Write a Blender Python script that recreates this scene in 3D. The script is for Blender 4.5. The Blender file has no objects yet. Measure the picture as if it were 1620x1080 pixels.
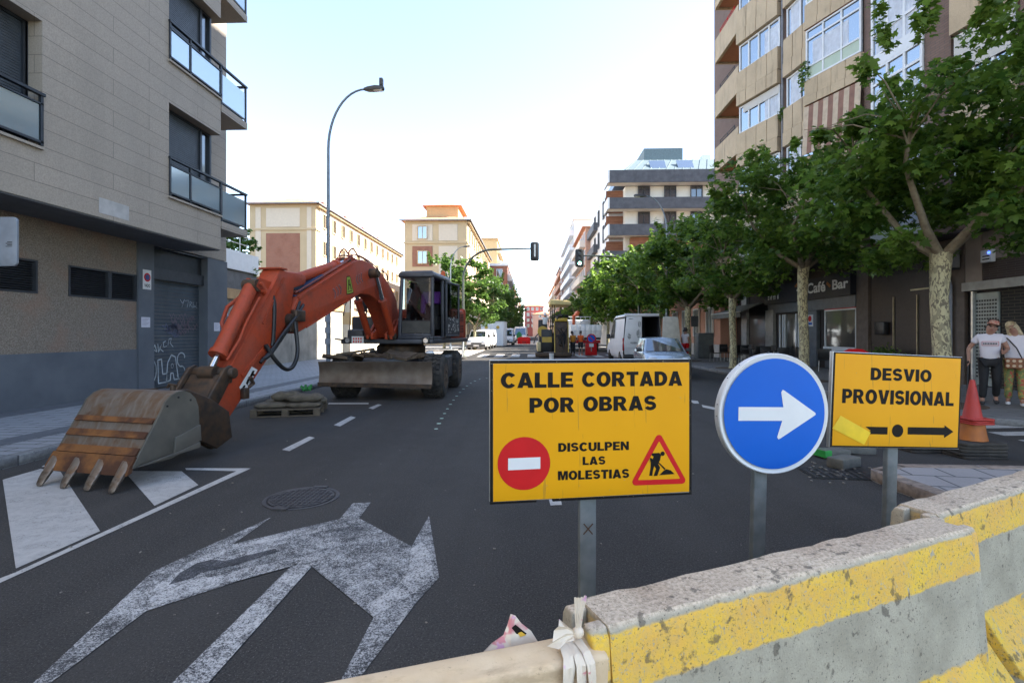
import bpy, bmesh, math, random
import numpy as np
from mathutils import Matrix, Vector, Euler
R = math.radians
random.seed(7)
scn = bpy.context.scene
col = scn.collection

# ------------------------------------------------------------------ camera, sky, sun, exposure
PH = R(1.98); CF, SF = math.cos(PH), math.sin(PH); FL = 810.0; EYE = 1.6
cam = bpy.data.cameras.new('camera'); camo = bpy.data.objects.new('camera', cam); col.objects.link(camo)
camo.location = (0, 0, EYE); camo.rotation_euler = (R(90), 0, PH)
cam.lens = 18.0; cam.sensor_width = 36.0; cam.shift_y = -13/1620; cam.clip_start = .05; cam.clip_end = 3000
cam.dof.use_dof = False; cam.dof.focus_distance = 3.6; cam.dof.aperture_fstop = 5.6
scn.camera = camo
SUN_EL, SUN_AZ = R(39), R(84)          # azimuth measured from the street (+Y) towards the right (+X)
w = bpy.data.worlds.new('World'); scn.world = w; w.use_nodes = True
nt = w.node_tree; bgn = nt.nodes['Background']
sky = nt.nodes.new('ShaderNodeTexSky'); sky.sky_type = 'NISHITA'; sky.sun_disc = False
sky.sun_elevation = SUN_EL; sky.sun_rotation = SUN_AZ; sky.air_density = 1.0; sky.dust_density = .45; sky.ozone_density = .6; sky.altitude = 800
hsv = nt.nodes.new('ShaderNodeHueSaturation'); hsv.inputs['Saturation'].default_value = .84   # thin high haze: a paler blue
nt.links.new(sky.outputs[0], hsv.inputs['Color']); nt.links.new(hsv.outputs[0], bgn.inputs['Color']); bgn.inputs['Strength'].default_value = 0.118
sl = bpy.data.lights.new('sun', 'SUN'); sl.energy = 5.0; sl.angle = R(.5); sl.color = (1, .93, .83)
so = bpy.data.objects.new('sun', sl); col.objects.link(so); so.location = (60, 0, 60)
sd = Vector((math.cos(SUN_EL)*math.sin(SUN_AZ), math.cos(SUN_EL)*math.cos(SUN_AZ), math.sin(SUN_EL)))
so.rotation_euler = sd.to_track_quat('Z', 'Y').to_euler()
scn.view_settings.view_transform = 'Standard'; scn.view_settings.look = 'None'
scn.view_settings.exposure = 2.25; scn.view_settings.gamma = 1.0; scn.view_settings.use_curve_mapping = False
scn.cycles.max_bounces = 7; scn.cycles.diffuse_bounces = 3; scn.cycles.glossy_bounces = 3; scn.cycles.transmission_bounces = 4; scn.cycles.transparent_max_bounces = 8
scn.cycles.caustics_reflective = False; scn.cycles.caustics_refractive = False

# measured points of the photograph (1620 px wide) turned into metres
def at(u, v, d):
    x = (u-810)/FL*d
    return Vector((x*CF-d*SF, x*SF+d*CF, EYE+(527-v)/FL*d))
def gnd(u, v, z=0.0): return at(u, v, FL*(EYE-z)/(v-527))

# ------------------------------------------------------------------ helpers
def wm(o):
    m = o.matrix_basis.copy()
    if o.parent: m = wm(o.parent) @ o.matrix_parent_inverse @ m
    return m
def tag(o, label=None, cat=None, group=None, kind=None):
    if label: o['label'] = label
    if cat: o['category'] = cat
    if group: o['group'] = group
    if kind: o['kind'] = kind
    return o
def thing(name, label, cat, loc=(0, 0, 0), rz=0.0, group=None):
    o = bpy.data.objects.new(name, None); col.objects.link(o)
    o.location = loc; o.rotation_euler = (0, 0, rz); o.empty_display_size = .2
    return tag(o, label, cat, group)
def copy_tree(o, parent=None):
    c = o.copy(); col.objects.link(c)
    if parent: c.parent = parent
    for ch in list(o.children): copy_tree(ch, c)
    return c
class MB:
    def __init__(s): s.v = []; s.f = []; s.mi = []; s.m = 0; s.T = Matrix()
    def add(s, vs, fs):
        n = len(s.v); T = s.T
        s.v += [tuple(T @ Vector(p)) for p in vs]
        s.f += [tuple(i+n for i in f) for f in fs]; s.mi += [s.m]*len(fs)
        return s
    def box(s, x0, x1, y0, y1, z0, z1):
        return s.add([(x0,y0,z0),(x1,y0,z0),(x1,y1,z0),(x0,y1,z0),(x0,y0,z1),(x1,y0,z1),(x1,y1,z1),(x0,y1,z1)],
                     [(0,3,2,1),(4,5,6,7),(0,1,5,4),(1,2,6,5),(2,3,7,6),(3,0,4,7)])
    def obox(s, c, size, rx=0, ry=0, rz=0):
        M = Matrix.Translation(c) @ Euler((rx, ry, rz)).to_matrix().to_4x4()
        T = s.T; s.T = T @ M; a, b, d = size[0]/2, size[1]/2, size[2]/2
        s.box(-a, a, -b, b, -d, d); s.T = T; return s
    def ext(s, pts, vec):
        n = len(pts); vec = Vector(vec); P = [Vector(p) for p in pts]
        fs = [tuple(range(n)), tuple(reversed(range(n, 2*n)))] + [(i, i+n, (i+1) % n+n, (i+1) % n) for i in range(n)]
        return s.add(P+[p+vec for p in P], fs)
    def poly(s, pts): return s.add(pts, [tuple(range(len(pts)))])
    def bar(s, p, q, w, h=None, up=(0, 0, 1)):
        p, q = Vector(p), Vector(q); h = h or w; d = (q-p).normalized(); up = Vector(up)
        if abs(d.dot(up)) > .98: up = Vector((0, 1, 0))
        sx = d.cross(up).normalized()*w/2; sy = sx.cross(d).normalized()*h/2
        return s.add([p-sx-sy, p+sx-sy, p+sx+sy, p-sx+sy, q-sx-sy, q+sx-sy, q+sx+sy, q-sx+sy],
                     [(0,1,2,3),(7,6,5,4),(0,4,5,1),(1,5,6,2),(2,6,7,3),(3,7,4,0)])
    def tube(s, pts, r, n=10, cap=True):
        P = [Vector(p) for p in pts]; rs = r if isinstance(r, (list, tuple)) else [r]*len(P)
        d0 = (P[1]-P[0]).normalized(); up = Vector((0, 0, 1)) if abs(d0.z) < .9 else Vector((1, 0, 0))
        a = d0.cross(up).normalized(); vs = []; fs = []
        for i, p in enumerate(P):
            d = ((P[min(i+1, len(P)-1)]-P[max(i-1, 0)])).normalized()
            a = (a-d*a.dot(d)).normalized(); b = d.cross(a)
            for k in range(n):
                t = 2*math.pi*k/n; vs.append(p+a*math.cos(t)*rs[i]+b*math.sin(t)*rs[i])
        for i in range(len(P)-1):
            for k in range(n): fs.append((i*n+k, i*n+(k+1) % n, (i+1)*n+(k+1) % n, (i+1)*n+k))
        if cap: fs += [tuple(reversed(range(n))), tuple(range((len(P)-1)*n, len(P)*n))]
        return s.add(vs, fs)
    def hose(s, pts, r, n=10, k=6):
        P = [Vector(p) for p in pts]; P = [P[0]*2-P[1]]+P+[P[-1]*2-P[-2]]; out = []
        for i in range(1, len(P)-2):
            for j in range(k):
                t = j/k; a, b, c, d = P[i-1], P[i], P[i+1], P[i+2]
                out.append(.5*((2*b)+(c-a)*t+(2*a-5*b+4*c-d)*t*t+(3*b-a-3*c+d)*t**3))
        return s.tube(out+[P[-2]], r, n)
    def cyl(s, p, q, r, n=16, r2=None): return s.tube([p, q], [r, r if r2 is None else r2], n)
    def lathe(s, prof, c=(0, 0, 0), n=24, axis='z'):
        vs = []; fs = []; c = Vector(c)
        for r, z in prof:
            for k in range(n):
                t = 2*math.pi*k/n; a, b = r*math.cos(t), r*math.sin(t)
                vs.append(c+Vector((a, b, z) if axis == 'z' else ((z, a, b) if axis == 'x' else (a, z, b))))
        for i in range(len(prof)-1):
            for k in range(n): fs.append((i*n+k, i*n+(k+1) % n, (i+1)*n+(k+1) % n, (i+1)*n+k))
        fs += [tuple(reversed(range(n))), tuple(range((len(prof)-1)*n, len(prof)*n))]
        return s.add(vs, fs)
    def ball(s, c, r, nu=14, nv=8):
        r = (r, r, r) if not isinstance(r, (tuple, list)) else r
        vs = []; fs = []
        for j in range(1, nv):
            for i in range(nu):
                a, b = 2*math.pi*i/nu, math.pi*j/nv
                vs.append((c[0]+r[0]*math.sin(b)*math.cos(a), c[1]+r[1]*math.sin(b)*math.sin(a), c[2]+r[2]*math.cos(b)))
        t = len(vs); vs += [(c[0], c[1], c[2]+r[2]), (c[0], c[1], c[2]-r[2])]
        for j in range(nv-2):
            for i in range(nu): fs.append((j*nu+i, (j+1)*nu+i, (j+1)*nu+(i+1) % nu, j*nu+(i+1) % nu))
        for i in range(nu): fs += [(t, i, (i+1) % nu), (t+1, (nv-2)*nu+(i+1) % nu, (nv-2)*nu+i)]
        return s.add(vs, fs)
    def loft(s, secs, cap=True):
        n = len(secs[0]); vs = [p for q in secs for p in q]; fs = []
        for i in range(len(secs)-1):
            for k in range(n): fs.append((i*n+k, i*n+(k+1) % n, (i+1)*n+(k+1) % n, (i+1)*n+k))
        if cap: fs += [tuple(reversed(range(n))), tuple(range((len(secs)-1)*n, len(secs)*n))]
        return s.add(vs, fs)
    def build(s, name, mats, parent=None, bevel=0, seg=2, smooth=False, world=False, merge=False, subd=0):
        me = bpy.data.meshes.new(name); me.from_pydata(s.v, [], s.f)
        if not isinstance(mats, (list, tuple)): mats = [mats]
        for m in mats: me.materials.append(m)
        me.polygons.foreach_set('material_index', s.mi)
        b = bmesh.new(); b.from_mesh(me)
        if merge: bmesh.ops.remove_doubles(b, verts=b.verts, dist=1e-4)
        bmesh.ops.recalc_face_normals(b, faces=b.faces)
        if bevel:
            e = [x for x in b.edges if len(x.link_faces) == 2 and x.calc_face_angle(0) > R(28)]
            bmesh.ops.bevel(b, geom=e, offset=bevel, segments=seg, profile=.5, affect='EDGES', clamp_overlap=True)
        b.to_mesh(me); b.free()
        if smooth or bevel:
            me.shade_smooth()
            try: me.set_sharp_from_angle(angle=R(40 if not bevel else 50))
            except Exception: pass
        o = bpy.data.objects.new(name, me); col.objects.link(o)
        if subd:
            md = o.modifiers.new('sub', 'SUBSURF'); md.levels = subd; md.render_levels = subd
        if parent:
            o.parent = parent
            if world: o.matrix_parent_inverse = wm(parent).inverted()
        return o
def struct(mb, name, m, **k): return tag(mb.build(name, m, **k), kind='structure')
def one(mb, name, m, label, cat, group=None, **k): return tag(mb.build(name, m, **k), label, cat, group)
def glyphs(txt, bold=.02, sh=0.0, sp=1.0):
    """outline letters of the built-in typeface as flat polygons inside the unit box"""
    c = bpy.data.curves.new('t', 'FONT'); c.body = txt; c.size = 1; c.offset = bold; c.shear = sh; c.space_character = sp; c.resolution_u = 4
    o = bpy.data.objects.new('t', c); col.objects.link(o)
    dg = bpy.context.evaluated_depsgraph_get(); ev = o.evaluated_get(dg); me = ev.to_mesh()
    V = np.array([v.co[:2] for v in me.vertices]); Fs = [tuple(p.vertices) for p in me.polygons]
    ev.to_mesh_clear(); bpy.data.objects.remove(o); bpy.data.curves.remove(c)
    lo, hi = V.min(0), V.max(0)
    return (V-lo)/(hi-lo), Fs, (hi-lo)
def text_on(mb, txt, fn, x0, x1, y0, y1, **k):
    V, Fs, _ = glyphs(txt, **k)
    mb.add([fn(x0+(x1-x0)*a, y0+(y1-y0)*b) for a, b in V], Fs)

from mathutils.geometry import tessellate_polygon
def _arc(cx, cy, rx, ry, a0, a1, n=12): return [(cx+rx*math.cos(R(a0+(a1-a0)*i/n)), cy+ry*math.sin(R(a0+(a1-a0)*i/n))) for i in range(n+1)]
def _glyph(ch):
    if ch == 'I': return .28, [[(0,0),(.28,0),(.28,1),(0,1)]]
    if ch == 'L': return .66, [[(0,0),(.66,0),(.66,.22),(.28,.22),(.28,1),(0,1)]]
    if ch == 'E': return .70, [[(0,0),(.70,0),(.70,.22),(.28,.22),(.28,.40),(.64,.40),(.64,.60),(.28,.60),(.28,.78),(.69,.78),(.69,1),(0,1)]]
    if ch == 'T': return .76, [[(.24,0),(.52,0),(.52,.77),(.76,.77),(.76,1),(0,1),(0,.77),(.24,.77)]]
    if ch == 'A': return .90, [[(0,0),(.29,0),(.335,.15),(.565,.15),(.61,0),(.90,0),(.60,1),(.30,1)], [(.39,.36),(.45,.64),(.51,.36)]]
    if ch == 'V': return .88, [[(0,1),(.30,1),(.44,.36),(.58,1),(.88,1),(.60,0),(.28,0)]]
    if ch == 'M': return 1.0, [[(0,0),(.25,0),(.25,.62),(.40,0),(.60,0),(.75,.62),(.75,0),(1,0),(1,1),(.64,1),(.5,.42),(.36,1),(0,1)]]
    if ch == 'N': return .84, [[(0,0),(.26,0),(.26,.55),(.58,0),(.84,0),(.84,1),(.58,1),(.58,.46),(.27,1),(0,1)]]
    if ch == 'O': return .90, [_arc(.45,.5,.45,.515,0,345,23), _arc(.45,.5,.17,.28,0,345,23)]
    if ch == 'D': return .82, [[(0,0),(.36,0)]+_arc(.36,.5,.46,.5,-85,85)+[(.36,1),(0,1)], [(.28,.23)]+_arc(.36,.5,.17,.27,-88,88)+[(.28,.77)]]
    if ch == 'C': return .84, [_arc(.45,.5,.45,.515,38,322,24)+list(reversed(_arc(.45,.5,.17,.28,40,320,18)))]
    if ch == 'P': return .76, [[(0,0),(.28,0),(.28,.34),(.42,.34)]+_arc(.42,.67,.34,.33,-85,85)+[(.42,1),(0,1)], [(.28,.55)]+_arc(.40,.67,.09,.12,-85,85,6)+[(.28,.79)]]
    if ch == 'R': return .86, [[(0,0),(.28,0),(.28,.38),(.34,.38),(.54,0),(.86,0),(.62,.42)]+_arc(.44,.70,.34,.30,-48,85)+[(.44,1),(0,1)], [(.28,.58)]+_arc(.42,.69,.09,.11,-85,85,6)+[(.28,.80)]]
    if ch == 'B': return .80, [[(0,0),(.46,0)]+_arc(.46,.28,.34,.28,-85,60,10)+_arc(.44,.75,.31,.25,-45,85,10)+[(.44,1),(0,1)], [(.28,.20)]+_arc(.44,.30,.08,.10,-85,85,6)+[(.28,.40)], [(.28,.61)]+_arc(.42,.70,.08,.09,-85,85,6)+[(.28,.80)]]
    if ch == 'U': return .82, [[(0,1)]+_arc(.41,.38,.41,.395,180,360,14)+[(.82,1),(.55,1)]+_arc(.41,.37,.14,.17,0,-180,10)+[(.27,1)]]
    if ch == 'S':
        c = _arc(.38,.70,.255,.195,18,270,14)[:-1]+_arc(.38,.31,.255,.195,90,-162,14)
        c = [(x, y) for x, y in c]; l, r_ = [], []
        for i in range(len(c)):
            a, b = Vector(c[max(i-1, 0)]), Vector(c[min(i+1, len(c)-1)]); d = (b-a).normalized(); n = Vector((-d.y, d.x))*.118
            p = Vector(c[i]); l.append(tuple(p+n)); r_.append(tuple(p-n))
        return .76, [l+r_[::-1]]
    return .4, []
def bold_word(txt, gap=.075):
    """heavy grotesque capitals drawn as outlines with counters, scaled into the unit box"""
    V, Fs, x = [], [], 0.0
    for ch in txt:
        w, loops = _glyph(ch)
        if loops:
            n = len(V); flat = [p for lp in loops for p in lp]
            for t3 in tessellate_polygon([[Vector((a, b, 0)) for a, b in lp] for lp in loops]): Fs.append(tuple(i+n for i in t3))
            V += [(a+x, b) for a, b in flat]
        x += w+gap
    x -= gap
    return [(a/x, b) for a, b in V], Fs

# ------------------------------------------------------------------ materials
class G:
    def __init__(s, name):
        s.mat = bpy.data.materials.new(name); s.mat.use_nodes = True; s.t = s.mat.node_tree; s.N = s.t.nodes
        s.b = s.N['Principled BSDF']; s.out = s.N['Material Output']; s._c = None
    def n(s, t, **k):
        x = s.N.new('ShaderNode'+t)
        for a, v in k.items(): setattr(x, a, v)
        return x
    def set(s, sock, v):
        if hasattr(v, 'is_linked') or isinstance(v, bpy.types.NodeSocket): s.t.links.new(v, sock)
        elif isinstance(v, (tuple, list)) and len(v) == 3 and sock.type == 'RGBA': sock.default_value = (*v, 1)
        else: sock.default_value = v
    def co(s, scale=None, kind='Object', rot=None):
        if s._c is None: s._c = s.n('TexCoord')
        c = s._c.outputs[kind]
        if scale or rot:
            m = s.n('Mapping'); s.t.links.new(c, m.inputs[0])
            if scale: m.inputs['Scale'].default_value = scale
            if rot: m.inputs['Rotation'].default_value = rot
            return m.outputs[0]
        return c
    def noise(s, sc, det=4, vec=None, rough=.55, dist=0):
        x = s.n('TexNoise'); s.set(x.inputs['Vector'], vec or s.co()); x.inputs['Scale'].default_value = sc
        x.inputs['Detail'].default_value = det; x.inputs['Roughness'].default_value = rough; x.inputs['Distortion'].default_value = dist
        return x.outputs['Fac']
    def voro(s, sc, vec=None, out='Distance'):
        x = s.n('TexVoronoi'); s.set(x.inputs['Vector'], vec or s.co()); x.inputs['Scale'].default_value = sc
        return x.outputs[out]
    def ramp(s, f, lo, hi, a=(0, 0, 0), b=(1, 1, 1)):
        x = s.n('ValToRGB'); s.set(x.inputs[0], f); e = x.color_ramp.elements
        e[0].position = lo; e[1].position = hi; e[0].color = (*a, 1); e[1].color = (*b, 1)
        return x.outputs[0]
    def mix(s, f, a, b, mode='MIX'):
        x = s.n('MixRGB', blend_type=mode); s.set(x.inputs[0], f); s.set(x.inputs[1], a); s.set(x.inputs[2], b)
        return x.outputs[0]
    def math(s, op, a, b=0.0):
        x = s.n('Math', operation=op); s.set(x.inputs[0], a); s.set(x.inputs[1], b); return x.outputs[0]
    def xyz(s, vec=None):
        x = s.n('SeparateXYZ'); s.set(x.inputs[0], vec or s.co()); return x.outputs
    def brick(s, vec, w, h, mortar, c1, c2, cm, off=.5, sm=.1):
        x = s.n('TexBrick'); s.set(x.inputs['Vector'], vec); x.offset = off
        for k, v in (('Color1', c1), ('Color2', c2), ('Mortar', cm)): s.set(x.inputs[k], v)
        x.inputs['Scale'].default_value = 1; x.inputs['Mortar Size'].default_value = mortar; x.inputs['Mortar Smooth'].default_value = sm
        x.inputs['Brick Width'].default_value = w; x.inputs['Row Height'].default_value = h
        return x.outputs['Color'], x.outputs['Fac']
    def bump(s, h, st=.3, d=.01):
        x = s.n('Bump'); s.set(x.inputs['Height'], h); x.inputs['Strength'].default_value = st; x.inputs['Distance'].default_value = d
        return x.outputs[0]
    def fin(s, c, r=.6, m=0.0, nrm=None, spec=None, **k):
        b = s.b; s.set(b.inputs['Base Color'], c); s.set(b.inputs['Roughness'], r); s.set(b.inputs['Metallic'], m)
        if nrm is not None: s.set(b.inputs['Normal'], nrm)
        if spec is not None: b.inputs['Specular IOR Level'].default_value = spec
        for a, v in k.items(): s.set(b.inputs[a.replace('_', ' ')], v)
        return s.mat
def pm(name, c, r=.6, m=0.0, c2=None, sc=5, lo=.35, hi=.65, bump=0, bs=60, spec=None, var=.12, det=5):
    g = G(name); n = g.noise(sc, det)
    if c2 is None: c2 = tuple(min(1, x*(1+var)) for x in c); c = tuple(x*(1-var) for x in c)
    cc = g.mix(g.ramp(n, lo, hi), c, c2)
    rr = g.math('ADD', g.math('MULTIPLY', g.noise(sc*2.3, 4), .25), r-.12)
    nr = g.bump(g.noise(bs, 4), bump, .004) if bump else None
    return g.fin(cc, rr, m, nr, spec)
def wall_vec(g, side):
    """facade coordinates (along the wall, up) from object space; side 'x': wall along Y, 'y': wall along X"""
    o = g.xyz(); c = g.n('CombineXYZ'); g.set(c.inputs[0], o[1] if side == 'x' else o[0]); g.set(c.inputs[1], o[2]); return c.outputs[0]
def both_vec(g):
    o = g.xyz(); c = g.n('CombineXYZ'); g.set(c.inputs[0], g.math('ADD', o[0], o[1])); g.set(c.inputs[1], o[2]); return c.outputs[0]

def m_asphalt():
    g = G('asphalt'); fine = g.noise(75, 6, rough=.85); big = g.noise(.35, 5); mid = g.noise(3.0, 5); streak = g.noise(1.2, 4, g.co((1, .06, 1)))
    c = g.mix(g.ramp(fine, .38, .62), (.020, .0185, .0172), (.080, .0745, .068))
    c = g.mix(g.ramp(g.voro(62), .05, .22), (.19, .18, .165), c)
    c = g.mix(g.math('MULTIPLY', g.ramp(streak, .42, .66), .34), c, (.085, .079, .072))
    c = g.mix(g.math('MULTIPLY', g.ramp(big, .45, .7), .35), c, (.028, .026, .024))
    c = g.mix(g.math('MULTIPLY', g.ramp(mid, .58, .72), .2), c, (.065, .063, .06))
    return g.fin(c, g.math('ADD', .74, g.math('MULTIPLY', mid, .2)), nrm=g.bump(g.math('ADD', fine, g.voro(120)), .6, .005), spec=.2)
def m_granite():
    g = G('granite_cladding'); v = both_vec(g)
    c, f = g.brick(v, 2.7, .327, .006, (.39, .335, .265), (.42, .36, .288), (.15, .13, .105), off=.37)
    sp = g.noise(38, 3, rough=.7); c = g.mix(g.ramp(sp, .36, .64), g.mix(.45, c, (.17, .15, .13)), c)
    c = g.mix(g.math('MULTIPLY', g.ramp(g.noise(.7, 5), .45, .7), .3), c, (.30, .265, .22))
    c = g.mix(g.math('MULTIPLY', g.ramp(g.noise(1.3, 6, g.co((1, 1, .12))), .50, .75), .38), c, (.2, .18, .15))
    return g.fin(c, .62, nrm=g.bump(g.math('ADD', g.math('MULTIPLY', f, -1.5), g.math('MULTIPLY', sp, .3)), .35, .006))
def m_render():
    g = G('pebbledash'); sp = g.noise(45, 4, rough=.75)
    c = g.mix(g.ramp(sp, .36, .64), (.11, .09, .07), (.29, .245, .195)); c = g.mix(g.math('MULTIPLY', g.ramp(g.noise(1.6, 6), .5, .66), .4), c, (.26, .15, .10))
    return g.fin(c, .85, nrm=g.bump(sp, .6, .01))
def m_tiles(name, a, b, w, h, mo=.012, gc=(.05, .05, .052), off=.5, rz=0.0):
    g = G(name); v = g.co(rot=(0, 0, rz)) if rz else g.co()
    c, f = g.brick(v, w, h, mo, a, b, gc, off=off)
    c = g.mix(g.math('MULTIPLY', g.ramp(g.noise(60, 3), .4, .6), .25), c, tuple(x*.6 for x in a))
    c = g.mix(g.math('MULTIPLY', g.ramp(g.noise(1.1, 6), .5, .7), .35), c, tuple(x*.55 for x in a))
    return g.fin(c, .75, nrm=g.bump(g.math('MULTIPLY', f, -1), .5, .006))
def m_brick(name, a, b, mo, w=.25, h=.068, ms=.012):
    g = G(name); v = both_vec(g); c, f = g.brick(v, w, h, ms, a, b, mo)
    c = g.mix(g.math('MULTIPLY', g.ramp(g.noise(1.2, 6), .45, .7), .4), c, tuple(x*.55 for x in a))
    return g.fin(c, .85, nrm=g.bump(g.math('MULTIPLY', f, -1), .5, .006))
def m_paint(name, base=(.62, .61, .59), worn=.5, dark=(.030, .030, .032)):
    g = G(name); fine = g.noise(85, 6, rough=.88); big = g.noise(2.2, 7, rough=.65, dist=.6); mid = g.noise(9, 6, dist=1)
    k = g.math('ADD', g.math('MULTIPLY', fine, .9), g.math('ADD', g.math('MULTIPLY', big, .22), g.math('MULTIPLY', mid, .16)))
    f = g.ramp(k, .64+.30*(worn-.5)-.045, .64+.30*(worn-.5)+.045)
    c = g.mix(g.ramp(mid, .35, .7), tuple(x*.82 for x in base), base)
    return g.fin(g.mix(f, dark, c), .8, nrm=g.bump(fine, .3, .003))
def m_concrete_barrier():
    g = G('barrier_concrete'); o = g.xyz(); pit = g.voro(85); fine = g.noise(120, 5, rough=.7); big = g.noise(5, 6)
    c = g.mix(g.ramp(big, .35, .68), (.345, .305, .22), (.50, .445, .33)); c = g.mix(g.ramp(fine, .35, .65), g.mix(.3, c, (.16, .155, .14)), c)
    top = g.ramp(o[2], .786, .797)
    ctop = g.mix(g.ramp(g.noise(70, 5, rough=.75), .4, .6), (.42, .33, .235), (.68, .56, .42))  # top face paler and warmer: its shading is put into the colour
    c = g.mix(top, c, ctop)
    edge = g.math('MULTIPLY', g.math('SUBTRACT', g.noise(16, 5), .5), .03)
    zz = g.math('ADD', o[2], edge)
    band = g.math('MULTIPLY', g.ramp(zz, .622, .628), g.math('SUBTRACT', 1, g.ramp(zz, .778, .784)))
    low = g.math('MULTIPLY', g.math('SUBTRACT', 1, g.ramp(zz, .31, .315)), g.ramp(zz, .09, .1))
    att = g.n('Attribute'); att.attribute_name = 'paint'
    m = g.math('MULTIPLY', g.math('MAXIMUM', band, low), att.outputs['Fac'])
    chip = g.ramp(g.noise(20, 6, g.co((1, 1, .6)), rough=.65, dist=.5), .33, .40); speck = g.ramp(g.noise(105, 3), .3, .37)
    m = g.math('MULTIPLY', g.math('MULTIPLY', m, chip), g.ramp(g.noise(80, 5, rough=.75), .35, .43))
    yel = g.mix(g.ramp(g.noise(6, 5), .35, .65), (.74, .42, .07), (.78, .50, .045)); yel = g.mix(g.ramp(g.noise(60, 4), .35, .6), g.mix(.35, yel, (.5, .34, .16)), yel)
    c = g.mix(m, c, yel)
    spot = g.ramp(g.noise(95, 4, rough=.75), .60, .64); c = g.mix(g.math('MULTIPLY', spot, .8), c, (.05, .045, .035)); dirt = g.ramp(g.math('ADD', g.math('MULTIPLY', g.noise(24, 5, rough=.6, dist=.2), .62), g.math('MULTIPLY', g.noise(3.5, 5), .46)), .625, .665); c = g.mix(g.math('MULTIPLY', dirt, .7), c, (.085, .07, .052))
    c = g.mix(g.math('MULTIPLY', g.ramp(pit, .0, .10, (1, 1, 1), (0, 0, 0)), .7), c, (.06, .05, .04))
    return g.fin(c, .85, nrm=g.bump(g.math('ADD', g.ramp(pit, 0, .2), fine), .5, .006))
def m_glass(name, c=(.03, .04, .05), r=.04, mixf=.45, tint=(.8, .88, .95)):
    """a window pane seen from outside: dark room behind it plus the mirrored sky"""
    g = G(name); g.set(g.b.inputs['Base Color'], c); g.b.inputs['Roughness'].default_value = .3
    gl = g.n('BsdfGlossy'); gl.inputs['Roughness'].default_value = r; g.set(gl.inputs['Color'], tint)
    mx = g.n('MixShader'); mx.inputs[0].default_value = mixf
    g.t.links.new(g.b.outputs[0], mx.inputs[1]); g.t.links.new(gl.outputs[0], mx.inputs[2]); g.t.links.new(mx.outputs[0], g.out.inputs[0])
    return g.mat
def m_clear(name, tint=(.75, .85, .9), a=.75):
    g = G(name); tr = g.n('BsdfTransparent'); g.set(tr.inputs[0], tint); gl = g.n('BsdfGlossy'); gl.inputs['Roughness'].default_value = .03
    mx = g.n('MixShader'); mx.inputs[0].default_value = 1-a
    g.t.links.new(tr.outputs[0], mx.inputs[1]); g.t.links.new(gl.outputs[0], mx.inputs[2]); g.t.links.new(mx.outputs[0], g.out.inputs[0])
    return g.mat
def m_leaf(name, a, b, tr=.35):
    g = G(name); at_ = g.n('Attribute'); at_.attribute_name = 'tint'; f = at_.outputs['Fac']
    c = g.mix(f, a, b); g.fin(c, .42, spec=.35)
    t = g.n('BsdfTranslucent'); g.set(t.inputs[0], g.mix(f, tuple(x*1.5 for x in a), tuple(x*1.6 for x in b)))
    mx = g.n('MixShader'); mx.inputs[0].default_value = tr
    g.t.links.new(g.b.outputs[0], mx.inputs[1]); g.t.links.new(t.outputs[0], mx.inputs[2]); g.t.links.new(mx.outputs[0], g.out.inputs[0])
    return g.mat
def m_bark():
    g = G('plane_bark'); v = g.voro(9, g.co((1, 1, .45)), 'Color'); n = g.noise(16, 4, dist=1.2, vec=g.co((1, 1, .5)))
    c = g.mix(g.ramp(n, .46, .5), (.16, .135, .09), (.47, .42, .25)); c = g.mix(g.ramp(g.noise(7, 3, g.co((1, 1, .6))), .55, .6), c, (.27, .24, .15))
    return g.fin(c, .85, nrm=g.bump(n, .5, .01))
def m_orange():
    g = G('orange_machine_paint'); n = g.noise(2.2, 6); gr = g.noise(14, 6, rough=.7)
    c = g.mix(g.ramp(n, .35, .7), (.38, .048, .013), (.30, .058, .028)); c = g.mix(g.math('MULTIPLY', g.ramp(gr, .50, .72), .6), c, (.15, .05, .03)); c = g.mix(g.math('MULTIPLY', g.ramp(g.noise(5, 5, g.co((3, .4, .4))), .58, .72), .5), c, (.12, .045, .03))
    c = g.mix(g.ramp(g.noise(33, 4), .68, .72), c, (.05, .035, .03))
    return g.fin(c, g.math('ADD', .42, g.math('MULTIPLY', gr, .35)), nrm=g.bump(gr, .15, .005), spec=.35)
def m_rust():
    g = G('bucket_steel'); n = g.noise(6, 6, dist=.4); st = g.noise(9, 5, g.co((2.2, .35, .35)))
    c = g.mix(g.ramp(n, .42, .70), (.20, .165, .135), (.16, .08, .034)); c = g.mix(g.math('MULTIPLY', g.ramp(st, .5, .68), .6), c, (.28, .25, .215))
    c = g.mix(g.ramp(g.noise(3.1, 5), .64, .74), c, (.13, .065, .035))
    return g.fin(c, .5, .55, nrm=g.bump(n, .2, .006))

A = {}
A['asphalt'] = m_asphalt(); A['granite'] = m_granite(); A['pebble'] = m_render()
A['plinth'] = pm('plinth_slate', (.085, .098, .115), .6, c2=(.115, .128, .145), sc=1.5, bump=.1)
A['dark_metal'] = pm('anthracite_metal', (.028, .034, .042), .45, .3)
A['louvre'] = pm('louvre_metal', (.045, .05, .058), .5, .3)
A['shutter'] = pm('dark_roller_shutter', (.05, .062, .075), .5, .1)
A['garage'] = pm('garage_door_steel', (.062, .08, .10), .5, .2, var=.2, sc=2)
A['soffit'] = pm('soffit_panel', (.10, .105, .11), .7)
A['pav_left'] = m_tiles('pavement_slabs', (.29, .30, .31), (.265, .275, .285), .6, .2)
A['pav_dark'] = pm('dark_paving_band', (.10, .108, .118), .75, bump=.2)
A['kerb'] = pm('kerb_granite', (.17, .172, .17), .8, sc=20, var=.2, bump=.3)
A['pav_right'] = m_tiles('corner_slabs', (.34, .315, .305), (.315, .295, .285), .40, .40, off=0.5, rz=R(8))
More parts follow.
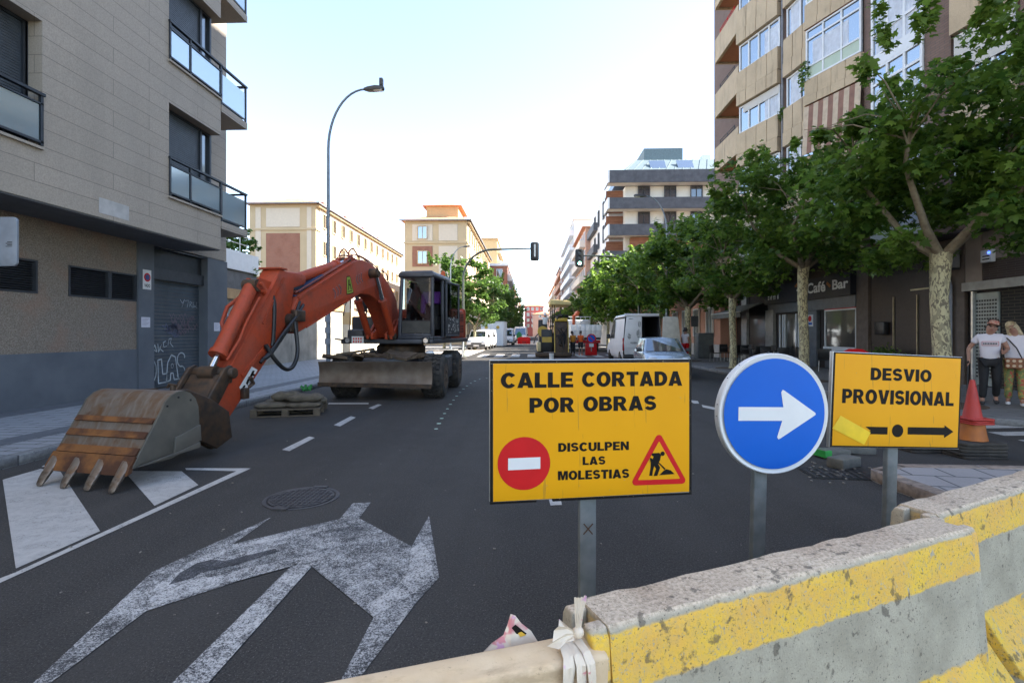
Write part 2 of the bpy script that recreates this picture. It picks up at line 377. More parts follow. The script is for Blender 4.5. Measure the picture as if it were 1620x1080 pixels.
A['kerb_r'] = pm('kerb_brown', (.25, .195, .155), .85, sc=14, var=.3, bump=.4)
A['pav_far'] = m_tiles('grey_paving', (.21, .205, .2), (.19, .187, .182), .5, .5)
A['paint'] = m_paint('road_paint', (.50, .475, .44), worn=.18); A['paint_worn'] = m_paint('worn_arrow_paint', (.56, .545, .52), worn=.55); A['paint_fresh'] = m_paint('less_worn_paint', (.60, .58, .55), worn=.45); A['paint_gone'] = m_paint('nearly_gone_paint', (.22, .22, .23), worn=.70); A['paint_mid'] = m_paint('hatch_paint', (.46, .44, .41), worn=.17)
A['barrier'] = m_concrete_barrier()
A['galv'] = pm('galvanised_steel', (.19, .21, .205), .5, .3, c2=(.27, .285, .275), sc=9)
A['alu'] = pm('sign_edge_alloy', (.55, .55, .53), .4, .6)
A['black'] = pm('black_plastic', (.012, .012, .013), .45); A['rubber'] = pm('tyre_rubber', (.018, .017, .016), .85, c2=(.05, .043, .035), sc=7, bump=.3)
A['white'] = pm('white_paint', (.72, .72, .71), .4, var=.04); A['white_frame'] = pm('white_pvc', (.68, .70, .73), .35, var=.03)
A['bark'] = m_bark(); A['limb'] = pm('brown_limb_bark', (.15, .115, .075), .85, c2=(.24, .20, .13), sc=9, bump=.4)
A['leaf_dark'] = m_leaf('plane_leaf_dark', (.040, .092, .015), (.155, .240, .036), .5); A['leaf_lit'] = m_leaf('plane_leaf_light', (.05, .10, .02), (.12, .19, .045))
A['glass_sky'] = m_glass('window_glass'); A['glass_dark'] = m_glass('dark_window_glass', (.012, .014, .016), .05, .16)
A['glass_bal'] = m_glass('frosted_balcony_glass', (.13, .22, .26), .10, .34); A['clear'] = m_clear('clear_glass')
A['orange'] = m_orange(); A['bucket'] = m_rust()
A['steel_dark'] = pm('greasy_steel', (.045, .036, .03), .55, .5, c2=(.10, .06, .035), sc=9)
A['chrome'] = pm('chrome_rod', (.6, .61, .63), .15, 1.0, var=.04)
A['grey_machine'] = pm('grey_machine_paint', (.042, .044, .052), .42, var=.2); A['blade'] = pm('dozer_blade_steel', (.13, .095, .07), .45, .5, c2=(.20, .16, .125), sc=3)
# ------------------------------------------------------------------ ground, pavements, markings
struct(MB().poly([(-400,-60,0),(400,-60,0),(400,900,0),(-400,900,0)]), 'ground', A['asphalt'])
def pav(name, poly, m, h=.12, kerb=None, kw=.16, km=None):
    """paved slab h above the road; the poly edges listed in kerb get a granite kerb strip, 3 mm proud"""
    struct(MB().ext([(x, y, 0) for x, y in poly], (0, 0, h)), name, m)
    if kerb:
        k = MB()
        for i in kerb:
            a, b = Vector((*poly[i], 0)), Vector((*poly[(i+1) % len(poly)], 0)); d = (b-a).normalized(); nrm = Vector((d.y, -d.x, 0))
            L = (b-a).length; q = 0
            while q < L:
                e = min(q+1.0, L); p0, p1 = a+d*(q+.004), a+d*(e-.004)
                k.ext([p0+nrm*.004, p1+nrm*.004, p1-nrm*kw, p0-nrm*kw], (0, 0, h+.004)); q = e
        struct(k, 'kerb', km or A['kerb'], bevel=.012, seg=1)
pav('pavement_left', [(-6.2,-8),(-6.2,33.4),(-12.2,33.4),(-12.2,16.3),(-9.82,16.3),(-9.82,-8)], A['pav_left'], kerb=[0, 1])
k = MB(); k.box(-9.82,-9.25,-8,16.28,.121,.125); k.box(-7.35,-6.95,-8,33.2,.121,.125); struct(k, 'pavement_band', A['pav_dark'])
pav('pavement_right', [(30,8.6),(30,58),(7.6,58),(7.6,10.4),(8.0,9.3),(8.9,8.6)], A['pav_far'], kerb=[2, 3, 4, 5])
pav('pavement_corner', [(4.95,-6),(14,-6),(14,5.7),(4.1,5.95),(3.72,5.72),(3.70,5.35)], A['pav_right'], h=.12, kerb=[2, 3, 4, 5], km=A['kerb_r'])
pav('pavement_far_left', [(-6.7,45),(-6.7,260),(-26,260),(-26,45)], A['pav_far'], kerb=[0, 3])
pav('pavement_far_right', [(60,62),(60,260),(7.4,260),(7.4,62)], A['pav_far'], kerb=[2])
A['pale_ground'] = pm('pale_pinkish_ground', (.42, .37, .33), .85, c2=(.50, .45, .40), sc=.8, bump=.1)
k = MB(); k.poly([(-26,34.5,.004),(-4.3,35.5,.004),(-4.1,76,.004),(-6.6,76,.004),(-6.6,44.9,.004),(-26,44.9,.004)])
k.poly([(-4.0,72,.004),(7.2,72,.004),(7.2,110,.004),(-6.5,110,.004),(-6.5,76.1,.004),(-4.0,76.1,.004)]); struct(k, 'pale_ground_sheet', A['pale_ground'])  # pale pinkish sheets over the left ground and the far carriageway
A['milled'] = pm('milled_road', (.085, .06, .058), .9, c2=(.11, .08, .075), sc=3, bump=.4)
struct(MB().poly([(1.6,30,.004),(6.6,30,.004),(6.6,44,.004),(1.6,44,.004)]), 'road_patch', A['milled'])
def gp(pts, z): return [tuple(gnd(u, v, z)) for u, v in pts]
mz = .005
z6 = lambda x, y: (x/2.25, 740+y/2.25)
z6p = lambda q, m, z: struct(MB().poly(gp([z6(*a) for a in q], z)), 'road_marking', A[m])
z6p([(520,440),(700,320),(850,272),(1210,185),(1240,205),(1050,245),(860,280),(760,320),(720,370),(740,390),(900,350),(1090,312),(1150,322),(1050,345),(700,440),(540,490)], 'paint_fresh', .0075)
z6p([(1465,285),(1500,260),(1530,300),(1545,390),(1480,440),(1380,500),(1330,525),(1300,490),(1400,430),(1455,370)], 'paint_fresh', .0075)
z6p([(1050,340),(1108,350),(735,770),(605,770)], 'paint_fresh', .0075)
z6p([(640,372),(700,338),(755,324),(800,330),(980,285),(990,297),(830,345),(715,372),(690,390),(600,415)], 'paint_gone', .0085)
struct(MB().poly(gp([z6(*q) for q in [(95,785),(540,370),(700,295),(965,175),(830,270),(1210,180),(1255,125),(1320,122),(1278,178),(1465,278),(1527,170),(1563,388),(1480,480),(1262,770),(1205,770),(1330,530),(1110,350),(735,770),(605,770),(1050,335),(520,508),(150,785)]], mz)), 'road_marking', A['paint_worn'])
z5 = lambda x, y: (x/3.6, 600+y/3.6)
k = MB(); k.poly(gp([z5(*q) for q in [(15,570),(230,508),(345,525),(570,862),(90,1075)]], mz)); k.poly(gp([z5(*q) for q in [(705,520),(1035,522),(1130,600),(880,718)]], mz))
struct(k, 'hatch_marking', A['paint_mid'])
k = MB(); k.poly(gp([z5(*q) for q in [(1430,505),(170,1080),(-230,1260),(-420,1290),(80,1100),(1345,521)]], mz)); k.poly(gp([z5(*q) for q in [(1055,504),(1425,505),(1345,521),(1060,514)]], mz)); k.poly(gp([z5(*q) for q in [(250,488),(430,487),(430,497),(235,497)]], mz))
struct(k, 'line_marking', A['paint'])
k = MB()
for a in ([(446,711),(458,713),(498,692),(489,690)], [(528,672),(538,674),(563,660),(555,658)], [(583,645),(590,647),(604,640),(598,639)], [(520,637),(583,637),(583,639),(519,639)], [(868,789),(887,789),(889,798),(871,799)], [(1088,632),(1104,634),(1106,638),(1098,638)], [(1110,640),(1150,648),(1150,652),(1112,644)]):
    k.poly(gp(a, mz))
struct(k, 'lane_marking', A['paint'])
k = MB()
for i in range(9): x = -3.6+i*1.15; k.poly([(x,34.6,mz),(x+.6,34.6,mz),(x+.6,38.6,mz),(x,38.6,mz)])
struct(k, 'zebra_crossing', A['paint'])
k = MB()
for i in range(4): y = 7.0+i*.62; k.poly([(7.2+i*.1,y,mz),(16,y+.9,mz),(16,y+1.2,mz),(7.2+i*.1,y+.3,mz)])
struct(k, 'side_crossing', A['paint_mid'])
A['survey'] = pm('survey_paint', (.45, .62, .50), .7)
k = MB()
for i in range(15):
    t = i/14; u, v = 770-80*t**.75, 598+80*t**1.5; p = gnd(u, v, mz); r = .035+.012*random.random()
    k.poly([(p.x+r*math.cos(a*.9), p.y+r*1.2*math.sin(a*.9), mz) for a in range(7)])
struct(k, 'survey_dots', A['survey'])
c = gnd(477.5, 787.5)
mh = thing('manhole_cover', 'round patterned iron manhole cover set in the asphalt above the worn arrow', 'manhole cover', (c.x, c.y, 0))
A['iron'] = pm('cast_iron', (.05, .048, .05), .55, .6, c2=(.085, .08, .08), sc=20, bump=.2)
MB().lathe([(.30,.0),(.30,.009),(.30,.010)], n=40).build('cover', A['iron'], mh)
k = MB().lathe([(.315,0),(.35,0),(.35,.006),(.315,.006)], n=40); k.f = k.f[:-2]; k.mi = k.mi[:-2]; k.build('ring', A['iron'], mh)
k = MB()
for i in range(-6, 7):
    for j in range(-6, 7):
        if i*i+j*j < 38: k.obox((i*.045, j*.045, .012), (.032, .032, .006), rz=.78)
k.build('tread', A['iron'], mh)
for sx in (-1, 1): MB().box(sx*.05-.07, sx*.05+.07, sx*.33-.03, sx*.33+.03, .0, .016).build('lug', A['iron'], mh)

# ------------------------------------------------------------------ left building
lb = thing('apartment_building', 'grey granite clad apartment block with dark shutters, glass balustrades and a garage door', 'building', (-9.85, 5, 0))
XF, XG = -8.64, -9.85
k = MB(); FH = 3.27; SZ = [4.89+FH*i for i in range(-1, 5)]; HZ = [7.13+FH*i for i in range(-1, 5)]
HZ[0] = 3.93; OP = [(6.3, 8.79), (11.98, 14.04)]
for i in range(len(SZ)-1):
    k.box(XF-.35, XF, -8, 14.04, HZ[i], SZ[i+1])
    if i+1 < len(SZ):
        for y0, y1 in ((-8, 6.3), (8.79, 11.98)): k.box(XF-.35, XF, y0, y1, SZ[i+1], HZ[i+1])
k.box(XG-.25, XG, 14.06, 16.3, 3.93, 21); k.box(XG-9, XG-.25, 16.0, 16.3, 0, 21)
k.box(XF-1.15, XF-.36, 13.70, 14.03, 3.93, 21)
k.build('wall', A['granite'], lb, world=True)
MB().box(XG-6, XF-.40, -8, 13.68, 3.97, 21).build('inner_wall', A['dark_metal'], lb, world=True)
MB().box(XG, XF-.02, -8, 14.02, 3.90, 3.926).build('soffit', A['soffit'], lb, world=True)
MB().box(XF-.002, XF+.004, 9.98, 10.75, 4.02, 4.33).build('access_panel', pm('pale_panel', (.42, .41, .39), .6), lb, world=True)
for i in range(1, len(SZ)):
    for (y0, y1) in OP:
        zs, zh = SZ[i], HZ[i]
        wn = MB().box(XF-.36, XF-.33, y0+.02, y1-.02, zs, zh-.02).build('window', A['glass_dark'], lb, world=True)
        k = MB(); yy = y0+.05; ye = y1-.05 if y1 < 13 else 13.55
        n = int((zh-zs-.5)/.05)
        for j in range(n): k.box(XF-.325, XF-.305, yy, ye, zh-.06-j*.05-.042, zh-.06-j*.05)
        k.build('roller_shutter', A['shutter'], wn, world=True)
        k = MB()
        for yv in (y0+.02, ye+.03, y1-.06): k.box(XF-.33, XF-.26, yv-.03, yv+.04, zs, zh-.02)
        k.box(XF-.33, XF-.27, y0, y1, zh-.06, zh-.003); k.build('frame', A['dark_metal'], wn, world=True)
        MB().box(XF-.34, XF+.05, y0-.03, y1+.0, zs-.05, zs-.003).build('sill', A['granite'], wn, world=True)
        rail = MB(); ps = [y0+.02, y0+.02+(y1-y0)*.36, y1-.03]
        for yv in ps: rail.box(XF-.02, XF+.03, yv-.025, yv+.025, zs+.02, zs+.93)
        rail.box(XF-.03, XF+.05, y0-.02, y1+.02, zs+.90, zs+.95); rail.box(XF-.02, XF+.03, y0, y1, zs+.74, zs+.77); rail.box(XF-.02, XF+.03, y0, y1, zs+.06, zs+.10)
        rl = rail.build('balustrade', A['dark_metal'], lb, world=True)
        for a, b in zip(ps, ps[1:]): MB().box(XF-.001, XF+.008, a+.04, b-.04, zs+.11, zs+.735).build('glass_pane', A['glass_bal'], rl, world=True)
    zs = SZ[i]
    bl = MB().box(XG+.01, XF+.02, 14.05, 15.35, zs-.36, zs-.16).build('balcony', A['granite'], lb, world=True)
    k = MB()
    for yv in (14.08, 15.31): k.box(XF-.04, XF+.01, yv-.025, yv+.025, zs-.16, zs+.93)
    k.box(XG+.02, XG+.07, 15.29, 15.34, zs-.16, zs+.93)
    k.box(XF-.05, XF+.03, 14.05, 15.36, zs+.90, zs+.95); k.box(XG+.02, XF-.05, 15.28, 15.36, zs+.90, zs+.95)
    k.box(XF-.03, XF, 14.05, 15.34, zs-.1, zs-.06); k.build('railing', A['dark_metal'], bl, world=True)
    k = MB(); k.box(XF-.02, XF-.01, 14.12, 15.27, zs-.05, zs+.72); k.box(XG+.1, XF-.07, 15.31, 15.32, zs-.05, zs+.72); k.build('glass_pane', A['glass_bal'], bl, world=True)
# ground floor
k = MB()
for y0, y1, z0, z1 in ((-8, 12.5, 3.06, 3.93), (-8, 12.5, 1.2, 2.39), (-8, 7.1, 2.39, 3.06), (9.92, 10.6, 2.39, 3.06)): k.box(XG-.3, XG, y0, y1, z0, z1)
k.build('rendered_wall', A['pebble'], lb, world=True)
k = MB(); k.box(XG-.3, XG+.03, -8, 12.5, 0, 1.2); k.box(XG-.3, XG+.05, 12.503, 13.04, 0, 3.9); k.box(XG-.3, XG+.05, 15.26, 16.27, 0, 3.9)
k.build('plinth', A['plinth'], lb, world=True)
for y0, y1 in ((7.1, 9.92), (10.6, 11.68), (11.68, 12.5)):
    lv = MB().box(XG-.12, XG-.10, y0+.003, y1-.003, 2.39, 3.06).build('louvre', A['black'], lb, world=True)
    k = MB()
    for j in range(14): k.obox((XG-.055, (y0+y1)/2, 2.43+j*.046), (.05, y1-y0-.08, .006), ry=R(35))
    k.build('slats', A['louvre'], lv, world=True)
    k = MB()
    for a in (y0+.003, y1-.047): k.box(XG-.08, XG+.012, a, a+.044, 2.392, 3.058)
    k.box(XG-.08, XG+.012, y0+.05, y1-.05, 2.392, 2.43); k.box(XG-.08, XG+.012, y0+.05, y1-.05, 3.02, 3.058); k.build('frame', A['louvre'], lv, world=True)
XD = XG-.22
gd = MB()
for j in range(29): gd.box(XD-.03, XD+(.006 if j % 2 else .0), 13.05, 15.25, .13+j*.1, .13+j*.1+.094)
gd = gd.build('garage_door', A['garage'], lb, world=True)
k = MB(); k.box(XD-.1, XG-.06, 13.05, 15.25, 3.04, 3.34); k.box(XD-.1, XG-.02, 13.06, 15.24, 3.86, 3.9); k.build('lintel', A['louvre'], lb, world=True)
k = MB(); k.box(XD-.1, XG-.14, 13.05, 15.25, 3.342, 3.86); k.build('transom_panel', A['dark_metal'], lb, world=True)
A['graf_w'] = pm('pale_spray_paint', (.42, .47, .50), .7, var=.3, sc=4); A['graf_d'] = pm('faded_spray_paint', (.12, .135, .21), .6); A['graf_p'] = pm('pink_spray_paint', (.17, .13, .16), .6)
XR = XD+.012
def door_pt(x, y): return (XR, 13.04+(x-580)/195*2.22, 3.02-(y-222)/382*2.87)
def ribbon(mb, pts, w, fn):
    P = [Vector(fn(*p)) for p in pts]
    for a, b in zip(P, P[1:]):
        d = (b-a)
        if d.length < 1e-5: continue
        d.normalize(); s = Vector((0, -d.z, d.y))*w/2; e = d*w*.25
        mb.poly([a-s-e, a+s-e, b+s+e, b-s+e])
def loop(cx, cy, rx, ry, a0=0, a1=360, n=14): return [(cx+rx*math.cos(R(a0+(a1-a0)*i/n)), cy+ry*math.sin(R(a0+(a1-a0)*i/n))) for i in range(n+1)]
k = MB(); W = .035
ribbon(k, loop(600, 545, 17, 42), W, door_pt); ribbon(k, loop(602, 548, 6, 16), W*.7, door_pt)
ribbon(k, [(622,508),(634,505),(638,560),(652,560),(652,590),(624,592),(622,508)], W, door_pt)
ribbon(k, [(650,590),(655,520),(668,492),(682,500),(690,560),(694,585),(678,585),(674,560),(666,560),(664,586),(650,590)], W, door_pt); ribbon(k, loop(671, 533, 4, 8), W*.6, door_pt)
ribbon(k, [(716,505)]+loop(704, 512, 15, 26, -30, -270)+loop(703, 562, 15, 26, -80, 160), W, door_pt)
for a in ([(583,485),(586,455),(592,475),(598,452),(601,482)], [(604,480),(612,452),(619,478),(607,468)], [(622,450),(624,480),(634,452),(628,466),(640,478)], [(648,440),(640,445),(642,462),(652,458)], [(656,455),(660,432),(668,430),(664,448),(674,462)]): ribbon(k, a, .022, door_pt)
for a in ([(700,282),(708,296),(716,280),(706,312)], [(718,285),(732,282),(726,310)], [(736,308),(737,286),(745,290),(738,298),(747,310)], [(750,288),(749,308),(758,306),(752,298)], [(764,286),(760,306),(766,310)]): ribbon(k, a, .014, door_pt)
k.build('graffiti', A['graf_w'], gd, world=True)
k = MB()
for i in range(26): a, b = 655+random.random()*100, 335+random.random()*70; ribbon(k, [(a, b), (a+8, b+14), (a+14, b-3), (a+20, b+12)], .02, door_pt)
k.build('graffiti', A['graf_p'], gd, world=True)
k = MB()
for i in range(14): a, b = 632+random.random()*46, 380+random.random()*45; ribbon(k, [(a, b), (a+9, b+8), (a+12, b-8), (a+18, b+6)], .03, door_pt)
k.build('graffiti', A['graf_d'], gd, world=True)
# small signs on the pilasters
A['red'] = pm('sign_red', (.52, .012, .014), .45, var=.06, spec=.2); A['blue'] = pm('sign_blue', (.004, .105, .50), .42, var=.04, sc=2, spec=.2); A['sign_white'] = pm('sign_white', (.66, .66, .65), .45, var=.04); A['ink'] = pm('sign_black', (.012, .010, .008), .6, spec=.12)
y = 12.78
s = one(MB().box(XG+.052, XG+.062, y-.14, y+.14, 2.72, 3.22), 'no_parking_sign', A['sign_white'], 'small white no parking plate with a red ring on the dark pilaster beside the garage', 'sign')
k = MB(); k.lathe([(.11,0),(.11,.004)], (XG+.063, y, 3.03), 28, 'x'); k.build('ring', A['red'], s)
k = MB(); k.lathe([(.072,0),(.072,.003)], (XG+.068, y, 3.03), 28, 'x'); k.build('disc', pm('dull_blue', (.03, .06, .2), .5), s)
k = MB(); text_on(k, 'VADO', lambda a, b: (XG+.064, a, b), y-.1, y+.1, 2.78, 2.86, bold=.03); k.build('lettering', A['ink'], s)
A['paper'] = pm('paper', (.60, .60, .66), .7, var=.05)
for yy, zz, lab in ((12.74, 1.88, 'white paper notice taped to the pilaster left of the garage door'), (15.72, 1.80, 'pale lilac paper notice on the pillar right of the garage door')):
    s = one(MB().box(XG+.053, XG+.056, yy-.15, yy+.15, zz-.13, zz+.13), 'notice', A['paper'], lab, 'notice')
    k = MB()
    for j in range(6): k.box(XG+.0565, XG+.058, yy-.12, yy+.12-.05*(j % 3), zz+.085-j*.033, zz+.092-j*.033)
    k.build('print', pm('grey_ink', (.2, .2, .26), .6), s)
# sign seen from the back at the left edge
c = at(-6, 382, 6.05); s = thing('traffic_sign', 'grey back of a rounded rectangular traffic sign at the left edge', 'sign', (c.x, c.y, .12))
def rrect(w, h, r, n=5): return [(sx*(w/2-r)+r*math.cos(R(a0+90*i/n)), sy*(h/2-r)+r*math.sin(R(a0+90*i/n))) for sx, sy, a0 in ((1,1,0),(-1,1,90),(-1,-1,180),(1,-1,270)) for i in range(n+1)]
k = MB(); k.ext([(a, -.012, 2.56+b) for a, b in rrect(.52, .58, .05)], (0, .03, 0)); k.build('plate', pm('sign_back_grey', (.20, .225, .26), .5, .2), s, bevel=.004)
k = MB()
for j in range(4): k.box(.13+.02*(j % 2), .21, -.015, -.0125, 2.50+.017*j, 2.506+.017*j)
k.build('sticker', A['ink'], s); MB().box(-.2, -.12, -.10, -.02, 0, 2.9).build('post', A['galv'], s)
for zz in (2.4, 2.7): MB().box(-.21, -.11, -.11, -.0, zz, zz+.03).build('clamp', A['galv'], s)

# ------------------------------------------------------------------ walls and low buildings behind the left building
A['cast'] = pm('stained_cast_concrete', (.20, .185, .155), .85, c2=(.33, .30, .25), sc=1.3, bump=.3)
A['tan'] = pm('tan_coping', (.42, .26, .12), .75); A['grey_conc'] = pm('dark_grey_concrete', (.10, .098, .095), .9, c2=(.16, .155, .15), sc=2)
gw = thing('boundary_wall', 'stained concrete boundary wall under a tan coping beyond the apartment block', 'wall', (-12.2, 25, .12))
k = MB()
for i in range(7): k.box(-12.55, -12.2-(i % 2)*.006, 16.35+i*2.38, 16.35+i*2.38+2.372, 0, 3.0)
k.build('wall_panel', A['cast'], gw, world=True); MB().box(-12.7, -12.1, 16.32, 33.0, 3.003, 3.42).build('coping', A['tan'], gw, world=True)
def graf(): 
    k = MB()
    for i in range(22):
        a, b = 16.5+random.random()*4.5, .6+random.random()*1.6; ribbon(k, [(a, b), (a+.2, b+.5), (a+.35, b+.1), (a+.55, b+.55), (a+.7, b)], .05, lambda p, q: (-12.19, p, q))
    k.build('graffiti', pm('white_and_blue_spray', (.42, .48, .60), .6), gw, world=True)
graf()
lw = thing('garage_deck', 'grey concrete parking deck with a white parapet behind the boundary wall', 'building', (-15, 24, 0))
MB().box(-30, -14, 16.6, 25.8, 0, 4.6).build('deck', A['grey_conc'], lw, world=True); MB().box(-30, -13.9, 16.6, 25.8, 4.603, 5.5).build('parapet', A['white'], lw, world=True)
k = MB()
for i in range(5): k.cyl((-13.95, 17+i*1.8, 5.5), (-13.95, 17+i*1.8, 6.3), .02, 6)
for z in (5.9, 6.28): k.cyl((-13.95, 16.7, z), (-13.95, 25.8, z), .018, 6)
k.build('railing', A['alu'], lw, world=True)
hs = thing('low_house', 'low cream house with a tan band beside the boundary wall, lit by the sun', 'house', (-12.5, 36, 0))
A['cream'] = pm('cream_render', (.62, .53, .40), .85, var=.05); A['tanwall'] = pm('tan_render', (.52, .36, .18), .85, var=.06)
MB().box(-22, -12.0, 33.9, 44, 0, 5.2).build('wall', A['cream'], hs, world=True); MB().box(-22, -11.95, 33.88, 44.02, 2.2, 3.0).build('band', A['tanwall'], hs, world=True); MB().box(-22.2, -11.8, 33.7, 44.2, 5.203, 5.4).build('roof', A['tan'], hs, world=True)
for i in range(3):
    o = MB().box(-11.98, -11.72, 34.6+i*1.3, 35.4+i*1.3, 3.3, 3.9).build('air_conditioner', A['white'], hs, bevel=.02, world=True)
    k = MB().lathe([(.2, 0), (.2, .02)], (-11.72, 34.9+i*1.3, 3.6), 20, 'x'); k.build('fan_grille', A['dark_metal'], o, world=True)

# ------------------------------------------------------------------ far buildings
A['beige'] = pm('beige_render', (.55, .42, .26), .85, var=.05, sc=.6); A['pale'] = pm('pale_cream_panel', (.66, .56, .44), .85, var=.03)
A['brickred'] = m_brick('red_brick', (.36, .12, .065), (.29, .095, .055), (.30, .2, .15)); A['rooftile'] = pm('clay_roof_tile', (.52, .20, .10), .8, c2=(.62, .30, .17), sc=3)
A['gutter'] = pm('gutter_zinc', (.22, .22, .24), .5, .3)
def winset(parent, axis, pos, cs, zs, w, h, glass, frame=None, depth=.12, name='window', proud=.02):
    """every window its own part, its pane the object and its frame a sub-part (shared meshes)"""
    gm = fm = None
    for zc in zs:
        for c in cs:
            loc = (pos, c, zc) if abs(axis[0]) else (c, pos, zc)
            sgn = axis[0] or axis[1]
            if gm is None:
                g = MB(); f = MB(); a, b = (-.02, proud) if sgn > 0 else (-proud, .02)
                fo = (proud+.002, proud+depth) if sgn > 0 else (-proud-depth, -proud-.002)
                t = .09
                def bx(m, u0, u1, z0, z1, d0, d1):
                    m.box(d0, d1, u0, u1, z0, z1) if abs(axis[0]) else m.box(u0, u1, d0, d1, z0, z1)
                bx(g, -w/2, w/2, 0, h, a, b)
                for u0, u1, z0, z1 in ((-w/2-t, -w/2, -t, h+t), (w/2, w/2+t, -t, h+t), (-w/2, w/2, h, h+t), (-w/2-t*.8, w/2+t*.8, -t*1.4, 0), (-.025, .025, 0, h)): bx(f, u0, u1, z0, z1, *fo)
                o = g.build(name, glass, parent); o2 = f.build('frame', frame, o) if frame else None
                gm, fm = o.data, (o2.data if o2 else None)
            else:
                o = bpy.data.objects.new(name, gm); col.objects.link(o); o.parent = parent
                if fm: o2 = bpy.data.objects.new('frame', fm); col.objects.link(o2); o2.parent = o
            o.matrix_parent_inverse = wm(parent).inverted(); o.location = loc
def hip(mb, x0, x1, y0, y1, z, h, ov=.5):
    x0 -= ov; x1 += ov; y0 -= ov; y1 += ov; m = min(x1-x0, y1-y0)/2
    a = [(x0,y0,z),(x1,y0,z),(x1,y1,z),(x0,y1,z)]
    r = [((x0+x1)/2, y0+m, z+h), ((x0+x1)/2, y1-m, z+h)] if y1-y0 > x1-x0 else [(x0+m, (y0+y1)/2, z+h), (x1-m, (y0+y1)/2, z+h)]
    if y1-y0 > x1-x0: mb.add(a+r, [(0,1,4),(1,2,5,4),(2,3,5),(3,0,4,5),(0,3,2,1)])
    else: mb.add(a+r, [(0,1,5,4),(1,2,5),(2,3,4,5),(3,0,4),(0,3,2,1)])
def beige_block(label, x0, x1, y0, y1, h, front, tower=False):
    b = thing('residential_block', label, 'building', ((x0+x1)/2, y0, 0), group='matching beige blocks')
    MB().box(x0, x1, y0, y1, 0, h).build('wall', A['beige'], b, world=True)
    k = MB(); hip(k, x0, x1, y0, y1, h+.003, 1.6); k.build('roof', A['rooftile'], b, world=True)
    k = MB(); k.box(x0-.55, x1+.55, y0-.6, y0-.5, h-.12, h+.02); k.box(x1+.5, x1+.62, y0-.6, y1+.5, h-.12, h+.02); k.build('gutter', A['gutter'], b, world=True)
    sc = h-2.95; k = MB(); k.box(x0-.12, x1+.12, y0-.12, y0-.001, sc, sc+.22); k.box(x1+.001, x1+.12, y0, y1, sc, sc+.22); k.box(x1+.001, x1+.4, y0, y1, h-.35, h-.14); k.build('cornice', A['beige'], b, world=True)
    # street side: sunlight painted as a paler wall panel, with windows
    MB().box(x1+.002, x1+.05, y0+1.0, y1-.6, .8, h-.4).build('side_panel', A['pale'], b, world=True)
    ys = [y0+2.2+i*2.9 for i in range(int((y1-y0-3)/2.9))]
    winset(b, (1, 0), x1+.05, ys, [h-2.35-3.1*i for i in range(5)], .95, 1.5, A['glass_dark'], A['beige'])
    front(b)
    for i in range(4):
        y = y0+8+i*(y1-y0-10)/3.6
        MB().box(x1-3.2, x1-2.4, y, y+.9, h, h+2.2).build('chimney', A['brickred'], b, world=True)
    return b
def front1(b):
    x0, x1, y, h = -31.2, -23.7, 56, 16.0
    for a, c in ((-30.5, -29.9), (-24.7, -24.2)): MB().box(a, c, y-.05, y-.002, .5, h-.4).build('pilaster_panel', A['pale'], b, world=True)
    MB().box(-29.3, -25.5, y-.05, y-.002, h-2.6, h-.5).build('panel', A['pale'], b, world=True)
    MB().box(-29.3, -25.5, y-.05, y-.002, .5, h-3.3).build('brick_panel', A['brickred'], b, world=True)
def front2(b):
    x1, y, h = -8.0, 65, 16.0
    for z0, z1 in ((h-2.6, h-.5), (.5, h-3.3)):
        MB().box(-11.6, -9.2, y-.05, y-.002, z0, z1).build('panel', A['pale'], b, world=True)
    MB().box(-15.0, -12.4, y-.05, y-.002, h-2.6, h-.5).build('panel', A['pale'], b, world=True)
    for i in range(4): MB().box(-15.0, -12.4, y-.05, y-.002, h-5.9-i*3.1, h-3.3-i*3.1).build('brick_panel', A['brickred'], b, world=True)
    winset(b, (0, -1), y-.06, [-13.7], [h-2.3-i*3.15 for i in range(5)], 1.1, 1.5, A['glass_sky'], A['beige'])
b1 = beige_block('long beige housing block with a brick end panel and clay roof beyond the boundary wall', -31.2, -23.7, 56, 94, 16.0, front1)
b2 = beige_block('beige corner block with two stacked clay roofs above the left street trees', -16.0, -8.0, 65, 101, 16.0, front2)
MB().box(-13.6, -9.4, 67, 73, 16.0, 18.3).build('attic', A['tanwall'], b2, world=True); k = MB(); hip(k, -13.6, -9.4, 67, 73, 18.303, .9, .5); k.build('attic_roof', A['rooftile'], b2, world=True)

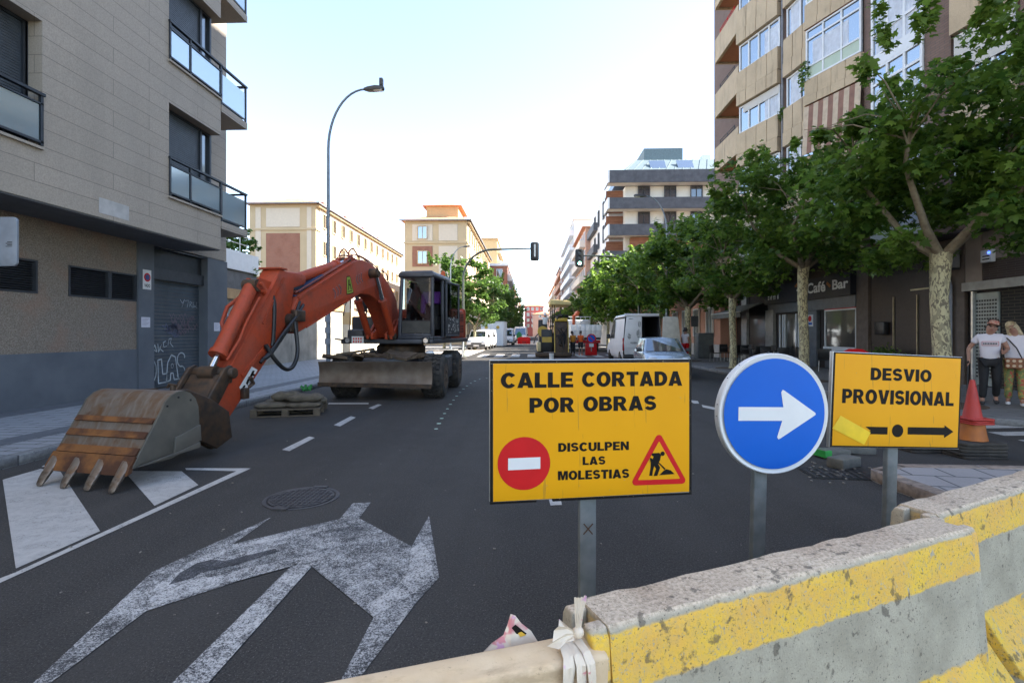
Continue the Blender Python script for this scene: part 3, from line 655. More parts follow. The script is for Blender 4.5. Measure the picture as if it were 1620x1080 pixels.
A['slate'] = pm('dark_slate_cladding', (.05, .052, .062), .6, c2=(.085, .088, .10), sc=1.5); A['zinc'] = pm('zinc_roof', (.12, .165, .18), .6)
A['timber'] = m_brick('timber_look_cladding', (.30, .13, .07), (.22, .085, .045), (.12, .06, .04), .9, .14, .006); A['ivory'] = pm('ivory_render', (.74, .70, .63), .8, var=.03)
mb_ = thing('modern_block', 'modern flats with dark slate balcony bands and a zinc roof on the right corner', 'building', (9.2, 60, 0))
MB().box(11.4, 32, 61.6, 82, 0, 19.1).build('wall', A['ivory'], mb_, world=True)
MB().box(9.7, 11.397, 63.3, 82, 0, 19.1).build('side_wall', A['white'], mb_, world=True)
MB().box(11.9, 32, 60.9, 61.597, 0, 12.9).build('timber_wall', A['timber'], mb_, world=True)
for i, (z0, z1, xe) in enumerate(((19.15, 20.6, 32), (16.1, 17.4, 32), (13.0, 14.3, 32), (9.9, 11.2, 11.88), (6.8, 8.1, 11.88), (3.7, 5.0, 11.88))):
    bb = MB().box(9.3, xe, 60.0, 60.2, z0, z1).build('balcony', A['slate'], mb_, world=True)
    k = MB(); k.box(9.1, 9.297, 60.0, 63.3, z0, z1); k.build('end_panel', A['white'], bb, world=True)
    MB().box(9.3, xe, 60.2, 63.2 if xe < 12 else 61.597, z0, z0+.18).build('slab', A['ivory'], bb, world=True)
    if i: MB().box(9.35, 11.39, 63.0, 63.28, z0+.2, z0+2.9).build('timber_wall', A['timber'], bb, world=True)
for z in (16.2, 13.1): winset(mb_, (0, -1), 61.59, [13.6+3.1*i for i in range(6)], [z+1.35], 1.25, 1.5, A['glass_dark'], A['slate'])
winset(mb_, (0, -1), 60.89, [13.9, 17.2, 20.5], [10.0, 6.9], 1.3, 1.9, A['glass_dark'], A['slate'])
for i in range(5): winset(mb_, (-1, 0), 9.69, [65, 67.2, 72, 76], [16.6-3.1*i], .9, 2.0, A['glass_dark'], A['slate'])
for i in range(5):
    o = MB().box(9.1, 9.69, 73.5, 81.8, 3.9+3.1*i, 5.0+3.1*i).build('side_balcony', A['slate'], mb_, world=True)
k = MB(); k.add([(11.0,61.5,20.9),(32,61.5,20.9),(32,80,20.9),(11.0,80,20.9),(13.2,64.5,23.2),(32,64.5,23.2),(32,78,23.2),(13.2,78,23.2)], [(0,1,5,4),(1,2,6,5),(2,3,7,6),(3,0,4,7),(4,5,6,7)])
for i in range(22): a = i/21; k.bar((11.3+a*20.4, 61.5, 20.92), (13.3+a*18.5, 64.5, 23.23), .07, .07)
k.build('zinc_roof', A['zinc'], mb_, world=True); MB().box(10.6, 32, 61.2, 80.5, 20.0, 20.88).build('attic_wall', A['glass_dark'], mb_, world=True)
MB().box(14.6, 19.5, 66, 72, 23.2, 25.2).build('penthouse', A['zinc'], mb_, world=True); MB().box(22, 23, 66, 67, 23.2, 24.3).build('roof_vent', A['white'], mb_, world=True)
for x in (15.5, 18.8): 
    o = MB().obox((x, 62.75, 22.05), (1.9, .12, 1.5), rx=R(-37)).build('roof_window', A['glass_sky'], mb_, world=True)

def street_house(label, x0, x1, y0, y1, h, wallm, side, bays, floors, balc=None, roof=True, trim=None, fcs=None):
    b = thing('terraced_flats', label, 'building', ((x0+x1)/2, y0, 0))
    MB().box(x0, x1, y0, y1, 0, h).build('wall', wallm, b, world=True)
    fx = x0 if side < 0 else x1; ys = [y0+(y1-y0)*(i+.5)/bays for i in range(bays)]; fh = (h-1.2)/floors
    winset(b, (side, 0), fx, ys, [1.2+fh*i+.7 for i in range(1, floors)], min(1.3, (y1-y0)/bays*.45), fh*.55, A['glass_dark'], A['white_frame'])
    if fcs: winset(b, (0, -1), y0-.01, fcs, [1.2+fh*i+.7 for i in range(1, floors)], 1.1, fh*.5, A['glass_dark'], A['white_frame'])
    if balc:
        for i in range(1, floors):
            z = 1.2+fh*i-.1; MB().box(fx+(-.9 if side < 0 else .001), fx+(-.001 if side < 0 else .9), y0+1, y1-1, z, z+1.1).build('balcony', balc, b, world=True)
    if roof:
        k = MB(); hip(k, x0, x1, y0, y1, h+.003, 1.3, .6); k.build('roof', A['rooftile'], b, world=True)
    else: MB().box(x0-.25, x1+.25, y0-.25, y1+.25, h+.003, h+.5).build('cornice', trim or A['white'], b, world=True)
    return b
A['salmon'] = pm('salmon_render', (.50, .25, .17), .85, var=.05, sc=.8); A['rosy'] = pm('pinkish_brick_render', (.52, .32, .24), .85)
A['redwall'] = pm('dark_red_render', (.36, .04, .05), .8)
street_house('salmon flats with clay eaves beyond the modern block', 9.0, 22, 82.5, 101, 18.6, A['rosy'], -1, 6, 6, A['ivory'])
street_house('tall white flats with glazed balconies far down the right side', 8.8, 22, 101.5, 133, 24, A['white'], -1, 9, 8, A['white_frame'], roof=False)
street_house('brown brick flats in the distance on the right side', 8.6, 22, 134, 165, 20, A['brickred'], -1, 9, 6, A['rosy'], roof=False, trim=A['gutter'])
street_house('small cream flats farthest down the right side', 8.2, 22, 166, 215, 17, A['cream'], -1, 10, 5, A['ivory'])
street_house('red brick flats with a pale top storey behind the left trees', -20, -4.6, 105, 128, 15.4, A['brickred'], 1, 6, 5, A['ivory'], roof=False, fcs=[-6.2])
street_house('ochre tower rising behind the beige corner block', -20, -8.2, 128.5, 146, 25, A['tanwall'], 1, 5, 8, A['cream'], roof=False, trim=A['tan'])
street_house('pink and white flats far down the left side', -20, -4.9, 150, 190, 14.5, A['rosy'], 1, 9, 5, A['ivory'])
street_house('pale distant flats near the end of the left side', -20, -4.5, 191, 240, 15, A['ivory'], 1, 10, 5, A['rosy'])
street_house('distant red building closing the end of the street', -2.5, 7, 262, 280, 15.5, pm('haze_paled_red', (.42, .12, .10), .8), -1, 4, 5, None, fcs=[-.8, 1.5, 3.8, 6])  # haze and overexposure of the distance painted as a paler red
street_house('distant pale building with a low gable closing the street', 1.5, 16, 250, 260, 11, A['rosy'], -1, 4, 4, None, fcs=[5, 8, 11])
street_house('white distant house beside the red one', -14, -3.4, 268, 290, 13, A['ivory'], 1, 4, 4, None, roof=False)
# ------------------------------------------------------------------ right building: sawtooth facade of brick, precast panels and white glazing
A['brownbrick'] = m_brick('brown_facing_brick', (.20, .125, .10), (.165, .10, .08), (.13, .10, .085), .24, .075, .012)
def m_precast():
    g = G('precast_panel'); n = g.noise(40, 4, rough=.7); o = g.xyz()
    c = g.mix(g.ramp(g.noise(1.2, 6), .35, .68), (.56, .44, .30), (.46, .36, .245)); c = g.mix(g.ramp(n, .38, .62), g.mix(.25, c, (.2, .15, .1)), c)
    st = g.noise(5, 5, g.co((1, 1, .12))); c = g.mix(g.math('MULTIPLY', g.ramp(st, .56, .72), .5), c, (.15, .12, .09))
    return g.fin(c, .85, nrm=g.bump(n, .4, .006))
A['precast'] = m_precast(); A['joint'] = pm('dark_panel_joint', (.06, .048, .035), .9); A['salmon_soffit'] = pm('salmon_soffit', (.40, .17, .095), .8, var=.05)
A['blind'] = pm('beige_roller_blind', (.55, .53, .50), .6, var=.03); A['mint'] = pm('pale_green_panel', (.42, .50, .40), .4, var=.04)
rbx = thing('flats_above_cafe', 'brown brick and beige panel flats with white glazed balconies above the bar', 'building', (12.6, 16, 0))
class Seg:
    def __init__(s, p0, p1):
        s.p = Vector((*p0, 0)); d = Vector((*p1, 0))-s.p; s.L = d.length; s.d = d.normalized(); s.n = Vector((-s.d.y, s.d.x, 0))
        s.M = Matrix(((s.d.x, s.n.x, 0, s.p.x), (s.d.y, s.n.y, 0, s.p.y), (0, 0, 1, 0), (0, 0, 0, 1)))
    def t(s, u):
        a = (u-810)/FL; r = Vector((a*CF-SF, a*SF+CF, 0))
        # p + d t = r k
        return (s.p.y*r.x-s.p.x*r.y)/(s.d.x*r.y-s.d.y*r.x)
    def mb(s): m = MB(); m.T = s.M; return m
s1 = Seg((13.64, 3.1), (10.85, 22.26)); s2 = Seg((10.85, 22.30), (10.02, 24.70)); s3 = Seg((11.2, 20), (11.2, 31.5))
NF = 8; ZF = [4.65+2.9*i for i in range(NF)]; ZT = 27.9
def B(mb, name, m, **k): return mb.build(name, m, rbx, world=True, **k)
sg = s1.mb(); t = s1.t
# brick walls (one mesh each stretch, standing behind the bays)
sg.box(-2, t(1379.6)-.0, -.4, -.12, 4.5, ZT); sg.box(t(1379.6)+.002, s1.L, -.42, -.13, 4.5, ZT)
for a, b in ((1463, 1504), (1367, 1379.6), (1237.5, 1248), (1614, 1700)): sg.box(t(b), t(a), -.10, .0, 4.45, ZT)
B(sg, 'brick_wall', A['brownbrick'])
k = s3.mb(); k.box(3.2, 11.5, -.4, -.001, 4.5, ZT); B(k, 'brick_wall', A['brownbrick'])
MB().ext([(14.3,2.9,4.5),(11.7,20.7,4.5),(11.65,31.4,4.5),(28,31.4,4.5),(28,2.9,4.5)],(0,0,ZT-4.5)).build('inner_wall', A['brownbrick'], rbx, world=True)
MB().box(13.12, 28, 2.9, 31.3, .12, 4.49).build('inner_wall', A['brownbrick'], rbx, world=True)
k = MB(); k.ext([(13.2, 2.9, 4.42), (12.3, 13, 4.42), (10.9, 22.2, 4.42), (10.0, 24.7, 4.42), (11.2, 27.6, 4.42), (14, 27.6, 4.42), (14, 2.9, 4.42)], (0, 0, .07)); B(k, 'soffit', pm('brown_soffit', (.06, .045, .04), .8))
def spandrel(seg, t0, t1, z0, z1, out=.22, rows=2, cols=4):
    k = seg.mb(); w = (t1-t0)/cols; hs = [z0, z0+(z1-z0)*.38, z1] if rows == 2 else [z0, z1]
    for i in range(cols):
        for j in range(rows):
            o = out+(.03 if j == 0 else 0)
            k.box(t0+i*w+.014, t0+(i+1)*w-.014, -.09, o+random.uniform(-.006, .006), hs[j]+.014, hs[j+1]-.014)
    k.m = 1; k.box(t0+.02, t1-.02, -.08, out-.035, z0+.02, z1-.02)
    return B(k, 'spandrel', [A['precast'], A['joint']])
def glazing(seg, t0, t1, z0, z1, o, cols, transom=None, fw=.07, glass='glass_sky', low=None, name='window'):
    k = seg.mb(); k.box(t0, t1, o-.03, o, z0, z1); wn = B(k, name, A[glass])
    k = seg.mb()
    for i in range(cols+1):
        x = t0+(t1-t0)*i/cols; x = min(max(x, t0+fw/2), t1-fw/2); k.box(x-fw/2, x+fw/2, o-.05, o+.045, z0, z1)
    for z in [z0+fw/2, z1-fw/2]+[z0+(z1-z0)*q for q in (transom or [])]: k.box(t0+.001, t1-.001, o-.05, o+.05, z-fw/2, z+fw/2)
    k.build('frame', A['white_frame'], wn, world=True)
    # curtain hung just behind the pane, seen as pale strips
    if low: k = seg.mb(); k.box(t0+.03, t1-.03, o+.002, o+.018, z0+.05, z0+low); k.build('panel', A['mint'], wn, world=True)
    return wn
A['curtain'] = pm('net_curtain', (.56, .60, .68), .9, var=.1)
def blind(seg, wn, t0, t1, z0, z1, o):
    k = seg.mb(); n = max(2, int((z1-z0)/.055))
    for j in range(n): k.box(t0, t1, o, o+.012, z0+(z1-z0)*j/n+.004, z0+(z1-z0)*(j+1)/n)
    k.build('roller_blind', A['blind'], wn, world=True)
def curtain(seg, wn, t0, t1, z0, z1, o):
    k = seg.mb(); n = int((t1-t0)/.05)
    for j in range(n): k.box(t0+(t1-t0)*j/n, t0+(t1-t0)*(j+1)/n, o, o+.004+.006*(j % 2), z0, z1)
    k.build('curtain', A['curtain'], wn, world=True)
for i, z in enumerate(ZF):
    # shutter bay near the right edge of the photo, and one more of the same outside it
    for a, b in ((t(1614), t(1504)), (t(1614)-3.9, t(1614)-1.6)):
        wn = glazing(s1, a+.12, b-.12, z+.95, z+2.35, -.02, 3); blind(s1, wn, a+.14, b-.14, z+1.5-.25*(i % 3), z+2.33, .04)
        spandrel(s1, a+.06, b-.06, z+2.4, z+3.8, .1, 1, 2)
    # white gallery
    a, b = t(1463), t(1379.6)
    wn = glazing(s1, a+.02, b-.02, z+.30, z+2.86, .02, 3, [.30, .78], .085, 'glass_dark' if i == 3 else 'glass_sky', name='gallery')
    if i != 3: curtain(s1, wn, a+.2, b-.2, z+.4, z+2.1, .021)
    k = s1.mb(); k.box(a+.01, b-.01, -.1, .075, z-.04, z+.297); B(k, 'slab_band', A['white_frame'])
    # glazed balcony: angled precast parapet under white glazing
    a, b = t(1367), t(1296)
    k = s1.mb(); n = 4
    for j in range(n):
        x0, x1 = a+(b-a)*j/n, a+(b-a)*(j+1)/n; o0, o1 = .12+.5*j/n, .12+.5*(j+1)/n
        for (q0, q1, e) in ((-.15, .16, .03), (.18, .80, 0)): k.add([(x0+.012,-.1,z+q0),(x1-.012,-.1,z+q0),(x1-.012,o1+e,z+q0),(x0+.012,o0+e,z+q0),(x0+.012,-.1,z+q1),(x1-.012,-.1,z+q1),(x1-.012,o1+e,z+q1),(x0+.012,o0+e,z+q1)], [(0,3,2,1),(4,5,6,7),(0,1,5,4),(1,2,6,5),(2,3,7,6),(3,0,4,7)])
    bl = B(k, 'balcony', A['precast'])
    if i in (2, 3, 5):
        sb = Seg(tuple((s1.p+s1.d*a+s1.n*.08)[:2]), tuple((s1.p+s1.d*b+s1.n*.56)[:2]))
        wn = glazing(sb, .02, sb.L-.02, z+.82, z+2.72, -.02, 3, [.80, .26], .06, low=.48); curtain(sb, wn, .5, sb.L-.3, z+1.35, z+2.2, -.019)
    elif i == 1:
        k = s1.mb(); n = 11
        for j in range(n):
            k.m = j % 2; x0, x1 = a+(b-a)*j/n, a+(b-a)*(j+1)/n
            o0, o1 = .12+.5*j/n, .12+.5*(j+1)/n
            k.add([(x0,o0,z+2.7),(x1,o1,z+2.7),(x1,o1+.10,z+.85),(x0,o0+.10,z+.85),(x0,o0-.02,z+2.7),(x1,o1-.02,z+2.7),(x1,o1+.08,z+.85),(x0,o0+.08,z+.85)], [(0,3,2,1),(4,5,6,7),(0,1,5,4),(1,2,6,5),(2,3,7,6),(3,0,4,7)])
        k.build('striped_awning', [pm('awning_cream', (.50, .40, .30), .9), pm('awning_brown', (.24, .13, .10), .9)], bl, world=True)
    else:
        k = s1.mb(); k.box(a+.1, b-.1, -.118, -.1, z+.85, z+2.7); k.build('window', A['glass_dark'], bl, world=True)
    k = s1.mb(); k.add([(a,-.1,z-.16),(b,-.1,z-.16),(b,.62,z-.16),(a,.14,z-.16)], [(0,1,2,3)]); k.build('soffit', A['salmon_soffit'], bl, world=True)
    # panel bay left of it
    a, b = t(1296)+.02, t(1248)
    wn = glazing(s1, a+.03, b-.03, z+.55, z+1.82, .08, 2, None, .07); curtain(s1, wn, a+.9, b-.25, z+.6, z+1.75, .081)
    spandrel(s1, a, b, z+1.84, z+3.43, .26, 2, 3)
    # flat bay
    a, b = .04, s2.L-.02
    wn = glazing(s2, a+.03, b-.03, z+.55, z+1.82, .08, 4, None, .07); curtain(s2, wn, a+.1, a+.9, z+.6, z+1.6, .081)
    if i in (2, 5): blind(s2, wn, a+.06, b-.3, z+1.45, z+1.8, .126)
    spandrel(s2, a, b, z+1.84, z+3.43, .26, 2, 4)
    # corner balcony with a salmon soffit, its front parallel to the street
    x0 = 9.98
    bl = MB()
    for j in range(5):
        y0, y1 = 24.75+j*.58, 24.75+(j+1)*.58
        bl.box(x0-.06, x0+.06, y0+.008, y1-.008, z+.02, z+1.0); bl.box(x0-.09, x0+.06, y0+.008, y1-.008, z-.28, z+.0)
    bl.box(x0-.06, 11.19, 27.67, 27.79, z-.28, z+1.0)
    bl = B(bl, 'balcony', A['precast'])
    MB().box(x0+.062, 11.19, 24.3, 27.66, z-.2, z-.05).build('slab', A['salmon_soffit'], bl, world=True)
    k = MB(); 
    for zz in (z+1.12, z+1.26): k.cyl((x0, 25.3, zz), (x0, 27.2, zz), .022, 6)
    for yy in (25.3, 26.2, 27.2): k.cyl((x0, yy, z+1.0), (x0, yy, z+1.27), .02, 6)
    k.build('handrail', A['red'] if i == 4 else A['dark_metal'], bl, world=True)
    MB().box(11.15, 11.195, 24.8, 27.6, z+.0, z+2.6).build('rear_wall', A['precast'], bl, world=True)
    MB().box(11.12, 11.148, 25.3, 26.6, z+.05, z+2.2).build('balcony_door', A['glass_dark'], bl, world=True)
k = s1.mb(); k.box(-2, s1.L, -.3, .35, ZT+.003, ZT+.4); B(k, 'cornice', A['precast'])
MB().box(9.9, 28, 22.4, 31.6, ZT+.003, ZT+.4).build('cornice', A['precast'], rbx, world=True)
k = s1.mb(); k.cyl((t(1242), .12, 4.5), (t(1242), .12, ZT), .045, 8); B(k, 'drainpipe', A['gutter'])

# ground floor on the plane x = 12.6
XW = 12.6
def yw(u, X=XW): a = (u-810)/FL; return X*(a*SF+CF)/(a*CF-SF)
def zw(u, v, X=XW): return EYE+(527-v)/FL*(X*CF*1.0/( (u-810)/FL*CF-SF)*0+ (lambda a: X/(a*CF-SF))((u-810)/FL))
A['brown_stone'] = pm('brown_stone_pier', (.115, .085, .068), .7, c2=(.15, .115, .092), sc=6, bump=.1); A['dark_clad'] = pm('dark_cladding', (.035, .026, .024), .7)
A['grey_clad'] = pm('grey_metal_cladding', (.13, .145, .165), .45, .2); A['beige_clad'] = pm('beige_stone_panel', (.30, .235, .19), .7, var=.06)
A['sign_navy'] = pm('navy_fascia', (.012, .014, .024), .5); A['lit_white'] = pm('white_letters', (.80, .80, .78), .5, var=.03)
def W(x0, x1, ua, ub, z0, z1, mb=None):
    y0, y1 = sorted((yw(ua), yw(ub))); m = mb or MB(); m.box(x0, x1, y0+.002, y1-.002, z0, z1); return m
W(XW+.05, 13.1, 1620, 1137, .12, 4.4).build('ground_wall', A['dark_clad'], rbx, world=True)
MB().box(XW+.05, 13.1, 2.9, yw(1620)-.01, .12, 4.4).build('ground_wall', A['brown_stone'], rbx, world=True)
for a, b in ((1357, 1376), (1481, 1529)): W(XW-.06, XW+.048, a, b, .12, 4.4).build('pier', A['brown_stone'], rbx, world=True)
# closed shop on the far right: lintel, beige panel, brick strips, perforated door
W(XW-.16, XW+.04, 1700, 1530, 2.80, 3.04).build('lintel', pm('pale_lintel', (.34, .32, .28), .5), rbx, world=True)
W(XW-.05, XW+.045, 1556, 1530, 3.043, 4.4).build('fascia_panel', A['beige_clad'], rbx, world=True)
W(XW-.04, XW+.045, 1700, 1557, 3.043, 3.62).build('brick_fascia', m_brick('dark_long_brick', (.07, .045, .035), (.055, .035, .03), (.10, .085, .07), .5, .06, .008), rbx, world=True)
W(XW-.05, XW+.045, 1700, 1557, 3.623, 4.4).build('fascia_panel', A['beige_clad'], rbx, world=True)
W(XW+.02, XW+.045, 1700, 1583, .12, 2.797).build('grid_shutter', m_brick('shutter_grille', (.025, .02, .018), (.022, .018, .016), (.09, .075, .05), .33, .085, .012), rbx, world=True)
pd = W(XW-.02, XW+.03, 1581, 1543, .15, 2.72).build('perforated_door', pm('pale_grey_steel', (.30, .33, .31), .5, .2), rbx, world=True)
k = MB(); ya, yb = yw(1579), yw(1545)
for i in range(8):
    for j in range(22): yy = ya+(yb-ya)*(i+.5)/8; zz = .4+j*.1; k.box(XW-.026, XW-.021, yy-.028, yy+.028, zz-.028, zz+.028)
k.build('hole_pattern', A['black'], pd, world=True)
W(XW-.09, XW+.03, 1544, 1541, .13, 2.78).build('door_post', A['alu'], rbx, world=True)
y = yw(1570); ab = thing('alarm_box', 'white alarm box with a small blue lamp high on the closed shop front', 'alarm box', (XW-.1, y, 3.7))
MB().box(-.08, .045, -.17, .17, -.17, .17).build('housing', A['white'], ab, bevel=.02)
bm_ = G('blue_lamp'); bm_.fin((.02, .05, .4), .3, Emission_Color=(.05, .12, 1, 1), Emission_Strength=1.2); k = MB().ball((-.09, -.11, .08), .035); k.build('lamp', bm_.mat, ab, smooth=True)
for zz in (-.08, 0): MB().box(-.083, -.081, -.12, .10, zz-.02, zz+.012).build('label', A['ink'], ab)
ac = thing('air_conditioner', 'dusty air conditioner on a bracket above the downpipe by the entrance', 'air conditioner', (XW-.32, yw(1508), 3.5))
MB().box(-.16, .2, -.4, .4, 0, .55).build('casing', pm('dusty_casing', (.14, .13, .12), .7), ac, bevel=.02)
k = MB().lathe([(.22, -.02), (.22, 0)], (-.155, 0, .28), 24, 'x'); k.build('fan_grille', A['black'], ac)
for s_ in (-.3, .3): MB().bar((-.14, s_, -.03), (.25, s_, -.03), .04).build('bracket', A['dark_metal'], ac)
dp = one(MB().tube([(XW-.13, yw(1506), 3.35), (XW-.13, yw(1508), 3.2), (XW-.13, yw(1511), 3.0), (XW-.13, yw(1511), .13)], .045, 8), 'drainpipe', A['gutter'], 'grey downpipe running down the brown pier beside the entrance', 'pipe', smooth=True)
# entrance porch
pz = thing('entrance_door', 'dark building entrance with pale metal door frames behind the mottled tree trunk', 'door', (XW, yw(1430), .12))
W(XW+.01, XW+.045, 1480, 1378, .12, 3.6).build('porch_back_sheet', pm('porch_shade_brown', (.028, .017, .014), .5), pz, world=True)  # shade of the recessed porch painted as one near-black sheet
k = MB()
for u in (1414.5, 1452): W(XW-.04, XW+.005, u+.7, u-.7, .13, 2.85, k)
k.build('door_frame', pm('brass_frame', (.30, .26, .18), .4, .6), pz, world=True)
W(XW-.02, XW+.008, 1470, 1441, 3.0, 3.05).build('lamp_strip', pm('warm_strip', (.6, .5, .3), .5), pz, world=True)
mbx = one(MB().box(XW-.20, XW-.02, yw(1407), yw(1392), 1.55, 2.0), 'letter_box', A['black'], 'black letter box on the dark entrance wall', 'letter box', bevel=.02)
# cafe
cf = thing('cafe_front', 'dark cafe bar shopfront with white letters, grey cladding and large windows', 'shopfront', (XW, yw(1285), .12), 0)
fa = W(XW-.28, XW+.04, 1357, 1218, 3.08, 3.98).build('fascia', A['sign_navy'], cf, world=True)
def fas(u, z): return (XW-.292, yw(u), z)
def ftext(txt, ua, ub, z0, z1, bold=.03):
    ya, yb = yw(ua), yw(ub); V, Fs, _ = glyphs(txt, bold); k = MB()
    k.add([(XW-.29, ya+(yb-ya)*a, z0+(z1-z0)*b) for a, b in V], Fs); k.build('lettering', A['lit_white'], fa, world=True)
ftext('Café', 1287, 1317, 3.34, 3.80); ftext('Bar', 1328, 1354, 3.36, 3.76)
k = MB()
for ua, ub, z0, z1 in ((1239, 1241, 3.3, 3.78), (1232, 1236, 3.3, 3.6), (1228, 1230, 3.3, 3.55), (1224, 1226, 3.3, 3.5)):
    k.box(XW-.295, XW-.283, yw(ub), yw(ua), z0, z1)
k.build('bottle_emblem', A['lit_white'], fa, world=True)
k = MB(); yy = yw(1276)
for a in range(10): t0 = R(20+a*32); k.obox((XW-.29, yy+.26*math.cos(t0), 3.5+.2*math.sin(t0)), (.012, .10, .07), rx=t0)
k.build('round_emblem', A['lit_white'], fa, world=True)
k = MB()
for a in range(7): k.obox((XW-.29, yw(1271)+a*.06-.2, 3.8+.05*math.sin(a*2)), (.012, .07, .10), rx=a)
k.obox((XW-.29, yw(1322), 3.6), (.012, .3, .12), rx=.6); k.build('orange_flourish', pm('amber_flourish', (.40, .16, .05), .6), fa, world=True)
W(XW-.10, XW+.04, 1357, 1218, 2.62, 3.077).build('shutter_box', A['grey_clad'], cf, world=True)
for ua, ub, z0, z1, nm in ((1356, 1306, 1.05, 2.52, 'window'), (1277, 1264, .95, 2.52, 'window')):
    wn = W(XW-.0, XW+.02, ua, ub, z0, z1).build(nm, A['glass_dark'], cf, world=True)
    k = MB()
    for u in (ua-.6, ub+.6): W(XW-.05, XW-.003, u+.6, u-.6, z0, z1, k)
    W(XW-.05, XW-.003, ua, ub, z1+.003, z1+.06, k); W(XW-.10, XW-.003, ua, ub, z0-.16, z0-.003, k); k.build('frame', A['white_frame'], wn, world=True)
W(XW-.06, XW+.03, 1356, 1306, 2.585, 2.617).build('red_trim', A['red'], cf, world=True)
dr = W(XW+.0, XW+.02, 1262, 1236, .15, 2.5).build('door', A['glass_dark'], cf, world=True)
k = MB()
for u in (1261, 1243, 1240, 1235): W(XW-.06, XW-.003, u+.8, u-.8, .14, 2.52, k)
k.build('frame', A['white_frame'], dr, world=True)
k = MB(); W(XW-.12, XW+.04, 1296, 1278, .125, 2.6, k); W(XW-.03, XW+.04, 1356, 1306, .13, .88, k); W(XW-.03, XW+.04, 1277, 1264, .13, .78, k); k.build('cladding', A['grey_clad'], cf, world=True)
k = MB(); W(XW-.14, XW+.04, 1227, 1215, .13, 2.8, k); k.build('pillar', pm('pale_grey_pillar', (.34, .34, .33), .4, .3), cf, world=True)
ps = W(XW-.128, XW-.122, 1291, 1281, 1.9, 2.42).build('poster', A['sign_white'], cf, world=True)
yy = (yw(1291)+yw(1281))/2; k = MB().lathe([(.13, 0), (.13, .004)], (XW-.134, yy, 2.25), 20, 'x'); k.build('poster_disc', A['red'], ps, world=True)
k = MB().box(XW-.135, XW-.129, yy-.17, yy+.17, 1.98, 2.07); k.build('poster_band', A['blue'], ps, world=True)
# shop with an awning next to it
sh = thing('awning_shop', 'shop with a grey scalloped awning and white pillars left of the bar', 'shopfront', (XW, yw(1190), .12))
for ua, ub in ((1184, 1176), (1149, 1143), (1141, 1137.5)): W(XW-.12, XW+.04, ua, ub, .13, 4.35).build('pillar', pm('chalky_pillar', (.40, .40, .40), .6), sh, world=True)
for ua, ub in ((1214, 1186), (1175, 1150)):
    o = W(XW+.0, XW+.03, ua, ub, .5, 2.6).build('window', A['glass_dark'], sh, world=True)
k = MB(); y0, y1 = yw(1210), yw(1160)
k.ext([(XW-.1, y0, 3.25), (XW-1.3, y0, 2.75), (XW-1.3, y0, 2.72), (XW-.1, y0, 3.2)], (0, y1-y0, 0))
n = 18
for i in range(n): k.ext([(XW-1.3, y0+(y1-y0)*(i+a)/n, z) for a, z in ((.02, 2.73), (.98, 2.73), (.98, 2.50), (.5, 2.44), (.02, 2.50))], (.012, 0, 0))
k.build('awning', pm('grey_canvas', (.22, .22, .21), .9), sh, world=True)
k = MB(); k.cyl((XW-1.32, y0-.05, 2.76), (XW-1.32, y1+.05, 2.76), .035, 8); k.build('awning_bar', A['white'], sh, world=True)

# low salmon house between the tall flats and the side street
ph = thing('salmon_house', 'low salmon house with white trimmed windows behind the white van', 'house', (11.6, 32, 0))
MB().box(11.6, 24, 31.6, 54, .1, 7.6).build('wall', A['salmon'], ph, world=True); MB().box(11.52, 11.6, 31.61, 53.99, .1, .9).build('plinth', pm('pale_plinth', (.5, .46, .42), .8), ph, world=True)
k = MB(); hip(k, 11.6, 24, 31.6, 54, 7.603, 1.8, .7); k.build('roof', pm('old_clay_roof', (.20, .13, .10), .9), ph, world=True)
winset(ph, (-1, 0), 11.59, [33.2+2.6*i for i in range(8)], [1.5, 4.7], 1.0, 1.7, A['glass_sky'], A['ivory'])
# ------------------------------------------------------------------ signs
A['yellow'] = None
def m_sign_yellow(name, c, c2):
    g = G(name); n = g.noise(1.5, 4); c0 = g.mix(g.ramp(n, .35, .7), c, c2)
    sc = g.ramp(g.noise(34, 3, g.co((1, 1, .07), rot=(0, .25, 0)), dist=.8), .675, .69); c0 = g.mix(g.math('MULTIPLY', sc, .5), c0, (.30, .17, .03))
    c0 = g.mix(g.ramp(g.noise(24, 6, rough=.7), .70, .72), c0, (.33, .27, .17))
    return g.fin(c0, .45, nrm=g.bump(n, .02, .01), spec=.18)
A['yellow'] = m_sign_yellow('sign_yellow', (.72, .335, .004), (.66, .30, .004)); A['yellow2'] = m_sign_yellow('sign_yellow_film', (.75, .345, .005), (.70, .31, .005))
def m_border():
    g = G('worn_black_border'); f = g.ramp(g.noise(60, 6, rough=.75), .62, .66)
    return g.fin(g.mix(f, (.012, .010, .008), (.32, .27, .16)), .6, spec=.15)
A['border'] = m_border()
def post(parent, x, y, z0, z1, w=.09, d=.045, lean=0.0):
    """galvanised box-section post with punched holes; local y points away from the viewer"""
    k = MB(); T = Matrix.Translation((x, y, z1)) @ Matrix.Rotation(lean, 4, 'Y') @ Matrix.Translation((0, 0, -z1)); k.T = T
    k.box(-w/2, w/2, 0, d, z0, z1); p = k.build('post', A['galv'], parent, bevel=.006)
    h = MB(); h.T = T
    for sx in (-.55, .55): h.lathe([(.0045, -.0015), (.0045, .002)], (sx*w/2, 0, z1-.22), 10, 'y')
    h.build('hole', A['black'], p)
    b = MB(); b.T = Matrix.Translation((x+math.sin(-lean)*0-(z1)*math.tan(lean), 0, 0)); b.box(-.11, .11, y-.07, y+.11, 0, .012); b.build('base_plate', A['galv'], parent)
    return p
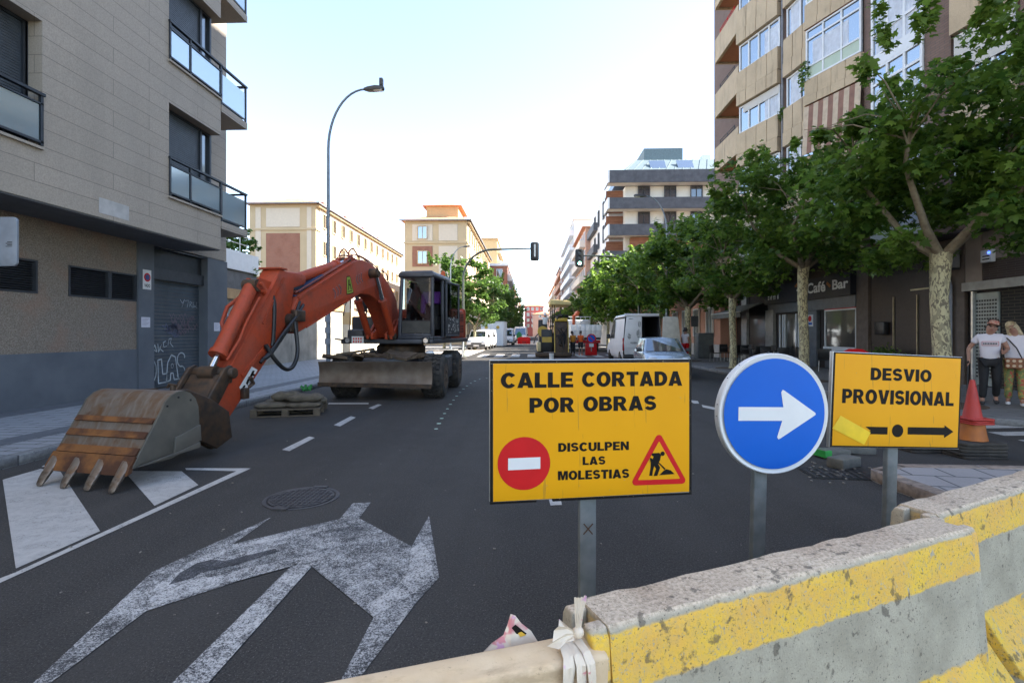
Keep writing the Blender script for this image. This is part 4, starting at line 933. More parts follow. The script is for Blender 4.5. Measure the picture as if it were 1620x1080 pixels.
# road closed sign
c = at(935, 600, 2.70)
YAW1 = PH+R(6.7); s1g = thing('road_closed_sign', 'large yellow CALLE CORTADA POR OBRAS board with a no entry disc, on a steel post', 'sign', (c.x, c.y, 0), YAW1)
Wd, z0, z1 = 1.075, .735, 1.463; Hd = z1-z0
def S1(x, y, o=0.0): return ((x-747.5)/1245*Wd, -.014-o, z1-(y-100)/845*Hd)
k = MB(); k.box(-Wd/2, Wd/2, -.012, .012, z0, z1); pn = k.build('panel', A['alu'], s1g, bevel=.004)
k = MB(); e = .018
k.poly([S1(147,122,.0015), S1(1368,122,.0015), S1(1368,926,.0015), S1(147,942,.0015)]); k.build('face', A['yellow'], pn)
k = MB()
for a in ([(128,103),(1367,103),(1367,121),(128,121)], [(128,122),(146,122),(146,944),(128,944)], [(1369,103),(1384,103),(1384,930),(1369,930)], [(128,945),(410,942),(405,955),(128,958)], [(500,938),(1384,931),(1384,944),(505,955)]): k.poly([S1(x, y, .001) for x, y in a])
k.build('border', A['border'], pn)
def words(parent, fn, items, m, **kw):
    for txt, x0, x1, y0, y1 in items:
        V, Fs = bold_word(txt); q = MB(); q.add([fn(x0+(x1-x0)*a, y1+(y0-y1)*b, .003) for a, b in V], Fs); q.build('lettering', m, parent)
words(pn, S1, [('CALLE', 192, 632, 176, 268), ('CORTADA', 686, 1322, 176, 266), ('POR', 365, 641, 328, 418), ('OBRAS', 694, 1155, 326, 415)], A['ink'], bold=.052)
words(pn, S1, [('DISCULPEN', 540, 980, 603, 656), ('LAS', 690, 832, 690, 740), ('MOLESTIAS', 538, 982, 772, 827)], A['ink'], bold=.042)
def disc(fn, cx, cy, r, o, n=40, ry=None): return [fn(cx+r*math.cos(2*math.pi*i/n), cy+(ry or r)*math.sin(2*math.pi*i/n), o) for i in range(n)]
k = MB(); k.poly(disc(S1, 332, 720, 159, .003)); ne = k.build('no_entry_symbol', A['red'], pn)
k = MB(); k.poly([S1(236, 686, .0045), S1(430, 684, .0045), S1(430, 754, .0045), S1(236, 757, .0045)]); k.build('bar', A['sign_white'], ne)
def rtri(cx, cy, w, h, r):
    P = [(cx, cy-h*2/3), (cx+w/2, cy+h/3), (cx-w/2, cy+h/3)]; out = []
    for i in range(3):
        p, a, b = Vector(P[i]), Vector(P[i-1]), Vector(P[(i+1) % 3]); u, v = (a-p).normalized(), (b-p).normalized()
        bis = (u+v).normalized(); ang = u.angle(v)/2; c0 = p+bis*(r/math.sin(ang)); t0 = math.atan2(-v.y*0+(p+u*(r/math.tan(ang))-c0).y, (p+u*(r/math.tan(ang))-c0).x)
        t1 = math.atan2((p+v*(r/math.tan(ang))-c0).y, (p+v*(r/math.tan(ang))-c0).x); d = (t1-t0+math.pi) % (2*math.pi)-math.pi
        out += [tuple(c0+Vector((math.cos(t0+d*j/6), math.sin(t0+d*j/6)))*r) for j in range(7)]
    return out
k = MB(); k.poly([S1(x, y, .003) for x, y in rtri(1172, 765, 372, 330, 22)]); tr = k.build('works_triangle', A['red'], pn)
k = MB(); k.poly([S1(x, y, .0042) for x, y in rtri(1172, 764, 272, 236, 4)]); k.build('triangle_field', A['yellow'], tr)
k = MB(); k.poly(disc(S1, 1194, 684, 14, .0055, 18))
for a in ([(1126,680),(1172,678),(1185,692),(1178,722),(1166,746),(1178,770),(1160,820),(1136,820),(1152,776),(1140,758),(1132,790),(1128,818),(1108,818),(1116,775),(1118,740),(1112,712),(1118,706),(1130,716),(1136,700),(1124,692)],
          [(1166,742),(1172,738),(1214,778),(1206,784)], [(1172,816),(1200,790),(1218,780),(1246,788),(1272,812)]): k.poly([S1(x, y, .0055) for x, y in a])
k.build('digging_figure', A['ink'], tr)
p = post(s1g, -.012, .014, 0, 1.44); k = MB()
for q in (-.7, .75): k.obox((-.012, .0125, .565), (.006, .002, .075), ry=q)
k.build('cross_mark', pm('rust_cross', (.10, .05, .025), .8), p)
for zz in (.9, 1.3): MB().box(-.08, .056, .0125, .0165, zz, zz+.03).build('clamp', A['galv'], s1g)
# blue arrow disc
c = at(1221, 653, 3.30); s2g = thing('direction_sign', 'round blue sign with a white arrow pointing right, on a leaning steel post', 'sign', (c.x, c.y, 0), PH+R(8.5))
RD = .385; cz = c.z; TL = Matrix.Translation((0, 0, cz)) @ Matrix.Rotation(R(1.5), 4, 'Y') @ Matrix.Translation((0, 0, -cz))
def S2(x, y, o=0): return (x*RD, -.03-o, cz+y*RD)
k = MB(); k.T = TL; k.lathe([(RD*.93, -.022), (RD*.985, -.03), (RD, -.024), (RD, .02), (RD*.97, .022)], (0, 0, cz), 64, 'y'); pl = k.build('plate', A['sign_white'], s2g, smooth=True)
k = MB(); k.T = TL; k.poly([S2(.915*math.cos(2*math.pi*i/72), .915*math.sin(2*math.pi*i/72), .002) for i in range(72)]); k.build('face', A['blue'], pl)
k = MB(); k.T = TL; k.poly([S2(x, y, .004) for x, y in [(-.66,.11),(.145,.11),(.10,.36),(.125,.40),(.16,.385),(.735,.02),(.745,0),(.735,-.02),(.10,-.41),(.065,-.42),(.045,-.385),(.13,-.115),(-.66,-.115)]]); k.build('arrow', A['sign_white'], pl)
k = MB(); k.T = TL
for a in (85, 95): k.lathe([(.008, -.004), (.008, .004)], (RD*1.005*math.cos(R(a)), -.0, cz+RD*1.005*math.sin(R(a))), 8, 'y')
for a in (128, 145, 172, 183): k.ball((RD*1.0*math.cos(R(a)), -.003, cz+RD*1.0*math.sin(R(a))), .004, 6, 4)
k.build('rivet', A['dark_metal'], pl)
post(s2g, -.035, .03, 0, cz+.3, lean=R(1.6))
# detour board
c = at(1417, 634, 3.90); s3g = thing('detour_sign', 'yellow DESVIO PROVISIONAL board with a broken black arrow and a bright sticker patch', 'sign', (c.x, c.y, 0), PH+R(8.4))
cz = c.z; TL = Matrix.Translation((0, 0, cz)) @ Matrix.Rotation(R(2.6), 4, 'Y') @ Matrix.Translation((0, 0, -cz)); W3, H3 = 1.12, .715
def S3(fx, fy, o=0.0): return ((fx-.5)*W3, -.016-o, cz+(.5-fy)*H3)
k = MB(); k.T = TL; k.box(-W3/2, W3/2, -.014, .02, cz-H3/2, cz+H3/2); pn = k.build('panel', A['alu'], s3g, bevel=.004)
k = MB(); k.T = TL; k.poly([S3(x, y) for x, y in ((.004,.006),(.996,.006),(.996,.994),(.004,.994))]); k.build('border', A['border'], pn)
k = MB(); k.T = TL; k.poly([S3(x, y, .0015) for x, y in ((.018,.022),(.983,.022),(.983,.978),(.018,.978))]); k.build('face', A['yellow2'], pn)
for txt, x0, x1, y0, y1 in (('DESVIO', .285, .755, .155, .285), ('PROVISIONAL', .078, .938, .385, .535)):
    V, Fs = bold_word(txt); q = MB(); q.T = TL; q.add([S3(x0+(x1-x0)*a, y1+(y0-y1)*b, .003) for a, b in V], Fs); q.build('lettering', A['ink'], pn)
k = MB(); k.T = TL
for a in ([(.26,.775),(.43,.775),(.43,.853),(.275,.853),(.30,.815)], [(.585,.77),(.872,.768),(.872,.742),(.945,.81),(.872,.88),(.872,.848),(.585,.848)], [(.507+.044*math.cos(i*.35), .812+.068*math.sin(i*.35)) for i in range(18)]): k.poly([S3(x, y, .003) for x, y in a])
k.build('broken_arrow', A['ink'], pn)
k = MB(); k.T = TL; k.poly([S3(x, y, .0045) for x, y in ((.07,.665),(.30,.835),(.255,.965),(.012,.80),(.022,.78))]); k.build('sticker_patch', pm('bright_yellow_tape', (.76, .50, .012), .4), pn)
post(s3g, .02, .022, 0, cz+.25, lean=R(1.8))

# ------------------------------------------------------------------ concrete barriers, plastic beam, tape
def barrier(label, p, ang, L, group='concrete barriers'):
    b = thing('concrete_barrier', label, 'barrier', (p[0], p[1], 0), ang, group)
    def prof(z): return .085+.06*(1-z/.8)
    k = MB(); nx = 26; zs = [.0, .1, .31, .5, .66, .74, .785, .80]
    rnd = random.Random(3)
    secs = []
    for i in range(nx+1):
        x = L*i/nx
        ring = []
        for sgn, zz in ((-1, zs), (1, list(reversed(zs)))):
            for z in zz:
                h = prof(z)-(.014 if z >= .8 else 0)
                j = .0035 if z > .6 else .002
                ring.append((x+(0 if 0 < i < nx else 0), sgn*h+rnd.uniform(-j, j), z+rnd.uniform(-j, j)*(1 if z > .05 else 0)))
        secs.append(ring)
    k.loft(secs); core = k.build('wall', A['barrier'], b, smooth=True)
    for sx, sgn in ((0, -1), (L, 1)):   # vertical key joints at the ends
        for e in (-1, 1):
            q = MB(); q.ext([(sx+sgn*.001, e*y, z) for y, z in ((.032, .02), (prof(.02)-.002, .02), (prof(.77)-.002, .77), (prof(.8)-.016, .797), (.03, .797))], (sgn*.055, 0, 0)); q.build('key_joint', A['barrier'], b, bevel=.007)
    # flared feet, painted yellow, with slots between them
    for a, c2 in ((.02, .20), (.28, .62), (.74, 1.26), (1.38, 1.72), (1.80, 1.98)):
        if a >= L: break
        for sgn in (-1, 1):
            q = MB(); y0 = prof(.31)*sgn; e = [(y0*.9, .315), (y0*1.02, .315), (sgn*.20, .20), (sgn*.285, .09), (sgn*.29, .003), (0, .003)]
            q.ext([(a, y, z) for y, z in e], (min(c2, L)-a, 0, 0)); q.build('foot', A['barrier'], b, bevel=.012)
    for o in b.children:
        at_ = o.data.attributes.new('paint', 'FLOAT', 'POINT'); at_.data.foreach_set('value', [1.0]*len(o.data.vertices))
    # the far face carries no paint
    at_ = core.data.attributes['paint']; at_.data.foreach_set('value', [1.0 if v.co.y < 0 else 0.0 for v in core.data.vertices])
    for o in b.children:
        if o.name.startswith('key_joint'): o.data.attributes['paint'].data.foreach_set('value', [1.0 if v.co.y < -.06 else 0.0 for v in o.data.vertices])
    return b
c0 = at(962, 990, 1.405); c1 = at(1530, 833, 2.10); d = (c1-c0); a1 = math.atan2(d.y, d.x); L1 = math.hypot(d.x, d.y)
nb = Vector((-math.sin(a1), math.cos(a1), 0))*.073
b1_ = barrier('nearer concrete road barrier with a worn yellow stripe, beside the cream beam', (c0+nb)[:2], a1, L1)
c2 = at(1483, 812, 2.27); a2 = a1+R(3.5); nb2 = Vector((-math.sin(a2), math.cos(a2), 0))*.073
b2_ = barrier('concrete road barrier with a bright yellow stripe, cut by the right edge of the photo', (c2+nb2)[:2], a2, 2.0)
def m_beam():
    g = G('cream_plastic'); n = g.noise(6, 6); c = g.mix(g.ramp(n, .35, .65), (.58, .41, .24), (.68, .52, .34))
    c = g.mix(g.math('MULTIPLY', g.ramp(g.noise(13, 6, g.co((.35, 1, 1)), rough=.7), .55, .68), .5), c, (.30, .20, .11)); c = g.mix(g.math('MULTIPLY', g.ramp(g.noise(60, 4, rough=.8), .62, .68), .5), c, (.22, .15, .09))
    return g.fin(c, .55, nrm=g.bump(g.math('ADD', n, g.noise(45, 4)), .35, .006), spec=.3)
A['cream_plastic'] = m_beam()
pa, pb = at(740, 1032, 1.339), at(937, 994, 1.448); pa.z = pb.z = .765; dirb = (pb-pa).normalized(); ab_ = math.atan2(dirb.y, dirb.x); LB = (pb-pa).length
pl_ = thing('plastic_fence', 'cream plastic barrier beam with tape tied round its end, in front of the concrete barrier', 'barrier', (pb.x, pb.y, 0), ab_)
k = MB(); x0, x1 = -1.55, .0
sec = [(-.086, .60), (-.094, .738), (-.085, .751), (-.046, .757), (-.040, .761), (-.008, .766), (.0, .758), (-.005, .60)]
secs = []
for x in [x0, x0+.02]+[x0+.1+i*(x1-x0-.16)/9 for i in range(10)]+[x1-.028, x1-.008, x1]:
    s_ = 1.0 if x < x1-.03 else (.97 if x < x1-.01 else .88)
    secs.append([(x+(-.12*(y+.045) if x > -.03 else 0), -.045+(y+.045)*s_, .685+(z-.685)*s_) for y, z in sec])
k.loft(secs); bm0 = k.build('beam', A['cream_plastic'], pl_, bevel=.004, seg=2)
for xx in (-.25, -1.25):
    MB().box(xx-.05, xx+.05, -.08, -.01, .04, .60).build('leg', A['cream_plastic'], pl_, bevel=.01); MB().box(xx-.09, xx+.09, -.32, .17, .0, .05).build('foot', A['cream_plastic'], pl_, bevel=.015)
def m_tape():
    g = G('barrier_tape'); n = g.noise(9, 3, dist=1); c = g.mix(g.ramp(n, .57, .61), (.68, .57, .44), (.60, .22, .22)); c = g.mix(g.ramp(g.noise(17, 3, g.co((1, 1, 1))), .60, .63), c, (.60, .33, .46))
    g.fin(c, .5, nrm=g.bump(g.noise(30, 3), .4, .01)); return g.mat
A['tape'] = m_tape()
def strip(mb, pts, w, side=(1, 0, 0), wob=.004):
    """a crumpled ribbon along pts"""
    P = [Vector(p) for p in pts]; n = len(P); vs = []; fs = []; rnd = random.Random(len(pts)*7+int(w*1000)); S = Vector(side).normalized()
    for i, p in enumerate(P):
        for j in range(5):
            q = (j-2)/4*w; ww = w if not isinstance(w, list) else w[i]
            vs.append(p+S*q+Vector((0, rnd.uniform(-wob, wob)-abs(j % 2)*wob, rnd.uniform(-wob, wob))))
    for i in range(n-1):
        for j in range(4): fs.append((i*5+j, i*5+j+1, (i+1)*5+j+1, (i+1)*5+j))
    return mb.add(vs, fs)
tp = thing('barrier_tape', 'white and pink plastic tape knotted round the end of the cream beam', 'tape', (pb.x, pb.y, .77), ab_)
tx = -.085
k = MB()
for dx, w_ in ((-.032, .038), (.004, .034), (.030, .026)):
    strip(k, [(tx+dx*.4, .010, -.16), (tx+dx*.5, .008, -.02), (tx+dx*.3, -.012, .004), (tx+dx*.6, -.045, .000), (tx+dx*.8, -.086, -.008), (tx+dx*1.0, -.104, -.03), (tx+dx*1.1, -.104, -.07), (tx+dx*1.15, -.102, -.11), (tx+dx*1.2, -.10, -.16)], w_, (1, .25, 0), .003)
k.build('band', A['tape'], tp, smooth=True)
k = MB().ball((tx+.02, -.045, .022), (.017, .015, .016), 10, 6); k.build('knot', A['tape'], tp, smooth=True)
k = MB()
for q in (-.012, -.004, .004, .012): strip(k, [(tx+.021+q*.3, -.045, .03), (tx+.022+q*.6, -.046, .06), (tx+.024+q*.9, -.047, .09), (tx+.027+q*1.2, -.046, .115+abs(q)*.3)], .011, (1, .3, .05), .002)
k.build('tail', A['tape'], tp, smooth=True)
k = MB(); kp = (tx+.016, -.048, .020)
ol = [(-.012,-.050,.034),(-.034,-.060,.050),(-.050,-.046,.064),(-.060,-.064,.056),(-.068,-.050,.038),(-.080,-.068,.020),(-.092,-.056,.004),(-.062,-.072,.000),(-.034,-.058,.006),(-.010,-.062,.008)]
ol = [(tx+.01+a*.92, b, c_+.004) for a, b, c_ in ol]; n_ = len(ol)
mid = [tuple(Vector(kp).lerp(Vector(p_), .5)+Vector((0, .006*(1 if i_ % 2 else -1), 0))) for i_, p_ in enumerate(ol)]
k.add([kp]+mid+ol, [(0, i_+1, i_+2) for i_ in range(n_-1)]+[(i_+1, i_+1+n_, i_+2+n_, i_+2) for i_ in range(n_-1)])
k.build('loop', A['tape'], tp, smooth=False)
t2 = thing('crumpled_tape', 'crumpled pale tape scrap with a black and yellow print behind the cream beam', 'tape', (pb.x, pb.y, .76), ab_)
k = MB(); X = lambda u: -.095-(880-u)/810*1.40
k.add([(X(748),.03,-.03),(X(770),.035,-.003),(X(790),.04,.01),(X(798),.045,.035),(X(803),.045,.062),(X(812),.05,.052),(X(822),.05,.028),(X(838),.045,.004),(X(850),.03,-.03),(X(800),.02,-.02),(X(800),.03,.012),(X(812),.04,.022)], [(0,1,2,9),(2,3,10,9),(3,4,5,11,10),(5,6,11),(6,7,11),(7,8,9,10,11),(0,9,8)])
sc_ = k.build('scrap', A['tape'], t2)
k = MB(); k.add([(X(803),.036,.028),(X(810),.038,.034),(X(829),.036,.004),(X(816),.034,-.002)], [(0,1,2,3)]); pr = k.build('print', A['ink'], sc_)
k = MB(); k.add([(X(813),.033,.012),(X(819),.0335,.014),(X(827),.032,.003),(X(817),.031,.001)], [(0,1,2,3)]); k.build('print_field', pm('print_yellow', (.6, .36, .03), .5), sc_)

# ------------------------------------------------------------------ cone on rubber blocks, kerb stones, pallet with sacks
A['cone_red'] = pm('faded_cone_red', (.42, .035, .022), .6, c2=(.34, .03, .025), sc=6); A['cone_orange'] = pm('dirty_cone_orange', (.42, .13, .02), .65, c2=(.30, .10, .03), sc=8); A['rubber_block'] = pm('rubber_block', (.028, .025, .022), .9, c2=(.055, .048, .04), sc=6, bump=.3)
c = gnd(1562, 727); st = thing('rubber_base', 'stack of dark rubber base plates under the traffic cone', 'base', (c.x, c.y+.22, 0), 0, 'rubber bases')
def slabs(parent, n, r=.30, z=0, h=.042):
    for i in range(n):
        q = MB(); a = random.uniform(-.08, .08); q.T = Matrix.Rotation(a, 4, 'Z'); q.ext([(x*(1+random.uniform(-.03, .03)), y, z+i*h) for x, y in rrect(r*2, r*1.5, .08, 3)], (0, 0, h-.005)); q.build('plate', A['rubber_block'], parent, bevel=.008)
slabs(st, 5)
cz = .213
cn = thing('traffic_cone', 'tall faded red traffic cone stacked on an orange one', 'cone', (c.x, c.y+.22, cz))
MB().lathe([(.16, 0), (.155, .02), (.135, .14), (.125, .25)], n=28).build('lower_cone', A['cone_orange'], cn, smooth=True)
k = MB()
for rz, z in ((.1, .21), (.25, .235), (.0, .265)): q = MB(); k.T = Matrix.Translation((.02, 0, z)) @ Matrix.Rotation(rz, 4, 'Z'); k.ext([(x, y, 0) for x, y in rrect(.31, .31, .04, 3)], (0, 0, .022))
k.build('flange', A['cone_red'], cn, bevel=.005); MB().lathe([(.108, .285), (.102, .30), (.055, .60), (.030, .76), (.024, .78)], n=28).build('upper_cone', A['cone_red'], cn, smooth=True)
c = gnd(1478, 716); st2 = thing('rubber_base', 'flat dark rubber base lying behind the detour sign', 'base', (c.x, c.y+.22, 0), .1, 'rubber bases'); slabs(st2, 3, .34)
A['stone'] = pm('rough_grey_stone', (.10, .10, .088), .9, c2=(.14, .135, .115), sc=9, bump=.6)
for i, (u, v, w_, h_, dz, a, lab) in enumerate(((1335, 738, .36, .12, 0, .5, 'broken grey kerb stone leaning at the corner of the slabbed pavement'), (1316, 722, .42, .10, 0, .3, 'grey kerb stone with a green painted end behind the blue sign'), (1350, 716, .5, .10, 0, .1, 'long grey kerb stone lying behind the pavement corner'))):
    c = gnd(u, v); o = one(MB().obox((0, 0, h_/2), (w_, .2, h_), ry=.05*i), 'kerb_stone', A['stone'], lab, 'kerb stone', 'loose kerb stones', bevel=.012); o.location = (c.x, c.y, .0); o.rotation_euler = (0, 0, a)
    if i == 1: MB().box(-w_/2-.004, -w_/2+.1, -.104, .104, .02, h_+.006).build('painted_end', pm('green_marker', (.03, .34, .06), .6), o)
rb = thing('plastic_road_barrier', 'round topped red plastic barrier peeking over the detour sign', 'barrier', (*at(1353, 600, 12.0)[:2], 0), .2)
MB().ext([(x, -.12, z) for x, z in [(-.45,0),(.45,0),(.42,.7),(.36,1.0),(.26,1.17),(.1,1.235),(-.1,1.235),(-.26,1.17),(-.36,1.0),(-.42,.7)]], (0, .24, 0)).build('body', A['red'], rb, bevel=.04); MB().box(-.5, .5, -.2, .2, 0, .14).build('foot', A['black'], rb, bevel=.02)
# pallet
A['wood'] = pm('weathered_pallet_wood', (.075, .06, .043), .85, c2=(.12, .095, .065), sc=7, bump=.3); A['sack'] = pm('brown_sack_cloth', (.085, .072, .052), .9, c2=(.13, .11, .08), sc=9, bump=.6, bs=110)
c = gnd(391, 661); pw = Vector((1.30, .35, 0)).normalized()
pal = thing('pallet', 'weathered wooden pallet on the road carrying old sacks', 'pallet', (c.x+.05, c.y, 0), R(14))
for j in range(7): MB().box(0, 1.25, .0+j*.15, .0+j*.15+.11, .125, .147).build('deck_board', A['wood'], pal)
for yy in (0, .46, .91):
    MB().box(0, 1.25, yy, yy+.10, 0, .02).build('bottom_board', A['wood'], pal)
    for xx in (0, .56, 1.13): MB().box(xx, xx+.12, yy, yy+.1, .0202, .1248).build('block', A['wood'], pal)
def sack(label, x, y, z, l, w, h, a, seed):
    k = MB(); rnd = random.Random(seed); nu, nv = 16, 10; vs = []; fs = []
    for i in range(nu+1):
        t = -1+2*i/nu; ww = (1-abs(t)**6*.35); hh = (1-abs(t)**5*.75)
        for j in range(nv*2):
            b = 2*math.pi*j/(nv*2); e = .45
            cx, sx = math.copysign(abs(math.cos(b))**e, math.cos(b)), math.copysign(abs(math.sin(b))**.8, math.sin(b))
            vs.append((t*l/2+rnd.uniform(-.006, .006), cx*w/2*ww+rnd.uniform(-.006, .006), h/2+sx*h/2*hh*(1+.18*math.sin(t*7+seed)*math.cos(b*2))+rnd.uniform(-.004, .004)))
    n2 = nv*2
    for i in range(nu):
        for j in range(n2): fs.append((i*n2+j, i*n2+(j+1) % n2, (i+1)*n2+(j+1) % n2, (i+1)*n2+j))
    fs += [tuple(range(n2)), tuple(range(nu*n2, nu*n2+n2))]
    k.add(vs, fs); o = one(k, 'sack', A['sack'], label, 'sack', 'sacks on the pallet', smooth=True)
    M = Matrix.Translation(pal.location) @ Matrix.Rotation(R(14), 4, 'Z'); o.location = M @ Vector((x, y, z)); o.rotation_euler = (0, 0, R(14)+a)
for i, q in enumerate((('flat brown sack on the front left corner of the pallet', .33, .3, .145, .62, .42, .10, .05), ('flat brown sack lying on the front right of the pallet', .92, .28, .145, .64, .42, .10, -.04), ('brown sack at the back left of the pallet, half hidden', .42, .72, .145, .66, .40, .12, .03), ('brown sack at the back right of the pallet', .98, .74, .145, .60, .42, .14, .1),
          ('brown sack in the second layer at the right end of the stack', .93, .38, .24, .66, .42, .15, .02), ('topmost small brown sack on the pallet stack', .55, .52, .26, .56, .36, .17, .03))): sack(*q, 3+i)
c = pal.location; k = MB()
rnd = random.Random(4)
for i in range(14): k.obox((rnd.uniform(-.1, .1), rnd.uniform(-.06, .06), rnd.uniform(0, .08)), (.08, .05, .006), rnd.random()*3, rnd.random()*3, rnd.random()*3)
o = one(k, 'green_strap', pm('green_webbing', (.03, .20, .05), .7), 'bundle of green webbing beside the topmost sack on the pallet', 'strap'); o.location = (c.x+.72, c.y+.85, .44)
# ------------------------------------------------------------------ wheeled excavator
ex = thing('excavator', 'orange wheeled excavator with its arm stretched forward and its bucket resting on the road', 'excavator', (-3.55, 14.05, 0))
UP = Matrix.Rotation(R(-6), 4, 'Z')
def U(): m = MB(); m.T = UP; return m
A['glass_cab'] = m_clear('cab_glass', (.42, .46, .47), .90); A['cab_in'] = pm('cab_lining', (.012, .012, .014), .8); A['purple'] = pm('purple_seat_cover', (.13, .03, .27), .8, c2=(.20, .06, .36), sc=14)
A['mirror'] = pm('lamp_lens', (.6, .6, .6), .12, .8); A['mud'] = pm('dried_mud', (.075, .05, .032), .95, c2=(.12, .085, .055), sc=6, bump=.6)
# undercarriage
for y in (-1.29, 1.31):
    for sx in (-1, 1):
        cx = .06+sx*1.12
        w_ = MB(); w_.lathe([(.30,-.27),(.47,-.27),(.515,-.23),(.53,-.16),(.53,-.04),(.47,-.02),(.47,.02),(.53,.04),(.53,.16),(.515,.23),(.47,.27),(.30,.27)], (cx, y, .535), 40, 'x')
        for i in range(26):
            a = 2*math.pi*i/26
            for q in (-1, 1):
                for e in (-.10, .10): w_.obox((cx+q*.10+e*.5+q*.0, y+.535*math.cos(a+e*.35*q), .535+.535*math.sin(a+e*.35*q)), (.085, .085, .035), rx=a+math.pi/2)
        wl = w_.build('wheel', A['rubber'], ex)
        r = MB(); r.lathe([(.05,sx*.27),(.16,sx*.27),(.20,sx*.20),(.29,sx*.16),(.30,sx*.272),(.31,sx*.275)], (cx, y, .535), 32, 'x'); r.build('rim', A['mud'], wl, smooth=True)
        r = MB()
        for i in range(8): a = i*math.pi/4; r.lathe([(.018, sx*.262), (.018, sx*.295)], (cx, y+.12*math.cos(a), .535+.12*math.sin(a)), 8, 'x')
        r.build('wheel_bolt', A['steel_dark'], wl)
    MB().box(-.8, .92, y-.14, y+.14, .40, .68).build('axle', A['steel_dark'], ex, bevel=.03)
MB().box(-.45, .57, -1.9, 1.9, .62, 1.0).build('chassis', A['grey_machine'], ex, bevel=.03)
k = MB(); k.box(-1.2, -.46, -.7, .75, .66, .98); k.box(.58, 1.32, -.62, .7, .70, 1.0); k.build('fender_deck', A['grey_machine'], ex, bevel=.02)
bx_ = MB().box(1.02, 1.38, -.55, .25, .42, .98).build('tool_box', A['grey_machine'], ex, bevel=.02)
k = MB(); 
for z in (.5, .72): k.box(1.385, 1.42, .32, .68, z, z+.035)
k.build('step', A['steel_dark'], ex)
k = MB().lathe([(.62, 1.0), (.66, 1.04), (.66, 1.24), (.58, 1.32)], n=40); k.build('slewing_ring', A['steel_dark'], ex, smooth=True)
# dozer blade in front, slightly skewed, with its arms
yL, yR = -2.02, -2.10; xL, xR = -1.49, 1.25
k = MB(); secs = []
for i in range(13):
    t = i/12; x = xL+(xR-xL)*t; y = yL+(yR-yL)*t; zb_ = .375-.035*t; zt = .922+.01*t
    secs.append([(x, y+.02, zb_), (x, y+.06, zb_+.16), (x, y+.075, (zb_+zt)/2), (x, y+.06, zt-.14), (x, y+.0, zt), (x, y+.035, zt+.004), (x, y+.10, zt-.13), (x, y+.115, (zb_+zt)/2), (x, y+.10, zb_+.15), (x, y+.06, zb_)])
k.loft(secs); bd = k.build('blade', A['blade'], ex, smooth=True)
k = MB(); k.bar((xL, yL-.012, .385), (xR, yR-.012, .35), .03, .10); k.build('cutting_edge', A['steel_dark'], bd)
for x in (-.75, .85): MB().bar((x, -1.95, .62), (x, -.9, .72), .16, .22).build('blade_arm', A['steel_dark'], ex)
k = MB(); rnd = random.Random(5)
for i in range(26): k.obox((rnd.uniform(-1.25, .9), rnd.uniform(-1.8, -1.2), 1.0+rnd.uniform(-.02, .08)), (rnd.uniform(.2, .6), rnd.uniform(.2, .4), .06), rnd.uniform(-.25, .25), rnd.uniform(-.25, .25), rnd.random()*3)
k.build('debris', A['mud'], ex)
k = MB(); k.obox((-.75, -1.55, 1.14), (.95, .06, .06), ry=R(-9), rz=.05); k.build('timber_bar', A['wood'], ex)
k = MB().ball((1.02, -1.15, 1.10), (.12, .12, .06), 10, 6); k.build('plastic_bag', A['white'], ex, smooth=True)
# upper structure
U().box(-1.22, 1.24, -1.12, 2.8, 1.33, 1.45).build('platform', A['grey_machine'], ex, bevel=.02)
k = U(); k.box(-1.2, 1.22, 1.38, 2.35, 1.452, 2.30); eh = k.build('engine_hood', A['orange'], ex, bevel=.05)
k = U(); k.ext([(-1.2,2.36,1.40),(1.22,2.36,1.40),(1.22,2.62,1.40),(.9,2.92,1.40),(-.9,2.92,1.40),(-1.2,2.62,1.40)], (0, 0, .98)); k.build('counterweight', A['orange'], ex, bevel=.06)
for yy in (1.72, 2.08):
    for zz in (1.62, 1.96):
        q = U()
        for j in range(5): q.box(1.222, 1.232, yy-.13, yy+.13, zz+j*.05, zz+j*.05+.025)
        q.build('vent_grille', A['cab_in'], eh)
k = U(); k.box(-1.2, -.50, -.55, 1.37, 1.452, 2.05); k.build('side_tank', A['grey_machine'], ex, bevel=.04)
k = U(); k.box(-1.05, -.60, -1.12, -.60, 1.452, 1.70); fb = k.build('front_box', A['grey_machine'], ex, bevel=.05)
k = U(); k.box(-.90, -.58, -1.16, -1.125, 1.33, 1.52); npl = k.build('licence_plate', A['sign_white'], ex)
k = U()
for j in range(2):
    for i in range(4): k.box(-.86+i*.065, -.86+i*.065+.035, -1.166, -1.162, 1.36+j*.075, 1.41+j*.075)
k.build('plate_print', A['red'], npl)
for x, y in ((-1.02, -1.16), (1.06, -1.16)):
    k = U(); k.box(x-.10, x+.10, y, y+.10, 1.33, 1.50); hl = k.build('headlight', A['black'], ex, bevel=.015)
    k = U(); k.lathe([(.062, -.004), (.062, 0)], (x, y-.001, 1.415), 20, 'y'); k.build('lens', A['mirror'], hl)
k = U(); k.tube([(-1.16,-1.1,1.42),(-1.2,-1.3,1.45),(-1.28,-1.32,1.46)], .018, 8); k.build('lamp_bracket', A['black'], ex)
k = U(); k.tube([(-.98,-1.0,1.5),(-1.0,-1.05,1.72),(-.98,-1.05,2.35),(-.97,-1.05,2.75)], .017, 8); k.tube([(-.97,-1.05,2.6),(-1.12,-1.1,2.3),(-1.15,-1.1,2.05)], .012, 8); k.build('hand_rail', A['black'], ex, smooth=True)
k = U(); k.box(-1.20, -1.02, -.2, .1, 2.2, 2.55); k.build('wing_mirror', A['black'], ex, bevel=.02)
k = U(); k.tube([(-.62,-.9,1.5),(-.62,-.9,2.35),(-.5,-.3,2.7)], .02, 8); k.build('hand_rail', A['black'], ex, smooth=True)
